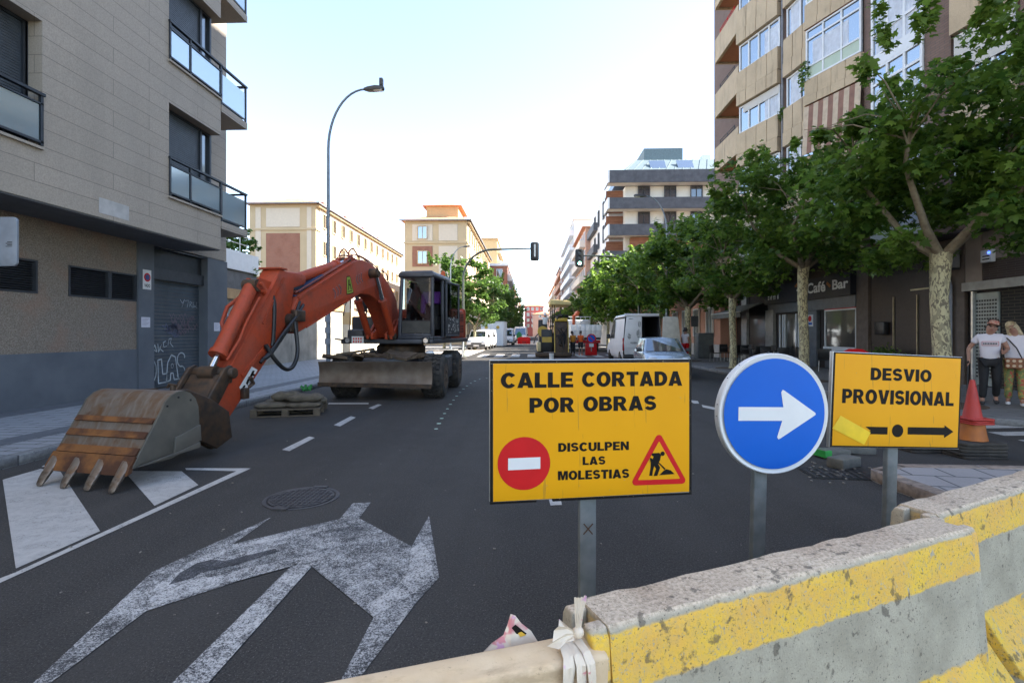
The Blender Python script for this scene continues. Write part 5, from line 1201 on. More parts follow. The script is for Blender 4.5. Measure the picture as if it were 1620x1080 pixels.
# cab
x0, x1, yf, yb_ = .31, 1.24, -1.10, .62
cb = U()
for p_, q_ in (((x0+.03,yf+.05,1.45),(x0+.08,yf+.09,3.08)), ((x1-.03,yf+.05,1.45),(x1-.05,yf+.09,3.08)), ((x0+.03,yb_-.04,1.45),(x0+.05,yb_-.04,3.05)), ((x1-.03,yb_-.04,1.45),(x1-.04,yb_-.04,3.05)), ((x1-.03,-.10,1.45),(x1-.045,-.10,3.05))): cb.bar(p_, q_, .085, .085, up=(0, 1, 0))
cb.box(x0, x1, yf, yb_, 1.452, 1.52); cb.bar((x0+.05, yf+.05, 1.55), (x1-.05, yf+.05, 1.55), .07, .08); cb = cb.build('cab', A['grey_machine'], ex, bevel=.02)
k = U(); k.loft([[(x0+.0+e, yf+.02+e, z), (x1-e, yf+.02+e, z), (x1-e, yb_-e*.5, z), (x0+e, yb_-e*.5, z)] for e, z in ((0, 3.02), (-.01, 3.06), (.02, 3.15), (.07, 3.19))]); k.build('cab_roof', A['grey_machine'], cb, bevel=.02)
k = U(); k.bar((x0+.10, yf+.075, 1.60), (x0+.12, yf+.10, 3.0), .012, .012); k = U(); k.add([(x0+.1,yf+.06,1.93),(x1-.09,yf+.06,1.93),(x1-.10,yf+.09,3.02),(x0+.12,yf+.09,3.02)], [(0,1,2,3)]); k.build('windscreen', A['glass_cab'], cb)
k = U(); k.box(x0+.09, x1-.09, yf+.05, yf+.065, 1.60, 1.90); k.build('lower_pane', pm('opaque_dark_pane', (.035, .035, .032), .35, c2=(.06, .058, .052), sc=4), cb)  # dark glass without reflections, painted as an opaque grey pane
k = U(); k.bar((x0+.08, yf+.07, 1.915), (x1-.08, yf+.07, 1.915), .03); k.build('pane_rail', A['black'], cb)
k = U(); k.box(x1-.035, x1-.025, -.05, yb_-.09, 1.95, 2.98); k.build('side_window', A['glass_cab'], cb)
k = U(); k.box(x1-.045, x1-.01, -.05, yb_-.09, 1.53, 1.94); k.build('side_panel', A['cab_in'], cb)
dr_ = U(); dr_.T = UP @ Matrix.Translation((x1+.03, -.12, 0)) @ Matrix.Rotation(R(-8), 4, 'Z')
for q in ((0, .06, 0, .95, 1.5, 1.56), (0, .06, 0, .95, 2.94, 3.0), (0, .06, 0, .07, 1.56, 2.94), (0, .06, .88, .95, 1.56, 2.94), (.01, .05, .07, .88, 1.56, 2.02)): dr_.box(*q)
do = dr_.build('door', A['grey_machine'], cb, bevel=.015)
k = MB(); k.T = dr_.T; k.box(.025, .035, .07, .88, 2.02, 2.94); k.build('door_glass', A['glass_cab'], do)
k = MB(); k.T = dr_.T; rnd = random.Random(2)
for i in range(40): a, b = rnd.uniform(.1, .85), rnd.uniform(1.6, 2.0); k.box(.051, .054, a, a+rnd.uniform(.02, .07), b, b+rnd.uniform(.02, .06))
k.build('chequer_sticker', A['alu'], do)
k = U(); k.box(x0+.05, x1-.05, yb_-.09, yb_-.05, 1.53, 3.02); k.build('rear_wall', A['cab_in'], cb)  # full-height near-black wall added so the cab interior looks dark
k = U(); k.box(x0+.03, x0+.06, -.25, yb_-.1, 1.53, 3.0); k.box(x0+.03, x0+.06, -1.0, -.251, 1.53, 2.0); k.build('side_wall', A['cab_in'], cb)  # near-black like the back wall, painting the dark of the cab
k = U(); k.box(x0+.10, x0+.20, -.75, -.70, 1.6, 2.3); k.box(x0+.12, x0+.26, -.78, -.72, 2.15, 2.42); k.build('monitor', A['black'], cb, bevel=.01)
k = U(); k.box(x0+.04, x0+.05, -.55, -.28, 2.35, 2.8); k.build('window_paper', A['sign_white'], cb); k = U(); k.box(x0+.051, x0+.056, -.5, -.33, 2.38, 2.5); k.build('red_label', A['red'], cb)
se = U(); se.box(.55, 1.02, -.25, .25, 1.80, 1.98); se.obox((.785, .30, 2.28), (.46, .12, .70), rx=R(-10)); se = se.build('seat', A['cab_in'], cb, bevel=.05)
k = U(); k.obox((.80, .26, 2.58), (.52, .17, .34), rx=R(-10)); k.obox((.80, .33, 2.2), (.05, .2, .5)); k.obox((.57, .20, 2.42), (.10, .18, .55), rx=R(-10)); k.build('purple_cover', A['purple'], se, bevel=.05)
for x in (.50, 1.06): 
    k = U(); k.box(x-.06, x+.06, -.35, .1, 1.7, 2.05); k.tube([(x, -.33, 2.0), (x, -.40, 2.2)], .018, 8); k.build('console', A['black'], cb)
k = U()
for x in (.66, .86): k.tube([(x, -.75, 1.52), (x, -.82, 1.75), (x, -.72, 1.98)], .022, 8)
k.build('pedal_lever', pm('worn_lever', (.20, .18, .16), .5), cb)
k = U(); k.lathe([(.07, 3.16), (.07, 3.2), (.06, 3.30), (.03, 3.33)], (1.12, .25, 0), 16); k.build('beacon', pm('amber_lens', (.55, .09, .01), .2), ex, smooth=True)
# boom: cranked box section
xc0, xc1 = -.30, .08
pts = [(-.45,1.50),(-.42,2.05),(-.55,2.45),(-.85,2.72),(-1.3,2.95),(-1.8,3.13),(-2.25,3.23),(-2.65,3.25),(-3.0,3.19),(-3.27,3.09),(-5.28,2.24),(-5.40,2.10),(-5.47,1.88),(-5.46,1.68),(-5.36,1.59),(-5.13,1.66),(-3.18,2.36),(-2.75,2.48),(-2.27,2.49),(-1.9,2.42),(-1.65,2.28),(-1.35,2.0),(-1.10,1.72),(-.9,1.48)]
bo = U().ext([(xc0, y, z) for y, z in pts], (xc1-xc0, 0, 0)).build('boom', A['orange'], ex, bevel=.02)
k = U()
for i in range(9, 10): k.bar((xc1+.008, -3.2, 3.09), (xc1+.008, -5.3, 2.21), .03, .05)
k.bar((xc1+.008, -3.1, 2.40), (xc1+.008, -5.05, 1.71), .018, .035); k.build('edge_flange', A['orange'], bo)
def decal(mb, y, z, pts_, ang, o=.004):
    c_, s_ = math.cos(ang), math.sin(ang); mb.poly([(xc1+o, y-(a*c_-b*s_), z+(a*s_+b*c_)) for a, b in pts_])
an = R(-19)
k = U()
for y, z, sg in ((-3.98,2.40,-1),(-3.86,2.45,-1),(-3.74,2.50,-1),(-2.98,2.76,1),(-2.86,2.80,1),(-2.74,2.84,1)): decal(k, y, z, [(a*sg*-1, b) for a, b in ((-.045,0),(.015,.095),(.05,.095),(-.01,0),(.05,-.095),(.015,-.095))], an, .003)
k.build('chevron_decal', pm('maroon_vinyl', (.035, .006, .014), .5), bo)
k = U()
for y, z, sg in ((-3.98,2.40,-1),(-3.86,2.45,-1),(-3.74,2.50,-1),(-2.98,2.76,1),(-2.86,2.80,1),(-2.74,2.84,1)): decal(k, y, z, [(a*sg*-1, b) for a, b in ((-.054,0),(.009,.103),(.059,.103),(-.002,0),(.059,-.103),(.009,-.103))], an, .002)
k.build('chevron_outline', pm('pale_vinyl', (.42, .26, .25), .5), bo)
k = U(); decal(k, -3.34, 2.62, [(-.17,-.19),(.17,-.19),(.10,.19),(-.07,.19)], an+R(8), .003); em = k.build('emblem', A['ink'], bo)
k = U(); decal(k, -3.34, 2.62, [(-.145,-.17),(.145,-.17),(.085,.17),(-.055,.17)], an+R(8), .005); k.build('emblem_field', pm('lime_vinyl', (.33, .42, .06), .5), em)
k = U()
for q in ([(-.08,-.10),(-.04,-.10),(-.0,.12),(-.03,.12)], [(.02,.12),(.05,.12),(.05,-.0),(.09,-.1),(.05,-.1),(.0,.02)], [(-.06,-.02),(.06,-.0),(.06,.03),(-.05,.0)], [(-.09,-.14),(.10,-.14),(.10,-.12),(-.09,-.12)]): decal(k, -3.34, 2.62, q, an+R(8), .007)
k.build('emblem_letters', A['ink'], em)
def ram(name, p, q, x, rb_, rr, f, parent, mat='orange'):
    """cylinder barrel from p to p+f(q-p), then the rod"""
    P, Q = Vector((x, *p)), Vector((x, *q)); M_ = P+(Q-P)*f
    k = U(); k.tube([P, P+(M_-P)*.04, M_-(M_-P)*.06, M_-(M_-P)*.055, M_], [rb_*.8, rb_, rb_, rb_*1.22, rb_*1.22], 18); o = k.build(name, A[mat], parent, smooth=True)
    if f < .99: k = U(); k.cyl(M_, Q, rr, 14); k.build('rod', A['chrome'], o, smooth=True)
    for e in (P, Q): k = U(); k.lathe([(rb_*.95, -rb_*1.1), (rb_*.95, rb_*1.1)], e, 16, 'x'); k.build('eye', A['steel_dark'], o, smooth=True)
    return o
for x in (.20, -.42): ram('lift_cylinder', (-1.19, 1.52), (-2.27, 2.98), x, .085, .05, .60, ex)
k = U(); k.lathe([(.11, -.62), (.11, .16)], (.10, -2.27, 2.99), 18, 'x'); k.build('lift_pin', A['steel_dark'], bo, smooth=True)
k = U()
for x in (.20, -.42, .07, -.30): k.ext([(x-.03, y, z) for y, z in ((-.3,1.45),(-1.3,1.45),(-1.32,1.60),(-1.1,1.66),(-.75,1.95),(-.3,2.0))], (.06, 0, 0))
k.build('boom_bracket', A['orange'], ex, bevel=.01)
ram('arm_cylinder', (-5.06, 2.57), (-3.12, 3.14), -.12, .095, .055, .80, ex)
k = U()
for x in (-.22, -.05): k.ext([(x, y, z) for y, z in ((-2.75,3.22),(-3.5,2.98),(-3.25,3.22),(-3.05,3.26))], (.03, 0, 0))
k.build('cylinder_bracket', A['orange'], bo)
k = U()
for x in (-.27, -.22, -.02, .03): k.hose([(x, -1.2, 2.95), (x, -1.9, 3.22), (x, -2.65, 3.33), (x, -3.1, 3.28), (x, -3.4, 3.10), (x, -5.3, 2.31)], .014, 6)
for x in (-.2, .0): k.hose([(x, -2.7, 3.3), (x-.02, -2.95, 3.45), (x-.04, -3.12, 3.34), (x, -3.2, 3.18)], .018, 6)
k.hose([(.06, -1.1, 2.9), (.10, -1.35, 3.08), (.08, -1.6, 3.14)], .018, 6); k.build('hydraulic_pipe', pm('painted_pipe', (.22, .05, .03), .5), bo, smooth=True)
k = U(); k.box(-.25, .02, -5.3, -3.7, 2.24, 2.27); k.T = UP @ Matrix.Translation((0, -4.5, 2.63)) @ Matrix.Rotation(R(22.6), 4, 'X'); k.box(-.25, .03, -.75, .2, -.02, .03); k.build('blue_cover', pm('dark_blue_cover', (.02, .045, .10), .5), bo)
# stick
xs0, xs1 = -.27, .05
pts = [(-5.60,2.64),(-5.78,2.66),(-6.31,1.96),(-6.95,1.14),(-7.32,.66),(-7.50,.32),(-7.42,.16),(-7.25,.14),(-7.10,.32),(-6.11,1.20),(-5.66,1.68),(-5.47,2.00),(-5.30,2.42),(-5.02,2.66),(-4.98,2.50),(-5.2,2.42)]
pts = [(-5.60,2.64),(-5.78,2.66),(-6.31,1.96),(-6.95,1.14),(-7.32,.66),(-7.50,.32),(-7.42,.16),(-7.25,.14),(-7.10,.32),(-6.11,1.20),(-5.66,1.68),(-5.47,2.00),(-5.37,2.38),(-5.05,2.47),(-4.99,2.52),(-4.99,2.62),(-5.12,2.66)]
sk = U().ext([(xs0, y, z) for y, z in pts], (xs1-xs0, 0, 0)).build('stick', A['orange'], ex, bevel=.018)
k = U(); k.bar((xs1+.006, -5.86, 2.50), (xs1+.006, -7.2, .85), .018, .035); k.bar((xs1+.006, -5.68, 2.52), (xs1+.006, -6.25, 1.75), .02, .035); k.bar((xs1+.006, -6.25, 1.35), (xs1+.006, -6.75, .98), .03, .05); k.box(-.30, .08, -5.84, -5.62, 2.655, 2.68); k.build('stiffener', A['orange'], sk)
k = U(); k.poly([(xs1+.004, y, z) for y, z in ((-6.52,1.10),(-6.38,1.04),(-6.72,.68),(-6.80,.82))]); st_ = k.build('sticker', A['sign_white'], sk)
k = U()
for q in ([(-6.50,1.04),(-6.45,1.03),(-6.53,.93),(-6.57,.96)], [(-6.62,.92),(-6.56,.93),(-6.62,.83),(-6.66,.86)], [(-6.70,.84),(-6.66,.83),(-6.73,.74),(-6.76,.79)], [(-6.52,1.0),(-6.44,.98),(-6.47,.95),(-6.55,.98)]): k.poly([(xs1+.006, y, z) for y, z in q])
k.build('sticker_print', A['ink'], st_)
k = U(); k.lathe([(.10, -.25), (.10, .25)], (-.11, -5.56, 1.83), 18, 'x'); k.build('stick_pin', A['steel_dark'], sk, smooth=True)
ram('bucket_cylinder', (-6.28, 2.34), (-7.20, 1.05), -.11, .105, .05, .82, ex)
k = U()
for x in (-.20, -.02): k.ext([(x-.02, y, z) for y, z in ((-5.92,2.42),(-6.26,2.46),(-6.34,2.32),(-6.12,2.2))], (.05, 0, 0))
k.tube([(.05, -6.3, 2.38), (.09, -6.2, 2.26), (-.3, -6.2, 2.26)], .03, 8); k.build('cylinder_bracket', A['orange'], sk)
k = U(); k.tube([(.03, -6.3, 2.15), (.03, -6.62, 1.75), (.04, -6.78, 1.5), (.02, -7.02, 1.22)], .018, 8); k.tube([(-.24, -6.3, 2.2), (-.40, -6.45, 2.0), (-.38, -6.6, 1.75), (-.24, -6.7, 1.6)], .03, 8); k.build('hydraulic_pipe', A['orange'], sk, smooth=True)
k = U(); k.hose([(.03, -5.95, 2.2), (.07, -5.97, 2.0), (.07, -6.0, 1.55), (.06, -6.02, 1.4)], .032, 8)
k.hose([(.08, -5.25, 2.15), (.12, -5.5, 1.85), (.13, -5.95, 1.45), (.12, -6.2, 1.25), (.09, -6.3, 1.2)], .03, 8)
k.hose([(.13, -5.5, 1.8), (.17, -5.50, 1.55), (.20, -5.52, 1.32), (.21, -5.58, 1.16), (.21, -5.68, 1.05), (.20, -5.80, 1.01), (.19, -5.92, 1.04), (.17, -6.04, 1.13), (.13, -6.14, 1.26), (.08, -6.22, 1.42)], .034, 10)
k.hose([(.12, -5.2, 2.1), (.15, -5.45, 1.9), (.15, -5.85, 1.6), (.12, -6.1, 1.35), (.08, -6.35, 1.15)], .026, 8); k.build('hydraulic_hose', A['black'], ex, smooth=True)
k = U(); k.box(.06, .17, -5.5, -5.2, 1.80, 2.0); k.box(.06, .14, -5.62, -5.38, 1.62, 1.80); k.build('valve_block', A['steel_dark'], ex, bevel=.02)
k = U(); k.tube([(.06, -6.6, .80), (.10, -6.55, .85), (.10, -6.62, .95)], .03, 8); k.build('bolt_lug', A['steel_dark'], sk)
for q in (((.085, -6.72, .72), (.07, .12, .16)), ((.085, -7.08, .95), (.07, .09, .09))): k = U(); k.obox(*q); k.build('bolt_lug', A['steel_dark'], sk, bevel=.01)
# bucket linkage
k = U()
for x in (-.40, .14):
    k.ext([(x-.025, y, z) for y, z in ((-7.02,1.10),(-7.12,1.16),(-7.24,1.12),(-7.58,.72),(-7.60,.58),(-7.45,.55),(-7.30,.72))], (.05, 0, 0))
k.lathe([(.075, -.36), (.075, .36)], (-.13, -7.13, 1.05), 16, 'x'); k.lathe([(.065, -.34), (.065, .34)], (-.13, -7.52, .65), 16, 'x')
k.ext([(-.36, y, z) for y, z in ((-7.18,1.0),(-7.24,1.04),(-7.50,.72),(-7.44,.70))], (.46, 0, 0)); lk = k.build('bucket_link', A['steel_dark'], ex, bevel=.012)
k = U()
for x in (-.33, .08): k.ext([(x-.03, y, z) for y, z in ((-7.36,.78),(-7.62,.72),(-7.70,.5),(-7.55,.14),(-7.42,.06),(-7.28,.10),(-7.22,.35))], (.06, 0, 0))
k.lathe([(.10, -.28), (.10, .28)], (-.125, -7.36, .20), 18, 'x'); k.box(.112, .118, -7.44, -7.36, .38, .52); k.build('quick_coupler', A['steel_dark'], ex, bevel=.015)
# bucket
BT = UP @ Matrix.Translation((-.12, -8.75, 0)) @ Matrix.Rotation(R(-6), 4, 'Z') @ Matrix.Translation((.12, 8.75, 0))
bl_, br_ = -.66, .42
outer = [(-8.90,.215),(-8.80,.375),(-8.68,.575),(-8.58,.74),(-8.52,.85),(-8.44,.915),(-8.36,.945),(-8.28,.945),(-8.20,.91),(-8.13,.84),(-8.09,.74),(-8.08,.60)]
inner = [(y+.03 if z < .9 else y, z-.012 if z < .9 else z-.035) for y, z in outer]
k = MB(); k.T = BT; k.ext([(bl_, y, z) for y, z in outer+list(reversed(inner))], (br_-bl_, 0, 0)); bk = k.build('bucket', A['bucket'], ex, smooth=True)
k = MB(); k.T = BT; side = [(-8.90,.215)]+outer[1:]+[(-8.07,.40),(-8.10,.29),(-8.45,.215)]
A['bucket_side'] = pm('grey_bucket_side', (.105, .098, .082), .55, .3, c2=(.155, .14, .115), sc=3, bump=.1)
for x in (bl_-.028, br_+.002): k = MB(); k.T = BT; k.ext([(x, y, z) for y, z in side], (.026, 0, 0)); k.build('side_plate', A['bucket_side'], bk)
k = MB(); k.T = BT
for x in (br_+.0285,): k.ext([(x, y, z) for y, z in ((-8.42,.44),(-8.09,.53),(-8.075,.34),(-8.44,.27))], (.03, 0, 0)); k.ext([(x, y, z) for y, z in ((-8.86,.225),(-8.10,.265),(-8.10,.33),(-8.45,.27))], (.04, 0, 0)); k.ext([(x, y, z) for y, z in ((-8.90,.235),(-8.60,.72),(-8.42,.28))], (.008, 0, 0))
k.build('side_cutter', A['bucket_side'], bk, bevel=.005); k = MB(); k.T = BT; k.ext([(bl_-.06, y, z) for y, z in ((-8.86,.225),(-8.10,.265),(-8.10,.31),(-8.45,.27))], (.03, 0, 0)); k.build('side_cutter', A['bucket_side'], bk, bevel=.005)
A['rustband'] = pm('rusty_wear_strip', (.21, .085, .025), .65, .2, c2=(.075, .03, .015), sc=3.2, lo=.42, hi=.56, bump=.4)
for t0, t1 in ((.18, .30), (.44, .55), (.68, .77)):
    k = MB(); k.T = BT; a, b = Vector((-8.90, .215)), Vector((-8.53, .82)); p, q = a+(b-a)*t0, a+(b-a)*t1; n_ = Vector((-.85, .52))*.022
    k.ext([(bl_+.0, p.x, p.y), (bl_, q.x, q.y), (bl_, (q+n_*.4).x, (q+n_*.4).y), (bl_, (p+n_).x, (p+n_).y)], (br_-bl_, 0, 0)); k.build('wear_strip', A['rustband'], bk)
k = MB(); k.T = BT; k.ext([(bl_-.02, y, z) for y, z in ((-8.955,.15),(-8.94,.20),(-8.86,.33),(-8.84,.31),(-8.90,.17))], (br_-bl_+.04, 0, 0)); k.build('cutting_lip', A['rustband'], bk)
for i in range(4):
    x = bl_+.06+(br_-bl_-.12)*i/3; k = MB(); k.T = BT @ Matrix.Translation((x, -8.9, 0)) @ Matrix.Rotation(R(8), 4, 'Z') @ Matrix.Translation((-x, 8.9, 0))
    k.loft([[(x-w2, y-h2, z-.6*h2), (x+w2, y-h2, z-.6*h2), (x+w2, y+h2, z+.6*h2), (x-w2, y+h2, z+.6*h2)] for y, z, w2, h2 in ((-8.86,.30,.055,.03),(-8.93,.20,.052,.045),(-8.96,.165,.046,.045))])
    to = k.build('tooth', A['bucket'], bk, bevel=.012)
    k = MB(); k.T = BT @ Matrix.Translation((x, -8.9, 0)) @ Matrix.Rotation(R(8), 4, 'Z') @ Matrix.Translation((-x, 8.9, 0))
    k.loft([[(x-w2, y-h2, z-.5*h2), (x+w2, y-h2, z-.5*h2), (x+w2, y+h2, z+.5*h2), (x-w2, y+h2, z+.5*h2)] for y, z, w2, h2 in ((-8.955,.17,.050,.042),(-9.0,.11,.046,.038),(-9.04,.05,.040,.026),(-9.06,.012,.030,.010))])
    k.build('tooth_tip', pm('polished_tooth_steel', (.23, .20, .17), .45, .7, c2=(.12, .085, .06), sc=20), to, bevel=.012)
k = MB(); k.T = BT
for x in (-.36, .12): k.ext([(x-.03, y, z) for y, z in ((-8.25,.93),(-7.95,.92),(-7.6,.76),(-7.3,.55),(-7.25,.20),(-7.5,.10),(-7.75,.25),(-8.10,.35))], (.06, 0, 0))
k.build('bucket_ear', A['steel_dark'], bk, bevel=.01)
k = MB(); k.T = BT; k.lathe([(.03, 1.0), (.03, 1.06)], (.25, -8.25, -.06), 10); k.tube([(.17, -8.25, .97), (.20, -8.25, 1.01), (.31, -8.25, 1.0)], .015, 6); k.build('lifting_eye', A['steel_dark'], bk)
for y, z in ((-8.50,.80),(-8.36,.88),(-8.2,.83)): k = MB(); k.T = BT; k.lathe([(.012, 0), (.012, .004)], (br_+.029, y, z), 10, 'x'); k.build('bolt_hole', A['black'], bk)
# ------------------------------------------------------------------ trees
LEAF = np.array([(0,0),(.26,-.10),(.50,.10),(.30,.24),(.50,.56),(.20,.48),(0,1.0),(-.20,.48),(-.50,.56),(-.30,.24),(-.50,.10),(-.26,-.10)])
LEAF_S = np.array([(0,0),(.42,.15),(.36,.58),(0,1.0),(-.36,.58),(-.42,.15)])
def leaf_cloud(name, C, size, seed, shape=LEAF, up=.55, mat='leaf_dark', tint=None, parent=None):
    rng = np.random.default_rng(seed); n = len(C); m = len(shape)
    yaw = rng.uniform(0, 2*np.pi, n); tilt = rng.normal(0, up, n); roll = rng.normal(0, up*.8, n)-.25
    s = size*rng.uniform(.6, 1.25, n)
    P = np.zeros((n, m, 3)); P[:, :, 0] = shape[:, 0]*s[:, None]; P[:, :, 1] = shape[:, 1]*s[:, None]; P[:, :, 2] = (-np.abs(shape[:, 0])*.35-shape[:, 1]**2*.22)*s[:, None]
    def rot(P, a, i, j):
        c, s_ = np.cos(a)[:, None], np.sin(a)[:, None]; x, y = P[:, :, i].copy(), P[:, :, j].copy(); P[:, :, i] = c*x-s_*y; P[:, :, j] = s_*x+c*y
    rot(P, roll, 1, 2); rot(P, tilt, 0, 2); rot(P, yaw, 0, 1)
    P += C[:, None, :]
    me = bpy.data.meshes.new(name); me.vertices.add(n*m); me.vertices.foreach_set('co', P.reshape(-1).astype(np.float32))
    me.loops.add(n*m); me.loops.foreach_set('vertex_index', np.arange(n*m, dtype=np.int32)); me.polygons.add(n)
    me.polygons.foreach_set('loop_start', np.arange(0, n*m, m, dtype=np.int32)); me.polygons.foreach_set('loop_total', np.full(n, m, dtype=np.int32))
    me.update(calc_edges=True); me.materials.append(A[mat])
    at_ = me.attributes.new('tint', 'FLOAT', 'POINT'); t = np.clip(rng.beta(1.6, 2.2, n) if tint is None else tint, 0, 1)
    at_.data.foreach_set('value', np.repeat(t, m).astype(np.float32))
    o = bpy.data.objects.new(name, me); col.objects.link(o); o.parent = parent
    return o
def make_tree(label, loc, H, hf, rad, rt, nleaf, lsize, seed, shape=LEAF, group='plane trees along the street', nclump=46, flat=1.0, ox=0.0, cz=None, rz=0.0, mat='leaf_dark'):
    t = thing('plane_tree', label, 'tree', loc, rz, group); rnd = random.Random(seed); rng = np.random.default_rng(seed)
    k = MB(); k.tube([(0,0,-.05),(rt*.1,0,.12),(rt*.2,.02,hf*.35),(-.02,.03,hf*.7),(0,0,hf)], [rt*1.35, rt*1.05, rt*.95, rt*.93, rt*1.15], 14); k.build('trunk', A['bark'], t, smooth=True)
    zc = cz or (hf+H)/2-.25; hz = (H-zc)
    tips = []; br = MB(); nl = 5
    for i in range(nl):
        a = 2*math.pi*(i+rnd.uniform(-.25, .25))/nl; rr = rad*rnd.uniform(.5, .7); zt = rnd.uniform(hf+(H-hf)*.3, hf+(H-hf)*.62)
        p1 = Vector((math.cos(a)*rr*.35, math.sin(a)*rr*.35, hf+.28+rnd.uniform(0, .3))); p2 = Vector((math.cos(a)*rr*.8, math.sin(a)*rr*.8, (hf+zt)/2+.25)); p3 = Vector((math.cos(a+.2)*rr, math.sin(a+.2)*rr, zt))
        br.tube([(0, 0, hf-.12), p1, p2, p3], [rt*.58, rt*.45, rt*.27, rt*.12], 9)
        for j in range(6):
            b = a+rnd.uniform(-.8, .8); q = rad*rnd.uniform(.55, .98); z = zt+rnd.uniform(-.2, .8)*(H-zt)*math.sqrt(max(.05, 1-(q/rad)**2)); s_ = p2.lerp(p3, rnd.uniform(.2, 1)); e = Vector((math.cos(b)*q, math.sin(b)*q, z))
            br.tube([s_, s_.lerp(e, .5)+Vector((0, 0, .2)), e], [rt*.13, rt*.08, rt*.03], 6)
    br.build('limb', A['limb'], t, smooth=True)
    # leaf clumps spread through an uneven crown
    cl = []
    for i in range(nclump):
        while True:
            v = rng.normal(0, 1, 3); v /= np.linalg.norm(v)
            r = rng.uniform(.12, 1.0)**.5
            p = np.array([v[0]*rad*r+ox*r*max(0, .4+v[2]), v[1]*rad*r, zc+v[2]*hz*r*flat])
            if p[2] > hf-.15+.3*(1-r)+.5*max(0, 1-np.hypot(p[0], p[1])/(rad*.45)): break
        cl.append((p, rng.uniform(.35, .75)*rad/2.6))
    C = []; T = []
    for p, r in cl:
        m = int(nleaf/nclump*rng.uniform(.6, 1.4)); q = rng.normal(0, 1, (m, 3)); q /= np.linalg.norm(q, axis=1)[:, None]; q *= (rng.uniform(0, 1, m)**.5)[:, None]*r; q[:, 2] *= .62
        C.append(p+q); T.append(np.clip(rng.beta(1.6, 2.2, m)+rng.uniform(-.18, .22), 0, 1))
    # shoots standing out of the outline
    for i in range(10):
        v = rng.normal(0, 1, 3); v[2] = abs(v[2])+.3; v /= np.linalg.norm(v); b = np.array([v[0]*rad*.95, v[1]*rad*.95, zc+v[2]*hz*.95]); L = rng.uniform(.3, .8)
        m = int(nleaf*.004)+4; C.append(b+v*L*rng.uniform(0, 1, m)[:, None]*np.array([.5, .5, 1.2])+rng.normal(0, .07, (m, 3))); T.append(np.clip(rng.beta(2.4, 1.6, m), 0, 1))
    C = np.concatenate(C); T = np.concatenate(T)
    leaf_cloud('crown', C, lsize, seed+1, shape, mat=mat, tint=T, parent=t)
    return t
XT = 8.5
make_tree('nearest plane tree with a mottled forked trunk, in front of the building entrance', (8.55, 10.95, .12), 8.0, 3.15, 2.65, .17, 12500, .17, 11, nclump=115, ox=1.3)
make_tree('second plane tree from the right, its trunk in front of the bar letters', (8.6, 16.4, .12), 7.6, 3.6, 2.8, .15, 8200, .175, 23, nclump=90)
make_tree('third plane tree from the right, before the awning shop', (8.6, 22.0, .12), 7.3, 3.0, 2.7, .14, 6800, .19, 35, nclump=85)
P4 = make_tree('plane tree beside the open rear door of the white van', (8.5, 27.8, .12), 7.4, 2.9, 2.9, .15, 7000, .22, 47, nclump=80)
def tree_copy(src, label, loc, rz, s, group='plane trees along the street'):
    c = copy_tree(src); c.location = loc; c.rotation_euler = (0, 0, rz); c.scale = (s, s, s); c['label'] = label; c['group'] = group; return c
tree_copy(P4, 'plane tree behind the roof of the white van', (8.4, 33.5, .12), 2.1, 1.04)
P5 = make_tree('sunlit plane tree left of the white van, near the flatbed truck', (8.3, 39.5, .12), 7.9, 2.8, 3.1, .15, 6000, .27, 59, LEAF_S, nclump=80)
tree_copy(P5, 'plane tree with two pale trunks behind the flatbed truck', (8.3, 46, .12), 1.2, 1.08)
tree_copy(P5, 'round sunlit plane tree under the green traffic signal', (8.2, 54, .12), 3.3, 1.05)
tree_copy(P5, 'small distant tree just right of the paver canopy', (8.4, 66, .1), 4.4, 1.0)
for i, y in enumerate((80, 95, 112, 132)): tree_copy(P5, 'distant street tree down the right pavement', (8.2, y, .1), i*1.7, .95, 'distant trees on the right')
A['leaf_left'] = m_leaf('fresh_street_leaf', (.045, .10, .018), (.11, .18, .035), .4)
L1_ = make_tree('bright green sunlit tree behind the excavator cab', (-8.4, 50, .1), 9.2, 2.5, 3.1, .14, 5600, .29, 71, LEAF_S, 'trees on the left pavement', nclump=80, mat='leaf_left')
tree_copy(L1_, 'bright sunlit tree beside the arched traffic signal pole', (-5.3, 49.5, 0), 1.4, .95, 'trees on the left pavement')
tree_copy(L1_, 'pale sunlit tree above the white site cabin', (-4.9, 65, .1), 2.6, .98, 'trees on the left pavement')
tree_copy(L1_, 'dark leafy tree behind the parked white van on the left', (-4.2, 88, .1), 4.0, 1.05, 'trees on the left pavement')
tree_copy(L1_, 'farthest dark tree of the left row before the van with headlights', (-4.3, 104, .1), 5.2, 1.05, 'trees on the left pavement')
for i, y in enumerate((128, 150, 175)): tree_copy(L1_, 'small distant tree at the end of the left pavement', (-4.6, y, .1), i*1.3, .85, 'distant trees on the left')
tree_copy(L1_, 'tree behind the parking deck beside the apartment block', (-15.5, 25.5, 2.2), .7, .55, 'trees on the left pavement')
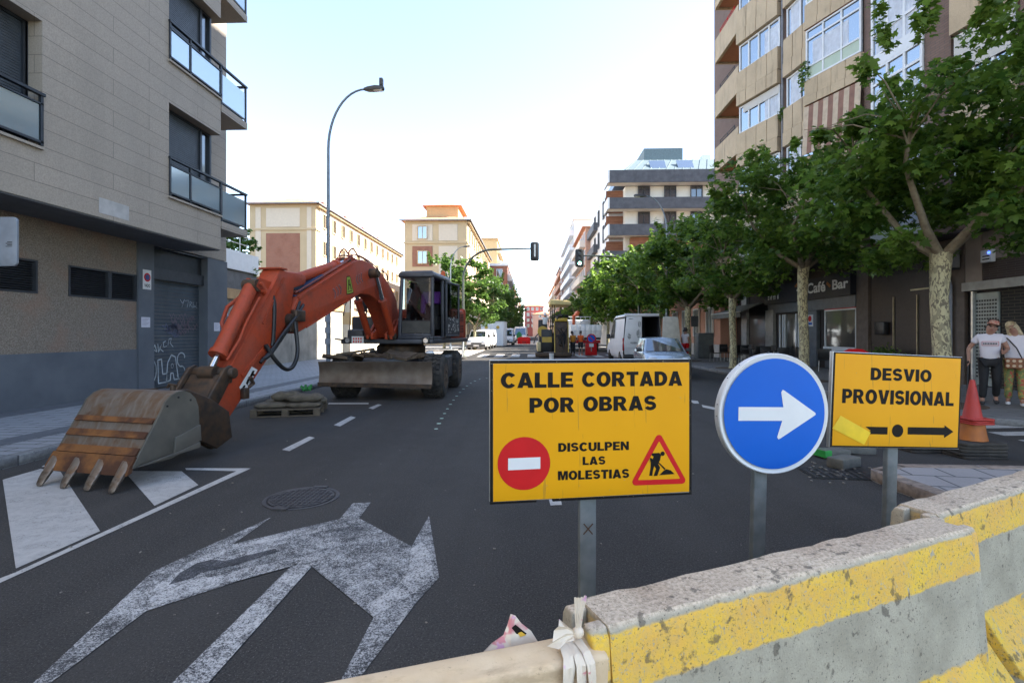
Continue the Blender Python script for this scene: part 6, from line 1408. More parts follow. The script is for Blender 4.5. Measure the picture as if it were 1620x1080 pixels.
# ivy like plants on the balconies
def shrub(label, loc, r, n, seed, size=.09, cat='plant'):
    rng = np.random.default_rng(seed); q = rng.normal(0, 1, (n, 3)); q /= np.linalg.norm(q, axis=1)[:, None]; q *= (rng.uniform(0, 1, n)**.4)[:, None]*np.array(r)
    o = leaf_cloud('balcony_plant', q, size, seed, LEAF_S, .9); o.location = loc; tag(o, label, cat); return o
q = s1.p+s1.d*(s1.t(1297)+.15)+s1.n*.45; shrub('leafy plant hanging over the edge of the panelled balcony', (q.x, q.y, 11.55), (.28, .42, .62), 420, 5)
q = s1.p+s1.d*s1.t(1243)+s1.n*.2; shrub('small plant growing on the ledge beside the brick strip', (q.x, q.y, 10.9), (.15, .2, .3), 90, 6)
q = s2.p+s2.d*.15+s2.n*.35; shrub('dry trailing plant at the window corner of the flat bay', (q.x, q.y, 9.0), (.18, .28, .22), 110, 7, .07)
shrub('small green plant on the lowest corner balcony', (9.95, 27.5, 5.75+2.9), (.2, .25, .35), 90, 8)
pt = thing('planter', 'dark planter with a low bush beside the building entrance', 'planter', (12.1, yw(1400, 12.1), .12))
MB().ext([(x, y, 0) for x, y in rrect(.4, 1.6, .04)], (0, 0, .5)).build('trough', A['dark_metal'], pt)
rng = np.random.default_rng(3); o = leaf_cloud('bush', rng.normal(0, 1, (500, 3))*np.array((.13, .42, .16))+np.array((0, 0, .68)), .10, 3, LEAF_S, .9, parent=pt)

# ------------------------------------------------------------------ lamps and signals
def street_lamp(label, x, y, H, arm, side, rt=.075, group='street lamps'):
    l = thing('street_lamp', label, 'street lamp', (x, y, .12), 0, group)
    k = MB(); n = 12; pts = [(0, 0, 0), (0, 0, 1.5), (0, 0, H-2.2)]; rs = [rt, rt, rt*.62]
    for i in range(1, n+1):
        a = math.pi/2*i/n; pts.append((side*(arm*.95)*(1-math.cos(a)), 0, H-2.2+2.05*math.sin(a))); rs.append(rt*.6*(1-.3*i/n))
    k.tube(pts, rs, 12); k.build('pole', A['lamp_pole'], l, smooth=True)
    MB().lathe([(.14, 0), (.14, .25), (rt*1.1, .4)], n=16).build('base', A['lamp_pole'], l, smooth=True)
    e = Vector(pts[-1]); k = MB(); k.loft([[(e.x+side*u, e.y-w2, e.z+zb), (e.x+side*u, e.y+w2, e.z+zb), (e.x+side*u, e.y+w2*.7, e.z+zt), (e.x+side*u, e.y-w2*.7, e.z+zt)] for u, w2, zb, zt in ((-.05,.05,-.03,.04),(.1,.11,-.06,.07),(.35,.14,-.05,.10),(.62,.11,-.03,.09),(.66,.06,.0,.06))])
    hd = k.build('lamp_head', A['lamp_head'], l, bevel=.012)
    k = MB(); k.box(min(e.x+side*.3, e.x+side*.6), max(e.x+side*.3, e.x+side*.6), -.09, .09, e.z-.055, e.z-.04); k.build('lens', A['white'], hd)
    return l, e
A['lamp_pole'] = pm('grey_blue_pole_paint', (.20, .235, .27), .45, .4); A['lamp_head'] = pm('dark_lamp_head', (.06, .06, .06), .5)
l, e = street_lamp('tall slender street lamp with a curved arm, standing behind the dozer blade', -6.93, 17.4, 10.0, 1.35, 1)
MB().box(e.x+.5, e.x+.62, -.08, .08, e.z+.1, e.z+.36).build('photocell', A['lamp_head'], l, bevel=.02)
for i in range(4): MB().box(-.085, .085, -.09, .0, 1.1+i*.38, 1.3+i*.38).build('poster_scrap', pm('torn_poster', (.30, .32, .35), .8), l)
street_lamp('curved street lamp rising between the plane trees in front of the modern block', 7.95, 30.0, 9.6, 1.3, -1)
street_lamp('thin pale street lamp before the beige corner block', -7.3, 47, 9.6, 1.3, 1)
A['sig'] = pm('signal_black', (.018, .019, .02), .5); A['green_on'] = None
gg = G('green_signal_lamp'); gg.fin((.05, .5, .35), .3, Emission_Color=(.35, 1, .78, 1), Emission_Strength=2.2); A['green_on'] = gg.mat
A['lens_off'] = pm('unlit_lens', (.03, .03, .03), .25); A['signal_pole'] = pm('signal_pole_green', (.085, .10, .085), .5, .3)
def signal(label, x, y, H, arm, side, face):
    s = thing('traffic_signal', label, 'traffic light', (x, y, 0), 0)
    r = 1.9; pts = [(0,0,0),(0,0,1.2),(0,0,H-r)]; n = 12
    for i in range(1, n+1): a = math.pi/2*i/n; pts.append((side*r*(1-math.cos(a)), 0, H-r+r*math.sin(a)))
    pts.append((side*arm, 0, H+.05)); k = MB(); k.tube(pts, [.10, .09]+[.07]*(len(pts)-3)+[.04], 12); k.build('pole', A['signal_pole'], s, smooth=True)
    MB().lathe([(.2, 0), (.2, .1), (.11, .3)], n=16).build('base', A['signal_pole'], s, smooth=True)
    hx = side*(arm+.12); k = MB(); k.ext([(hx+a, -.16, H-.12+b) for a, b in rrect(.40, 1.12, .08)], (0, .30, 0)); hd = k.build('signal_head', A['sig'], s, bevel=.015)
    k = MB(); k.ext([(hx+a, (.142 if face > 0 else -.05), H-.12+b) for a, b in rrect(.56, 1.2, .12)], (0, .012, 0)); k.build('backboard', A['sig'], s)
    for i, z in enumerate((.24, -.12, -.48)):
        yf = -.163 if face < 0 else .143
        q = MB().lathe([(.115, -.012), (.115, 0), (.09, .006)] if face < 0 else [(.115, 0), (.115, .012)], (hx, yf, H+z), 24, 'y'); q.build('lamp', A['green_on'] if (i == 2 and face < 0) else A['lens_off'], hd)
        q = MB(); nn = 14
        for j in range(nn):
            a0, a1 = R(-20+220*j/nn), R(-20+220*(j+1)/nn); y1 = yf+(-.2 if face < 0 else .2)
            q.add([(hx+.12*math.cos(a0), yf, H+z+.12*math.sin(a0)), (hx+.12*math.cos(a1), yf, H+z+.12*math.sin(a1)), (hx+.12*math.cos(a1), y1, H+z+.12*math.sin(a1)), (hx+.12*math.cos(a0), y1, H+z+.12*math.sin(a0))], [(0,1,2,3)])
        q.build('visor', A['sig'], hd)
    if face > 0: MB().box(hx-.04, hx+.06, -.17, -.162, H-.5, H+.3).build('pale_strip', A['alu'], hd)
    return s
signal('arched traffic signal over the road seen from behind, on the left', -4.3, 33.0, 7.0, 4.5, 1, 1)
signal('traffic signal showing green on an arm reaching out of the right trees', 7.3, 34.5, 6.75, 3.85, -1, -1)
sp_ = thing('sign_post', 'thin white post with a round rubber foot beside the excavator rear', 'post', (-4.15, 31.5, 0)); MB().cyl((0, 0, 0), (.1, 0, 2.3), .03, 10).build('pole', A['white'], sp_); MB().lathe([(.32, 0), (.30, .1), (.1, .16)], n=20).build('foot', A['rubber'], sp_, smooth=True)
# ------------------------------------------------------------------ vehicles
A['silver'] = pm('silver_blue_car_paint', (.36, .42, .48), .22, .55, var=.04); A['van_white'] = pm('scuffed_van_white', (.70, .70, .70), .4, c2=(.62, .62, .63), sc=1.5); A['trim'] = pm('dark_trim', (.03, .03, .032), .6)
A['carglass'] = m_glass('car_glass', (.012, .016, .022), .03, .22, (.7, .85, 1)); A['taillight'] = pm('tail_lamp_red', (.30, .012, .015), .25); A['headlamp'] = pm('clear_head_lamp', (.55, .57, .6), .15, .4)
def wheels(parent, xs, ys, r=.31, w=.2):
    for y in ys:
        for x in xs:
            s_ = 1 if x > 0 else -1
            o = MB().lathe([(r*.62,-w/2),(r*.95,-w/2),(r,-w*.35),(r,w*.35),(r*.95,w/2),(r*.62,w/2)], (x, y, r), 24, 'x').build('wheel', A['rubber'], parent, smooth=True)
            MB().lathe([(.03,s_*w*.42),(r*.3,s_*w*.40),(r*.6,s_*w*.46),(r*.64,s_*w*.5)], (x, y, r), 20, 'x').build('rim', A['alu'], o, smooth=True)
def loft_body(secs):
    k = MB(); k.loft(secs); return k
def car(label, loc, rz, paint):
    """small five door hatchback, front towards local -y"""
    c = thing('parked_car', label, 'car', loc, rz)
    def sec(y, hw, z0, z1, zb): return [(-hw*.86, y, z0), (hw*.86, y, z0), (hw, y, z0+.18), (hw, y, zb-.10), (hw*.93, y, z1), (hw*.5, y, z1+.025), (-hw*.5, y, z1+.025), (-hw*.93, y, z1), (-hw, y, zb-.10), (-hw, y, z0+.18)]
    b = loft_body([sec(-2.0,.62,.30,.60,.62), sec(-1.93,.74,.22,.68,.70), sec(-1.6,.82,.2,.80,.80), sec(-1.0,.835,.2,.90,.90), sec(.0,.84,.2,.94,.94), sec(1.2,.84,.2,.96,.96), sec(1.8,.80,.24,.95,.95), sec(1.95,.72,.32,.90,.9)]).build('body', paint, c, bevel=.035, seg=2)
    def gs(y, hb, zb, ht, zt): return [(-hb, y, zb), (hb, y, zb), (ht, y, zt), (ht*.55, y, zt+.03), (-ht*.55, y, zt+.03), (-ht, y, zt)]
    k = MB(); base = [(-1.0,.76,.90),(1.88,.74,.94)]
    k.add([(-.77,-1.02,.89),(.77,-1.02,.89),(.60,-.28,1.40),(-.60,-.28,1.40),(-.61,1.30,1.41),(.61,1.30,1.41),(.74,1.86,.94),(-.74,1.86,.94),(0,-.34,1.435),(0,1.30,1.45)],
          [(0,1,2,8,3),(3,8,9,4),(8,2,5,9),(4,9,5,6,7),(1,6,5,2),(0,3,4,7)]); k.build('cabin', paint, c, bevel=.03)
    def pane(pts, nm, off):
        P = [Vector(p) for p in pts]; n = (P[1]-P[0]).cross(P[2]-P[0]).normalized()*off; q = MB().ext([p+n for p in P], -n*.5); return q.build(nm, A['carglass'], c)
    pane([(-.69,-.97,.935),(.69,-.97,.935),(.555,-.33,1.375),(-.555,-.33,1.375)], 'windscreen', .012)
    for s_ in (-1, 1):
        for ya, yb, yt0, yt1 in ((-.80,.22,-.22,.22), (.30,1.10,.30,1.08), (1.18,1.55,1.16,1.22)):
            P = [(s_*.765, ya, .95), (s_*.755, yb, .955), (s_*.625, yt1, 1.36), (s_*.625, yt0, 1.36)]
            if s_ < 0: P = P[::-1]
            pane(P, 'side_window', .012)
        MB().obox((s_*.90, -.72, .98), (.2, .10, .14)).build('wing_mirror', A['trim'], c, bevel=.03)
        MB().loft([[(s_*.45,-1.99,.60),(s_*.72,-1.9,.60),(s_*.72,-1.88,.72),(s_*.45,-1.97,.71)],[(s_*.45,-1.93,.60),(s_*.72,-1.8,.62),(s_*.70,-1.7,.78),(s_*.45,-1.8,.75)]]).build('headlight', A['headlamp'], c)
    MB().box(-.4, .4, -2.012, -1.98, .45, .58).build('grille', A['trim'], c); MB().box(-.26, .26, -2.03, -2.015, .34, .44).build('licence_plate', A['sign_white'], c)
    MB().box(-.7, .7, -2.0, -1.9, .24, .31).build('bumper', A['trim'], c, bevel=.02); wheels(c, (-.74, .74), (-1.28, 1.2), .29, .19); return c
car('silver blue hatchback parked facing the camera behind the road closed sign', (5.05, 20.0, 0), R(-4.5), A['silver'])
def van(label, loc, rz, L=4.9, Wd=1.9, H=2.0, nose=.95, paint='van_white', group='white vans on the left', hood=1.05, rear=None, lift=0):
    v = thing('parked_van', label, 'van', loc, rz, group); h = Wd/2
    def sec(y, z1, t): return [(-h*.92, y, .28), (h*.92, y, .28), (h, y, .5), (h, y, min(1.05, z1*.9)), (h*t, y, z1-.06), (h*t-.08, y, z1), (-h*t+.08, y, z1), (-h*t, y, z1-.06), (-h, y, min(1.05, z1*.9)), (-h, y, .5)]
    y0 = -L/2
    secs = [sec(y0, hood*.72, .93), sec(y0+.1, hood*.86, .95), sec(y0+nose*.75, hood+.08, .95), sec(y0+nose, hood+.15, .94), sec(y0+nose+(H-hood)*.62, H-.08, .88), sec(y0+nose+(H-hood)*.62+.5, H, .89), sec(L/2-.1, H, .89), sec(L/2, H-.04, .885)]
    k = MB(); k.loft(secs, cap=False); k.f.append(tuple(reversed(range(10)))); k.mi.append(0)
    if not rear: k.f.append(tuple(range(len(k.v)-10, len(k.v)))); k.mi.append(0)
    k.build('body', A[paint], v, bevel=.03)
    def pane(pts, nm='side_window'):
        P = [Vector(p) for p in pts]; n = (P[1]-P[0]).cross(P[2]-P[0]).normalized()*.014; return MB().ext([p+n for p in P], -n*.5).build(nm, A['carglass'], v)
    ya, yb = y0+nose, y0+nose+(H-hood)*.62; za, zb_ = hood+.15, H-.08
    f = lambda t: (ya+(yb-ya)*t, za+(zb_-za)*t)
    (p0, q0), (p1, q1) = f(.06), f(.86)
    pane([(-h*.84, p0, q0), (h*.84, p0, q0), (h*.76, p1, q1), (-h*.76, p1, q1)], 'windscreen')
    for s_ in (-1, 1):
        P = [(s_*h*.985, ya+.25, za+.02), (s_*h*.985, yb+.75, za+.02), (s_*h*.925, yb+.75, zb_-.12), (s_*h*.93, yb+.12, zb_-.14)]
        pane(P if s_ > 0 else P[::-1])
        MB().obox((s_*(h+.12), ya+.3, za+.12), (.22, .12, .26)).build('wing_mirror', A['trim'], v, bevel=.03)
        MB().obox((s_*h*.70, y0+.09, hood*.74), (.34, .16, .20), rx=R(-20)).build('headlight', A['headlamp'], v, bevel=.03)
    MB().box(-h*.55, h*.55, y0-.015, y0+.02, hood*.52, hood*.66).build('grille', A['trim'], v); MB().box(-h*.96, h*.96, y0-.05, y0+.2, .30, .52).build('bumper', A['trim'], v, bevel=.03)
    MB().box(-.26, .26, y0-.062, y0-.052, .38, .49).build('licence_plate', A['sign_white'], v); wheels(v, (-h+.1, h-.1), (y0+.85, L/2-.95), .33, .22); return v
# panel van with open rear doors, seen from behind
MIR = Matrix.Scale(-1, 4, (1, 0, 0))
def MBX(): m = MB(); m.T = MIR; return m
V = van('large white panel van with one rear door swung wide open, parked by the right trees', (5.72, 28.9, 0), R(180), 5.3, 1.95, 2.58, 1.0, 'van_white', None, 1.15, rear=True)
k = MBX(); y = 2.62
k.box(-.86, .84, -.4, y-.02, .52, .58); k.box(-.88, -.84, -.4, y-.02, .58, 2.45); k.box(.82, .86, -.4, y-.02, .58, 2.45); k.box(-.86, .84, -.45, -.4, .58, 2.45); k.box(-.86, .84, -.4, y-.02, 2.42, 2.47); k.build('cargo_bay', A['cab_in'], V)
k = MBX(); k.add([(-.90,y+.0,.50),(-.02,y,.50),(-.02,y,2.44),(-.80,y,2.44),(-.93,y,1.1)], [(0,1,2,3,4)]); k = MBX().ext([(-.90,y,.52),(-.02,y,.52),(-.02,y,2.44),(-.80,y,2.44),(-.935,y,1.1)], (0, .05, 0)); ld = k.build('rear_door', A['van_white'], V, bevel=.02)
k = MBX()
for q in ((-.72,-.14,y+.051,y+.06,1.45,1.47), (-.72,-.14,y+.051,y+.06,2.2,2.22), (-.73,-.71,y+.051,y+.06,1.45,2.2), (-.15,-.13,y+.051,y+.06,1.45,2.2)): k.box(*q)
k.build('pressing', A['van_white'], ld)
MBX().box(-.80, -.42, y+.052, y+.062, .62+.25, .74+.25).build('licence_plate', A['sign_white'], ld)
rnd = random.Random(9); k = MBX()
for a, b, w_, h_ in ((-.3, 1.35, .22, .5), (-.22, 1.9, .16, .35), (-.75, 1.3, .2, .3), (-.62, 1.05, .4, .12), (-.7, 2.3, .25, .06)):
    k.poly([(a+w_*(.5+.5*math.cos(i*.63))*rnd.uniform(.8, 1.1), y+.0515, b+h_*(.5+.5*math.sin(i*.63))*rnd.uniform(.8, 1.1)) for i in range(10)])
k.build('peeled_paint', pm('peeled_primer', (.30, .31, .31), .7, var=.2, sc=20), ld)
MBX().box(-.99, -.90, y-.05, y+.045, .72, 1.35).build('tail_light', A['taillight'], V, bevel=.01); MBX().box(.90, .985, y-.05, y+.045, .72, 1.35).build('tail_light', A['taillight'], V, bevel=.01)
MBX().box(-.97, .97, y-.1, y+.1, .32, .50).build('rear_bumper', A['trim'], V, bevel=.03); MBX().box(-.88, .86, y-.06, y+.03, 2.455, 2.60).build('roof_edge', A['van_white'], V, bevel=.02)
k = MBX(); k.T = MIR @ Matrix.Translation((.93, y+.03, 0)) @ Matrix.Rotation(R(8), 4, 'Z'); k.ext([(.03,0,.52),(.95,0,.52),(.98,0,1.1),(.86,0,2.36),(.78,0,2.44),(.10,0,2.44)], (0, .06, 0)); od = k.build('open_rear_door', pm('door_inner_cream', (.46, .44, .38), .5), V, bevel=.03)
k2 = MBX(); k2.T = k.T; k2.ext([(.14,-.006,.8),(.86,-.006,.8),(.82,-.006,2.15),(.2,-.006,2.15)], (0, .005, 0)); k2.build('door_card', pm('door_card', (.40, .38, .33), .7), od)
van('white van parked nearest on the left, facing the camera beside the road', (-4.95, 50.6, 0), R(-3), 4.4, 1.85, 1.95)
van('second white van on the left, half hidden behind the nearest one', (-4.75, 55.6, 0), R(-3), 4.5, 1.85, 2.0)
van('white van with a dark front right of the white site cabin', (-3.1, 68.5, 0), R(-2), 4.6, 1.95, 2.25)
van('tall pale van parked farthest down the left side beside the dark trees', (-1.5, 86, 0), R(-2), 5.6, 2.2, 2.7, .9, group='white vans on the left')
sc_ = thing('site_cabin', 'white metal site cabin with two yellow round emblems between the parked vans', 'cabin', (-4.35, 63, 0), R(-3))
MB().box(-1.35, 1.35, -2.2, 2.2, .08, 2.9).build('shell', A['white'], sc_, bevel=.03)
for x in (-.7, .68): MB().box(x-.6, x+.6, -2.215, -2.202, .15, 2.7).build('door', A['white_frame'], sc_); MB().lathe([(.20, 0), (.20, .01)], (x, -2.23, 2.3), 24, 'y').build('emblem', pm('mustard_print', (.50, .34, .06), .5), sc_)
MB().box(-1.4, 1.4, -2.25, 2.25, 2.903, 3.0).build('roof_rim', A['white'], sc_)
# flatbed truck
ft = thing('flatbed_truck', 'white sided flatbed truck with a rail rack parked beyond the workers', 'truck', (4.7, 46.5, 0), R(2))
k = MB()
for j in range(6): k.box(-1.3+j*.435, -1.3+j*.435+.42, -2.85, -2.78, 1.25, 2.32)
tb = k.build('tailboard', A['white'], ft, bevel=.01); k = MB(); k.box(-1.31, 1.31, -2.87, -2.852, 1.76, 1.80); k.build('tailboard_rail', A['alu'], tb)
for x in (-1.3, 1.24): MB().box(x, x+.06, -2.77, 2.2, 1.25, 2.32).build('side_board', A['white'], ft)
MB().box(-1.25, 1.25, -2.78, 2.9, 1.05, 1.24).build('chassis', A['trim'], ft); MB().box(-1.2, 1.2, 3.0, 4.8, .6, 2.9).build('cab', A['white'], ft, bevel=.1)
k = MB()
for x in (-1.35, -.9, -.45, 0, .45, .9): k.cyl((x+.2, 2.3, 2.3), (x+.2, 2.3, 3.15), .03, 6)
k.cyl((-1.2, 2.3, 3.15), (1.2, 2.3, 3.15), .04, 6); k.build('rail_rack', A['white'], ft)
MB().box(-1.2, 1.2, -2.9, -2.8, .75, 1.02).build('lamp_bar', A['taillight'], ft); wheels(ft, (-1.0, 1.0), (-1.6, 3.6), .48, .35)
k = MB(); k.obox((-.3, 1.2, 3.4), (.3, 1.6, .45), ry=R(30)); k.obox((-.55, 1.4, 2.8), (.25, .3, 1.0)); k.build('loader_crane', pm('orange_crane', (.50, .10, .03), .5), ft, bevel=.05)
# asphalt paver
A['mach_yellow'] = pm('machine_yellow', (.52, .34, .03), .45, c2=(.40, .26, .03), sc=3); A['canopy'] = pm('sun_canopy_yellow', (.60, .47, .20), .6)
pv = thing('paving_machine', 'yellow and black paving machine with a pale yellow canopy, seen from behind', 'paver', (1.62, 34.2, 0))
MB().box(-1.0, .95, .3, 4.0, .35, 1.6).build('body', A['black'], pv, bevel=.05); MB().box(-.85, -.12, -.25, .3, .42, 1.85).build('rear_panel', A['black'], pv, bevel=.03)
MB().box(-.80, -.16, -.28, -.252, 1.0, 1.35).build('yellow_panel', A['mach_yellow'], pv); MB().box(-1.12, -.88, -.2, 3.4, .4, 1.0).build('side_skirt', pm('pale_yellow_skirt', (.55, .45, .24), .5), pv, bevel=.03)
MB().lathe([(.20,-.1),(.34,-.1),(.36,0),(.34,.1),(.20,.1)], (-.75, -.05, 1.72), 24, 'y').build('hose_reel', A['mach_yellow'], pv, smooth=True)
k = MB(); k.ext([(.05,-.5,.25),(.05,-.1,2.45),(.05,.5,2.45),(.05,.3,.25)], (.85, 0, 0)); cv = k.build('conveyor', A['steel_dark'], pv, bevel=.03)
for x in (.02, .92): MB().bar((x, -.56, .3), (x, -.14, 2.4), .06, .10).build('conveyor_rail', A['mach_yellow'], cv)
MB().box(.06, .90, -.2, .35, 2.38, 2.62).build('conveyor_head', A['mach_yellow'], pv, bevel=.05)
k = MB(); rnd = random.Random(8)
for i in range(20): k.obox((rnd.uniform(.1, .9), rnd.uniform(-.2, .3), 2.6+rnd.uniform(0, .2)), (.2, .2, .08), rnd.random()*3, rnd.random()*3, rnd.random()*3)
for i in range(8): k.tube([(rnd.uniform(.1, .9), -.5, rnd.uniform(.6, 2)), (rnd.uniform(.1, .9), -.62, rnd.uniform(.6, 2)), (rnd.uniform(.1, .9), -.4, rnd.uniform(.6, 2))], .035, 6)
k.build('hose_bundle', A['black'], pv)
for x, y in ((-.12, .1), (.02, .1), (-.12, 2.6), (.6, 2.6)): MB().cyl((x, y, 1.5), (x, y, 3.5), .035, 8).build('canopy_post', A['black'], pv)
k = MB(); k.ext([(-.28,-.3,3.50),(1.12,-.3,3.46),(1.10,-.3,3.62),(.98,-.3,3.76),(-.24,-.3,3.83)], (0, 3.6, 0)); k.build('canopy', A['canopy'], pv, bevel=.02)
MB().box(-1.05, -.75, .0, .3, 1.62, 2.5).build('control_stand', A['black'], pv, bevel=.04); k = MB(); k.tube([(-1.0,-.1,1.6),(-1.25,-.2,1.35),(-1.35,-.2,.9)], .04, 8); k.build('hand_rail', A['black'], pv)
for x in (-.9, .85): MB().box(x-.2, x+.2, .0, 3.6, 0, .62).build('crawler_track', A['rubber'], pv, bevel=.12)
MB().box(-1.25, 1.1, -.8, -.3, .06, .34).build('screed', A['steel_dark'], pv, bevel=.02)
bk_ = one(MB().lathe([(.13, 0), (.15, .34), (.155, .35)], n=20), 'bucket', A['white'], 'small white plastic bucket on the road behind the paving machine', 'bucket', smooth=True); bk_.location = (1.35, 31.8, 0)
# red barrier and no parking sign beyond, far red plastic block and green board
nb_ = thing('no_parking_barrier', 'red plastic barrier carrying a round blue and red no parking sign by the workers', 'barrier', (4.45, 37.4, 0))
MB().ext([(-.42,-.2,0),(.42,-.2,0),(.40,-.2,.85),(-.40,-.2,.85)], (0, .4, 0)).build('body', A['red'], nb_, bevel=.05)
sg_ = MB().lathe([(.34, 0), (.34, .02)], (.0, -.27, 1.22), 32, 'y').build('sign_plate', A['red'], nb_); MB().lathe([(.25, 0), (.25, .006)], (0, -.278, 1.22), 32, 'y').build('sign_centre', A['blue'], sg_); MB().obox((0, -.283, 1.22), (.5, .006, .06), ry=R(45)).build('sign_slash', A['red'], sg_)
MB().box(-.16, .16, -.27, -.25, .62, .85).build('text_plate', A['sign_white'], nb_); MB().box(-.03, .03, -.245, -.215, .3, 1.3).build('stake', A['galv'], nb_)
fb_ = thing('plastic_road_barrier', 'distant red plastic road barrier standing alone on the pale ground', 'barrier', (-.85, 76.5, 0))
MB().ext([(-.95,-.3,0),(.95,-.3,0),(.95,-.3,.9),(.6,-.3,1.05),(-.6,-.3,1.05),(-.95,-.3,.9)], (0, .5, 0)).build('body', A['red'], fb_, bevel=.06); MB().box(-.3, .3, -.32, .22, .15, .4).build('slot', pm('slot_shade_red', (.25, .01, .01), .6), fb_)  # shade inside the slot painted as a darker red block
gb = one(MB().ext([(-.4,0,.9),(0,0,.55),(.4,0,.9),(.4,0,1.5),(0,0,1.9),(-.4,0,1.5)], (0, .03, 0)), 'road_sign', pm('sign_green', (.02, .22, .08), .5), 'small green sign standing above the distant red barrier', 'sign'); gb.location = (-1.6, 77.2, 0)
MB().box(-.03, .03, .03, .08, 0, 1.7).build('post', A['galv'], gb)

# ------------------------------------------------------------------ terrace furniture by the bars, small street things
def cafe_chair(label, x, y, rz, src=[None]):
    if src[0] is None:
        c = thing('terrace_chair', label, 'chair', (x, y, .12), rz, 'dark terrace chairs')
        MB().box(-.23, .23, -.23, .23, .43, .46).build('seat', A['black'], c, bevel=.01); MB().obox((0, .22, .68), (.46, .03, .42), rx=R(-8)).build('backrest', A['black'], c, bevel=.02)
        for sx in (-.2, .2):
            for sy in (-.2, .2): MB().cyl((sx, sy, 0), (sx*.95, sy*.95, .43), .014, 6).build('leg', A['alu'], c)
        src[0] = c; return c
    c = copy_tree(src[0]); c.location = (x, y, .12); c.rotation_euler = (0, 0, rz); c['label'] = label; return c
def cafe_table(label, x, y, src=[None]):
    if src[0] is None:
        c = thing('terrace_table', label, 'table', (x, y, .12), 0, 'dark terrace tables')
        MB().box(-.35, .35, -.35, .35, .71, .74).build('tabletop', A['black'], c, bevel=.01); MB().cyl((0, 0, .02), (0, 0, .71), .03, 8).build('column', A['alu'], c); MB().lathe([(.25, 0), (.24, .02), (.04, .04)], n=20).build('foot', A['trim'], c); src[0] = c; return c
    c = copy_tree(src[0]); c.location = (x, y, .12); c['label'] = label; return c
tl = 'dark square terrace table among the chairs in front of the awning shop'
cl_ = 'dark terrace chair with metal legs set out in front of the awning shop'
for i, (x, y) in enumerate(((10.6, 22.6), (10.7, 25.0), (10.5, 27.2))):
    cafe_table(tl, x, y)
    for a, b, r_ in ((-.75, .05, R(90)), (.75, 0, R(-90)), (.05, .75, 0), (-.05, -.75, R(180))): cafe_chair(cl_, x+a, y+b, r_+.15*(i-1))
cafe_chair('dark terrace chair standing alone before the grey pillar of the bar, behind the blue sign', 11.4, 20.2, R(150))
cb_ = thing('street_cabinet', 'dark grey street cabinet standing on the pavement before the salmon house', 'cabinet', (10.3, 30.6, .12)); MB().box(-.45, .45, -.3, .3, 0, 1.5).build('housing', pm('cabinet_grey', (.11, .12, .12), .6), cb_, bevel=.02); MB().box(-.4, .4, -.315, -.302, .1, 1.4).build('door', pm('cabinet_door', (.13, .14, .14), .6), cb_)
ps_ = thing('parking_sign', 'small dark parking plate on a pole before the salmon house', 'sign', (9.4, 29.6, .12)); MB().cyl((0, 0, 0), (0, 0, 2.5), .03, 8).build('pole', A['galv'], ps_); MB().box(-.2, .2, -.06, -.035, 1.85, 2.45).build('plate', pm('sign_back_dark', (.07, .075, .085), .5), ps_)
for x, y, r_ in ((8.55, 10.95, .75), (8.6, 16.4, .7), (8.6, 22.0, .7), (8.5, 27.8, .7)):
    k = MB().lathe([(r_*.1, .121), (r_, .122), (r_, .127)], (x, y, 0), 28); struct(k, 'tree_pit_soil', A['mud'])
# drain grate in front of the corner kerb
c = gnd(1345, 752); gt = thing('drain_grate', 'dark iron drain grate in the gutter at the slabbed corner', 'drain', (c.x-.12, c.y+.05, 0), R(-5)); k = MB()
for i in range(8): k.box(-.30+i*.08, -.30+i*.08+.035, -.18, .18, .003, .012)
k.build('bars', A['iron'], gt); MB().box(-.34, .34, -.22, .22, .001, .006).build('frame', A['black'], gt)
k = MB(); rnd = random.Random(12)
for i in range(70):
    u, v = rnd.uniform(60, 1350), rnd.uniform(650, 1000)
    c = gnd(u, v); s_ = rnd.uniform(.004, .013); k.obox((c.x, c.y, s_*.3+.004), (s_*1.6, s_, s_*.5), 0, 0, rnd.random()*3)
for i in range(40): c = gnd(rnd.gauss(1325, 30), rnd.gauss(742, 10)); k.obox((c.x, c.y, .008), (.03, .02, .01), 0, 0, rnd.random()*3)
tag(k.build('road_grit', pm('grit', (.20, .18, .15), .9, var=.4, sc=60)), kind='stuff')

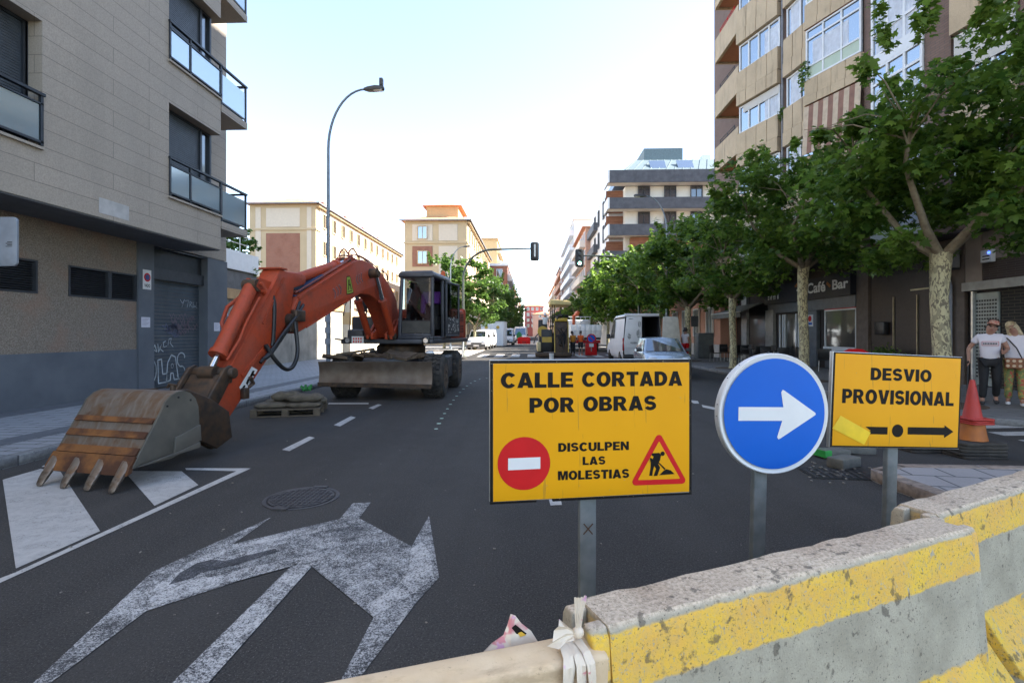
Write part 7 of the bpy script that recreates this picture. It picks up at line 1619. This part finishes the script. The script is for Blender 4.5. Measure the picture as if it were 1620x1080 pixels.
# ------------------------------------------------------------------ people
A['skin'] = pm('skin', (.36, .19, .13), .5, var=.05); A['tee'] = pm('white_cotton', (.66, .62, .66), .85, var=.03, bump=.15, bs=25); A['trouser_black'] = pm('black_trousers', (.010, .010, .012), .8); A['hair_fair'] = pm('fair_hair', (.46, .36, .22), .6, var=.2, sc=30); A['hair_dark'] = pm('dark_hair', (.03, .022, .018), .6)
def m_floral():
    g = G('floral_trousers'); n = g.voro(16, None, 'Color'); c = g.mix(g.ramp(g.noise(14, 4), .42, .5), (.42, .28, .07), (.16, .20, .07)); c = g.mix(g.ramp(g.noise(19, 3, g.co((1, 1, .8))), .57, .6), c, (.40, .07, .05)); return g.fin(c, .8)
A['floral'] = m_floral()
def skin_mesh(name, joints, edges, rad, m, parent, sub=2, smooth=True, root=0):
    names = list(joints); me = bpy.data.meshes.new('sk'); me.from_pydata([joints[n] for n in names], [(names.index(a), names.index(b)) for a, b in edges], [])
    o = bpy.data.objects.new('sk', me); col.objects.link(o); md = o.modifiers.new('s', 'SKIN'); md.use_smooth_shade = True
    for i, n in enumerate(names):
        v = me.skin_vertices[0].data[i]; r = rad[n] if isinstance(rad, dict) else rad; v.radius = r if isinstance(r, tuple) else (r, r); v.use_root = (i == root)
    if sub: ss = o.modifiers.new('u', 'SUBSURF'); ss.levels = sub; ss.render_levels = sub
    dg = bpy.context.evaluated_depsgraph_get(); out = bpy.data.meshes.new_from_object(o.evaluated_get(dg)); bpy.data.objects.remove(o)
    out.name = name; out.materials.clear(); out.materials.append(m); out.shade_smooth(); r_ = bpy.data.objects.new(name, out); col.objects.link(r_); r_.parent = parent; return r_
def person(label, loc, rz, J, top, bottom, hair, shoes, skirt=False, fine=True, shorts=False, hairlong=False, cap=None, sleeve=.55, group=None):
    p = thing('person', label, 'person', loc, rz, group)
    D = dict(pel=(0,0,.94), wai=(0,.0,1.10), che=(0,.01,1.28), nek=(0,.01,1.47), hed=(0,-.01,1.585), cro=(0,.0,1.685),
             hl=(-.095,0,.89), kl=(-.10,-.01,.49), al=(-.10,.03,.09), tl=(-.11,-.13,.035), hr=(.095,0,.89), kr=(.10,-.01,.49), ar=(.10,.03,.09), tr=(.11,-.13,.035),
             sl=(-.175,.01,1.40), el=(-.24,.03,1.13), wl=(-.26,-.05,.89), sr=(.175,.01,1.40), er=(.24,.03,1.13), wr=(.26,-.05,.89))
    D.update(J); RD_ = dict(pel=(.15,.105), wai=(.135,.10), che=(.155,.11), nek=.055, hed=(.078,.095), cro=.055, hl=.085, kl=.055, al=.040, tl=.032, hr=.085, kr=.055, ar=.040, tr=.032, sl=.058, el=.042, wl=.028, sr=.058, er=.042, wr=.028)
    E_ = [('pel','wai'),('wai','che'),('che','nek'),('nek','hed'),('hed','cro'),('pel','hl'),('hl','kl'),('kl','al'),('al','tl'),('pel','hr'),('hr','kr'),('kr','ar'),('ar','tr'),('che','sl'),('sl','el'),('el','wl'),('che','sr'),('sr','er'),('er','wr')]
    JJ = dict(D); RR = dict(RD_); EE = list(E_)
    for s_, w_, e_ in (('L', 'wl', 'el'), ('R', 'wr', 'er')):
        W_ = Vector(D[w_]); d = (W_-Vector(D[e_])).normalized(); side = d.cross(Vector((1, 0, 0))).normalized(); oth = d.cross(side).normalized()
        P = W_+d*.055; JJ['p'+s_] = tuple(P); RR['p'+s_] = (.036, .018); EE.append((w_, 'p'+s_))
        if fine:
            for i, (off, ln) in enumerate(((-.027,.062),(-.009,.075),(.010,.070),(.027,.055))):
                a = P+side*off+d*.035; b = a+d*ln*.55+oth*.008; c_ = b+d*ln*.4+oth*.022
                for nm, q, r in (('a', a, .0105), ('b', b, .0095), ('c', c_, .008)): JJ[f'f{s_}{i}{nm}'] = tuple(q); RR[f'f{s_}{i}{nm}'] = r
                EE += [('p'+s_, f'f{s_}{i}a'), (f'f{s_}{i}a', f'f{s_}{i}b'), (f'f{s_}{i}b', f'f{s_}{i}c')]
            a = W_+d*.03+side*-.038; b = a+d*.04+side*-.012+oth*.012; JJ['t'+s_+'a'] = tuple(a); JJ['t'+s_+'b'] = tuple(b); RR['t'+s_+'a'] = .012; RR['t'+s_+'b'] = .0095; EE += [(w_, 't'+s_+'a'), ('t'+s_+'a', 't'+s_+'b')]
    H_ = Vector(D['hed']); C_ = Vector(D['cro']); upv = (C_-H_).normalized(); fw = Vector((0, -1, 0)); fw = (fw-upv*fw.dot(upv)).normalized(); rt_ = fw.cross(upv)
    if D.get('turn'): pass
    JJ['nos'] = tuple(H_+fw*.115-upv*.005); RR['nos'] = .013; EE.append(('hed', 'nos'))
    for s_, nm in ((-1, 'eaL'), (1, 'eaR')): JJ[nm] = tuple(H_+rt_*.088*s_-fw*-.0-upv*.0); RR[nm] = (.012, .026); EE.append(('hed', nm))
    skin_mesh('body', {k_: v_ for k_, v_ in JJ.items() if k_ != 'turn'}, EE, RR, A['skin'], p)
    f = MB()
    for s_ in (-1, 1): f.ball(tuple(H_+fw*.094+upv*.02+rt_*.032*s_), (.011, .008, .007), 8, 5)
    f.build('eyes', A['hair_dark'], p); f = MB(); f.obox(tuple(H_+fw*.10-upv*.048), (.045, .012, .01)); f.build('mouth', pm('lips', (.30, .10, .085), .5), p)
    lerp = lambda a, b, t_: tuple(Vector(D[a]).lerp(Vector(D[b]), t_))
    T = dict(pel=tuple(Vector(D['pel'])+Vector((0,0,-.09))), wai=D['wai'], che=D['che'], nk=lerp('che','nek',.62), sl=D['sl'], sle=lerp('sl','el',sleeve), sr=D['sr'], sre=lerp('sr','er',sleeve))
    skin_mesh('shirt', T, [('pel','wai'),('wai','che'),('che','nk'),('che','sl'),('sl','sle'),('che','sr'),('sr','sre')], dict(pel=(.178,.13), wai=(.168,.128), che=(.178,.132), nk=(.085,.075), sl=.082, sle=.072, sr=.082, sre=.072), top, p)
    if bottom:
        en = .45 if shorts else .93
        leg = {}; ed = []; rr_ = {}
        leg['pel'] = D['pel']; rr_['pel'] = (.165, .118)
        for s_ in 'lr':
            leg['h'+s_] = D['h'+s_]; leg['k'+s_] = D['k'+s_] if not shorts else lerp('h'+s_, 'k'+s_, .95); ed += [('pel', 'h'+s_), ('h'+s_, 'k'+s_)]; rr_['h'+s_] = .108; rr_['k'+s_] = .078
            if not shorts: leg['a'+s_] = lerp('k'+s_, 'a'+s_, en); ed.append(('k'+s_, 'a'+s_)); rr_['a'+s_] = .066
        skin_mesh('shorts' if shorts else 'trousers', leg, ed, rr_, bottom, p)
    for s_ in 'lr':
        a, b = Vector(D['a'+s_]), Vector(D['t'+s_]); skin_mesh('shoe', dict(h=tuple(a+Vector((0,.035,-.045))), m=tuple(a.lerp(b, .55)+Vector((0,0,-.02))), t=tuple(b+Vector((0,-.03,.008)))), [('h','m'),('m','t')], dict(h=(.046,.046), m=(.05,.042), t=(.042,.032)), shoes, p)
    hp = dict(a=tuple(H_+upv*.075-fw*.03), b=tuple(H_+upv*.10+fw*.01), c=tuple(H_-fw*.055+upv*.01)); hr = dict(a=.088, b=.078, c=.085); he = [('a','b'),('a','c')]
    if hairlong:
        for s_, nm in ((-1, 'l'), (1, 'r')): hp['d'+nm] = tuple(H_+rt_*.075*s_-fw*.03-upv*.06); hp['e'+nm] = tuple(H_+rt_*.085*s_-fw*.02-upv*.17); hr['d'+nm] = .05; hr['e'+nm] = .04; he += [('c', 'd'+nm), ('d'+nm, 'e'+nm)]
    skin_mesh('hair', hp, he, hr, hair, p)
    if cap:
        k = MB(); M_ = Matrix((( *rt_, 0), (*fw, 0), (*upv, 0), (0, 0, 0, 1))).transposed(); k.T = Matrix.Translation(H_+upv*.075-fw*.015) @ M_
        k.lathe([(.098, 0), (.100, .03), (.088, .075), (.05, .10), (.01, .108)], n=24); k.ext([(math.cos(R(20+140*i/10))*.095, .05+math.sin(R(20+140*i/10))*.12, .005) for i in range(11)], (0, 0, .012)); k.build('cap', cap, p, smooth=True)
    return p, D
A['shoe_bw'] = pm('trainer_black', (.02, .02, .022), .6); A['shoe_w'] = pm('trainer_white', (.62, .62, .62), .6)
g1 = gnd(1566, 640, .12)
man, D = person('man in a white printed t-shirt, black trousers and patterned cap, with a cane', (g1.x, g1.y, .12), R(-38), dict(kl=(-.10,-.10,.50), al=(-.12,-.10,.10), tl=(-.13,-.27,.05), kr=(.10,-.02,.49), ar=(.10,.20,.14), tr=(.11,.07,.035), hed=(.03,-.02,1.58), cro=(.055,-.01,1.675), el=(-.33,.05,1.15), wl=(-.33,-.10,.93), sr=(.175,.0,1.40), er=(.27,.0,1.16), wr=(.22,-.20,1.12)), A['tee'], A['trouser_black'], A['hair_dark'], A['shoe_bw'], cap=pm('patterned_cap', (.40, .06, .045), .8, c2=(.55, .42, .30), sc=35))
k = MB()
for q in ((-.13,.13,1.305,1.312), (-.13,.13,1.225,1.231), (-.13,-.124,1.23,1.306), (.124,.13,1.23,1.306)): k.box(q[0], q[1], -.142, -.136, q[2], q[3])
k.build('shirt_print', A['red'], man)
k = MB(); rnd = random.Random(1)
for i in range(9): k.box(-.105+i*.024, -.105+i*.024+.012, -.144, -.139, 1.25, 1.285)
k.build('print_letters', A['ink'], man)
k = MB(); k.cyl((-.34,-.16,.87), (-.37,-.30,.01), .012, 8); k.tube([(-.34,-.10,.885),(-.34,-.17,.895),(-.34,-.21,.87)], .014, 8); cane = one(k, 'walking_cane', A['black'], 'thin black walking cane in the hand of the man with the cap', 'cane', smooth=True); cane.location = man.location; cane.rotation_euler = man.rotation_euler
g2 = gnd(1603, 641, .12)
wom, D = person('blonde woman in a white t-shirt and flowered trousers walking beside the man', (g2.x+.03, g2.y, .12), R(-40), dict(kl=(-.09,-.03,.49), al=(-.10,.06,.10), tl=(-.11,-.10,.035), kr=(.10,-.07,.49), ar=(.11,-.10,.09), tr=(.13,-.27,.035), hed=(-.03,-.02,1.575), cro=(-.065,-.01,1.67), el=(-.22,-.04,1.16), wl=(-.20,-.24,1.14), er=(.26,.05,1.14), wr=(.30,.0,.88)), A['tee'], A['floral'], A['hair_fair'], A['shoe_w'], hairlong=True)
wom.scale = (.97, .97, .985)
bg = thing('shoulder_bag', 'patterned brown shoulder bag at the hip of the blonde woman', 'bag', (wom.location.x, wom.location.y, 1.0), R(-40))
MB().box(-.16, .12, -.27, -.19, -.12, .10).build('pouch', pm('patchwork_bag', (.30, .13, .06), .8, c2=(.16, .06, .035), sc=22), bg, bevel=.03)
k = MB()
for i in range(3):
    for j in range(2): k.lathe([(.028, -.003), (.028, 0)], (-.11+i*.09, -.272, -.06+j*.10), 14, 'y'); 
k.build('flower_patch', pm('cream_patch', (.55, .42, .28), .8), bg); MB().tube([(.1, -.21, .08), (.02, -.17, .3), (-.08, -.12, .45), (-.16, 0, .55)], .012, 6).build('strap', A['hair_dark'], bg)
A['hi_orange'] = pm('hi_vis_orange', (.85, .14, .02), .75, var=.05); A['hi_amber'] = pm('amber_work_shirt', (.66, .27, .03), .8, var=.06); A['work_dark'] = pm('dark_work_trousers', (.03, .03, .035), .8)
person('road worker in a bright orange shirt and dark shorts near the no parking sign', (3.72, 37.6, 0), R(165), dict(wl=(-.10,-.22,1.05), wr=(.12,-.22,1.05), el=(-.24,.0,1.14), er=(.24,.0,1.14)), A['hi_orange'], A['work_dark'], A['hair_dark'], A['hi_orange'], fine=False, shorts=True, group='road workers')
person('road worker in an amber shirt and dark trousers close to the paving machine', (3.12, 37.2, 0), R(200), dict(hed=(.03,-.05,1.57), cro=(.04,-.05,1.67)), A['hi_amber'], A['work_dark'], A['hair_dark'], A['trim'], fine=False, group='road workers')
person('person in a white t-shirt with a dark round print leaning by the van door', (8.0, 26.6, .12), R(120), dict(), A['tee'], A['red'], A['hair_dark'], A['trim'], fine=False)
person('machine operator in white standing on the paving machine under the canopy', (1.05, 35.2, 1.25), R(180), dict(kl=(-.1,-.25,.7), kr=(.1,-.25,.7)) and dict(), A['white'], A['work_dark'], A['white'], A['trim'], fine=False)
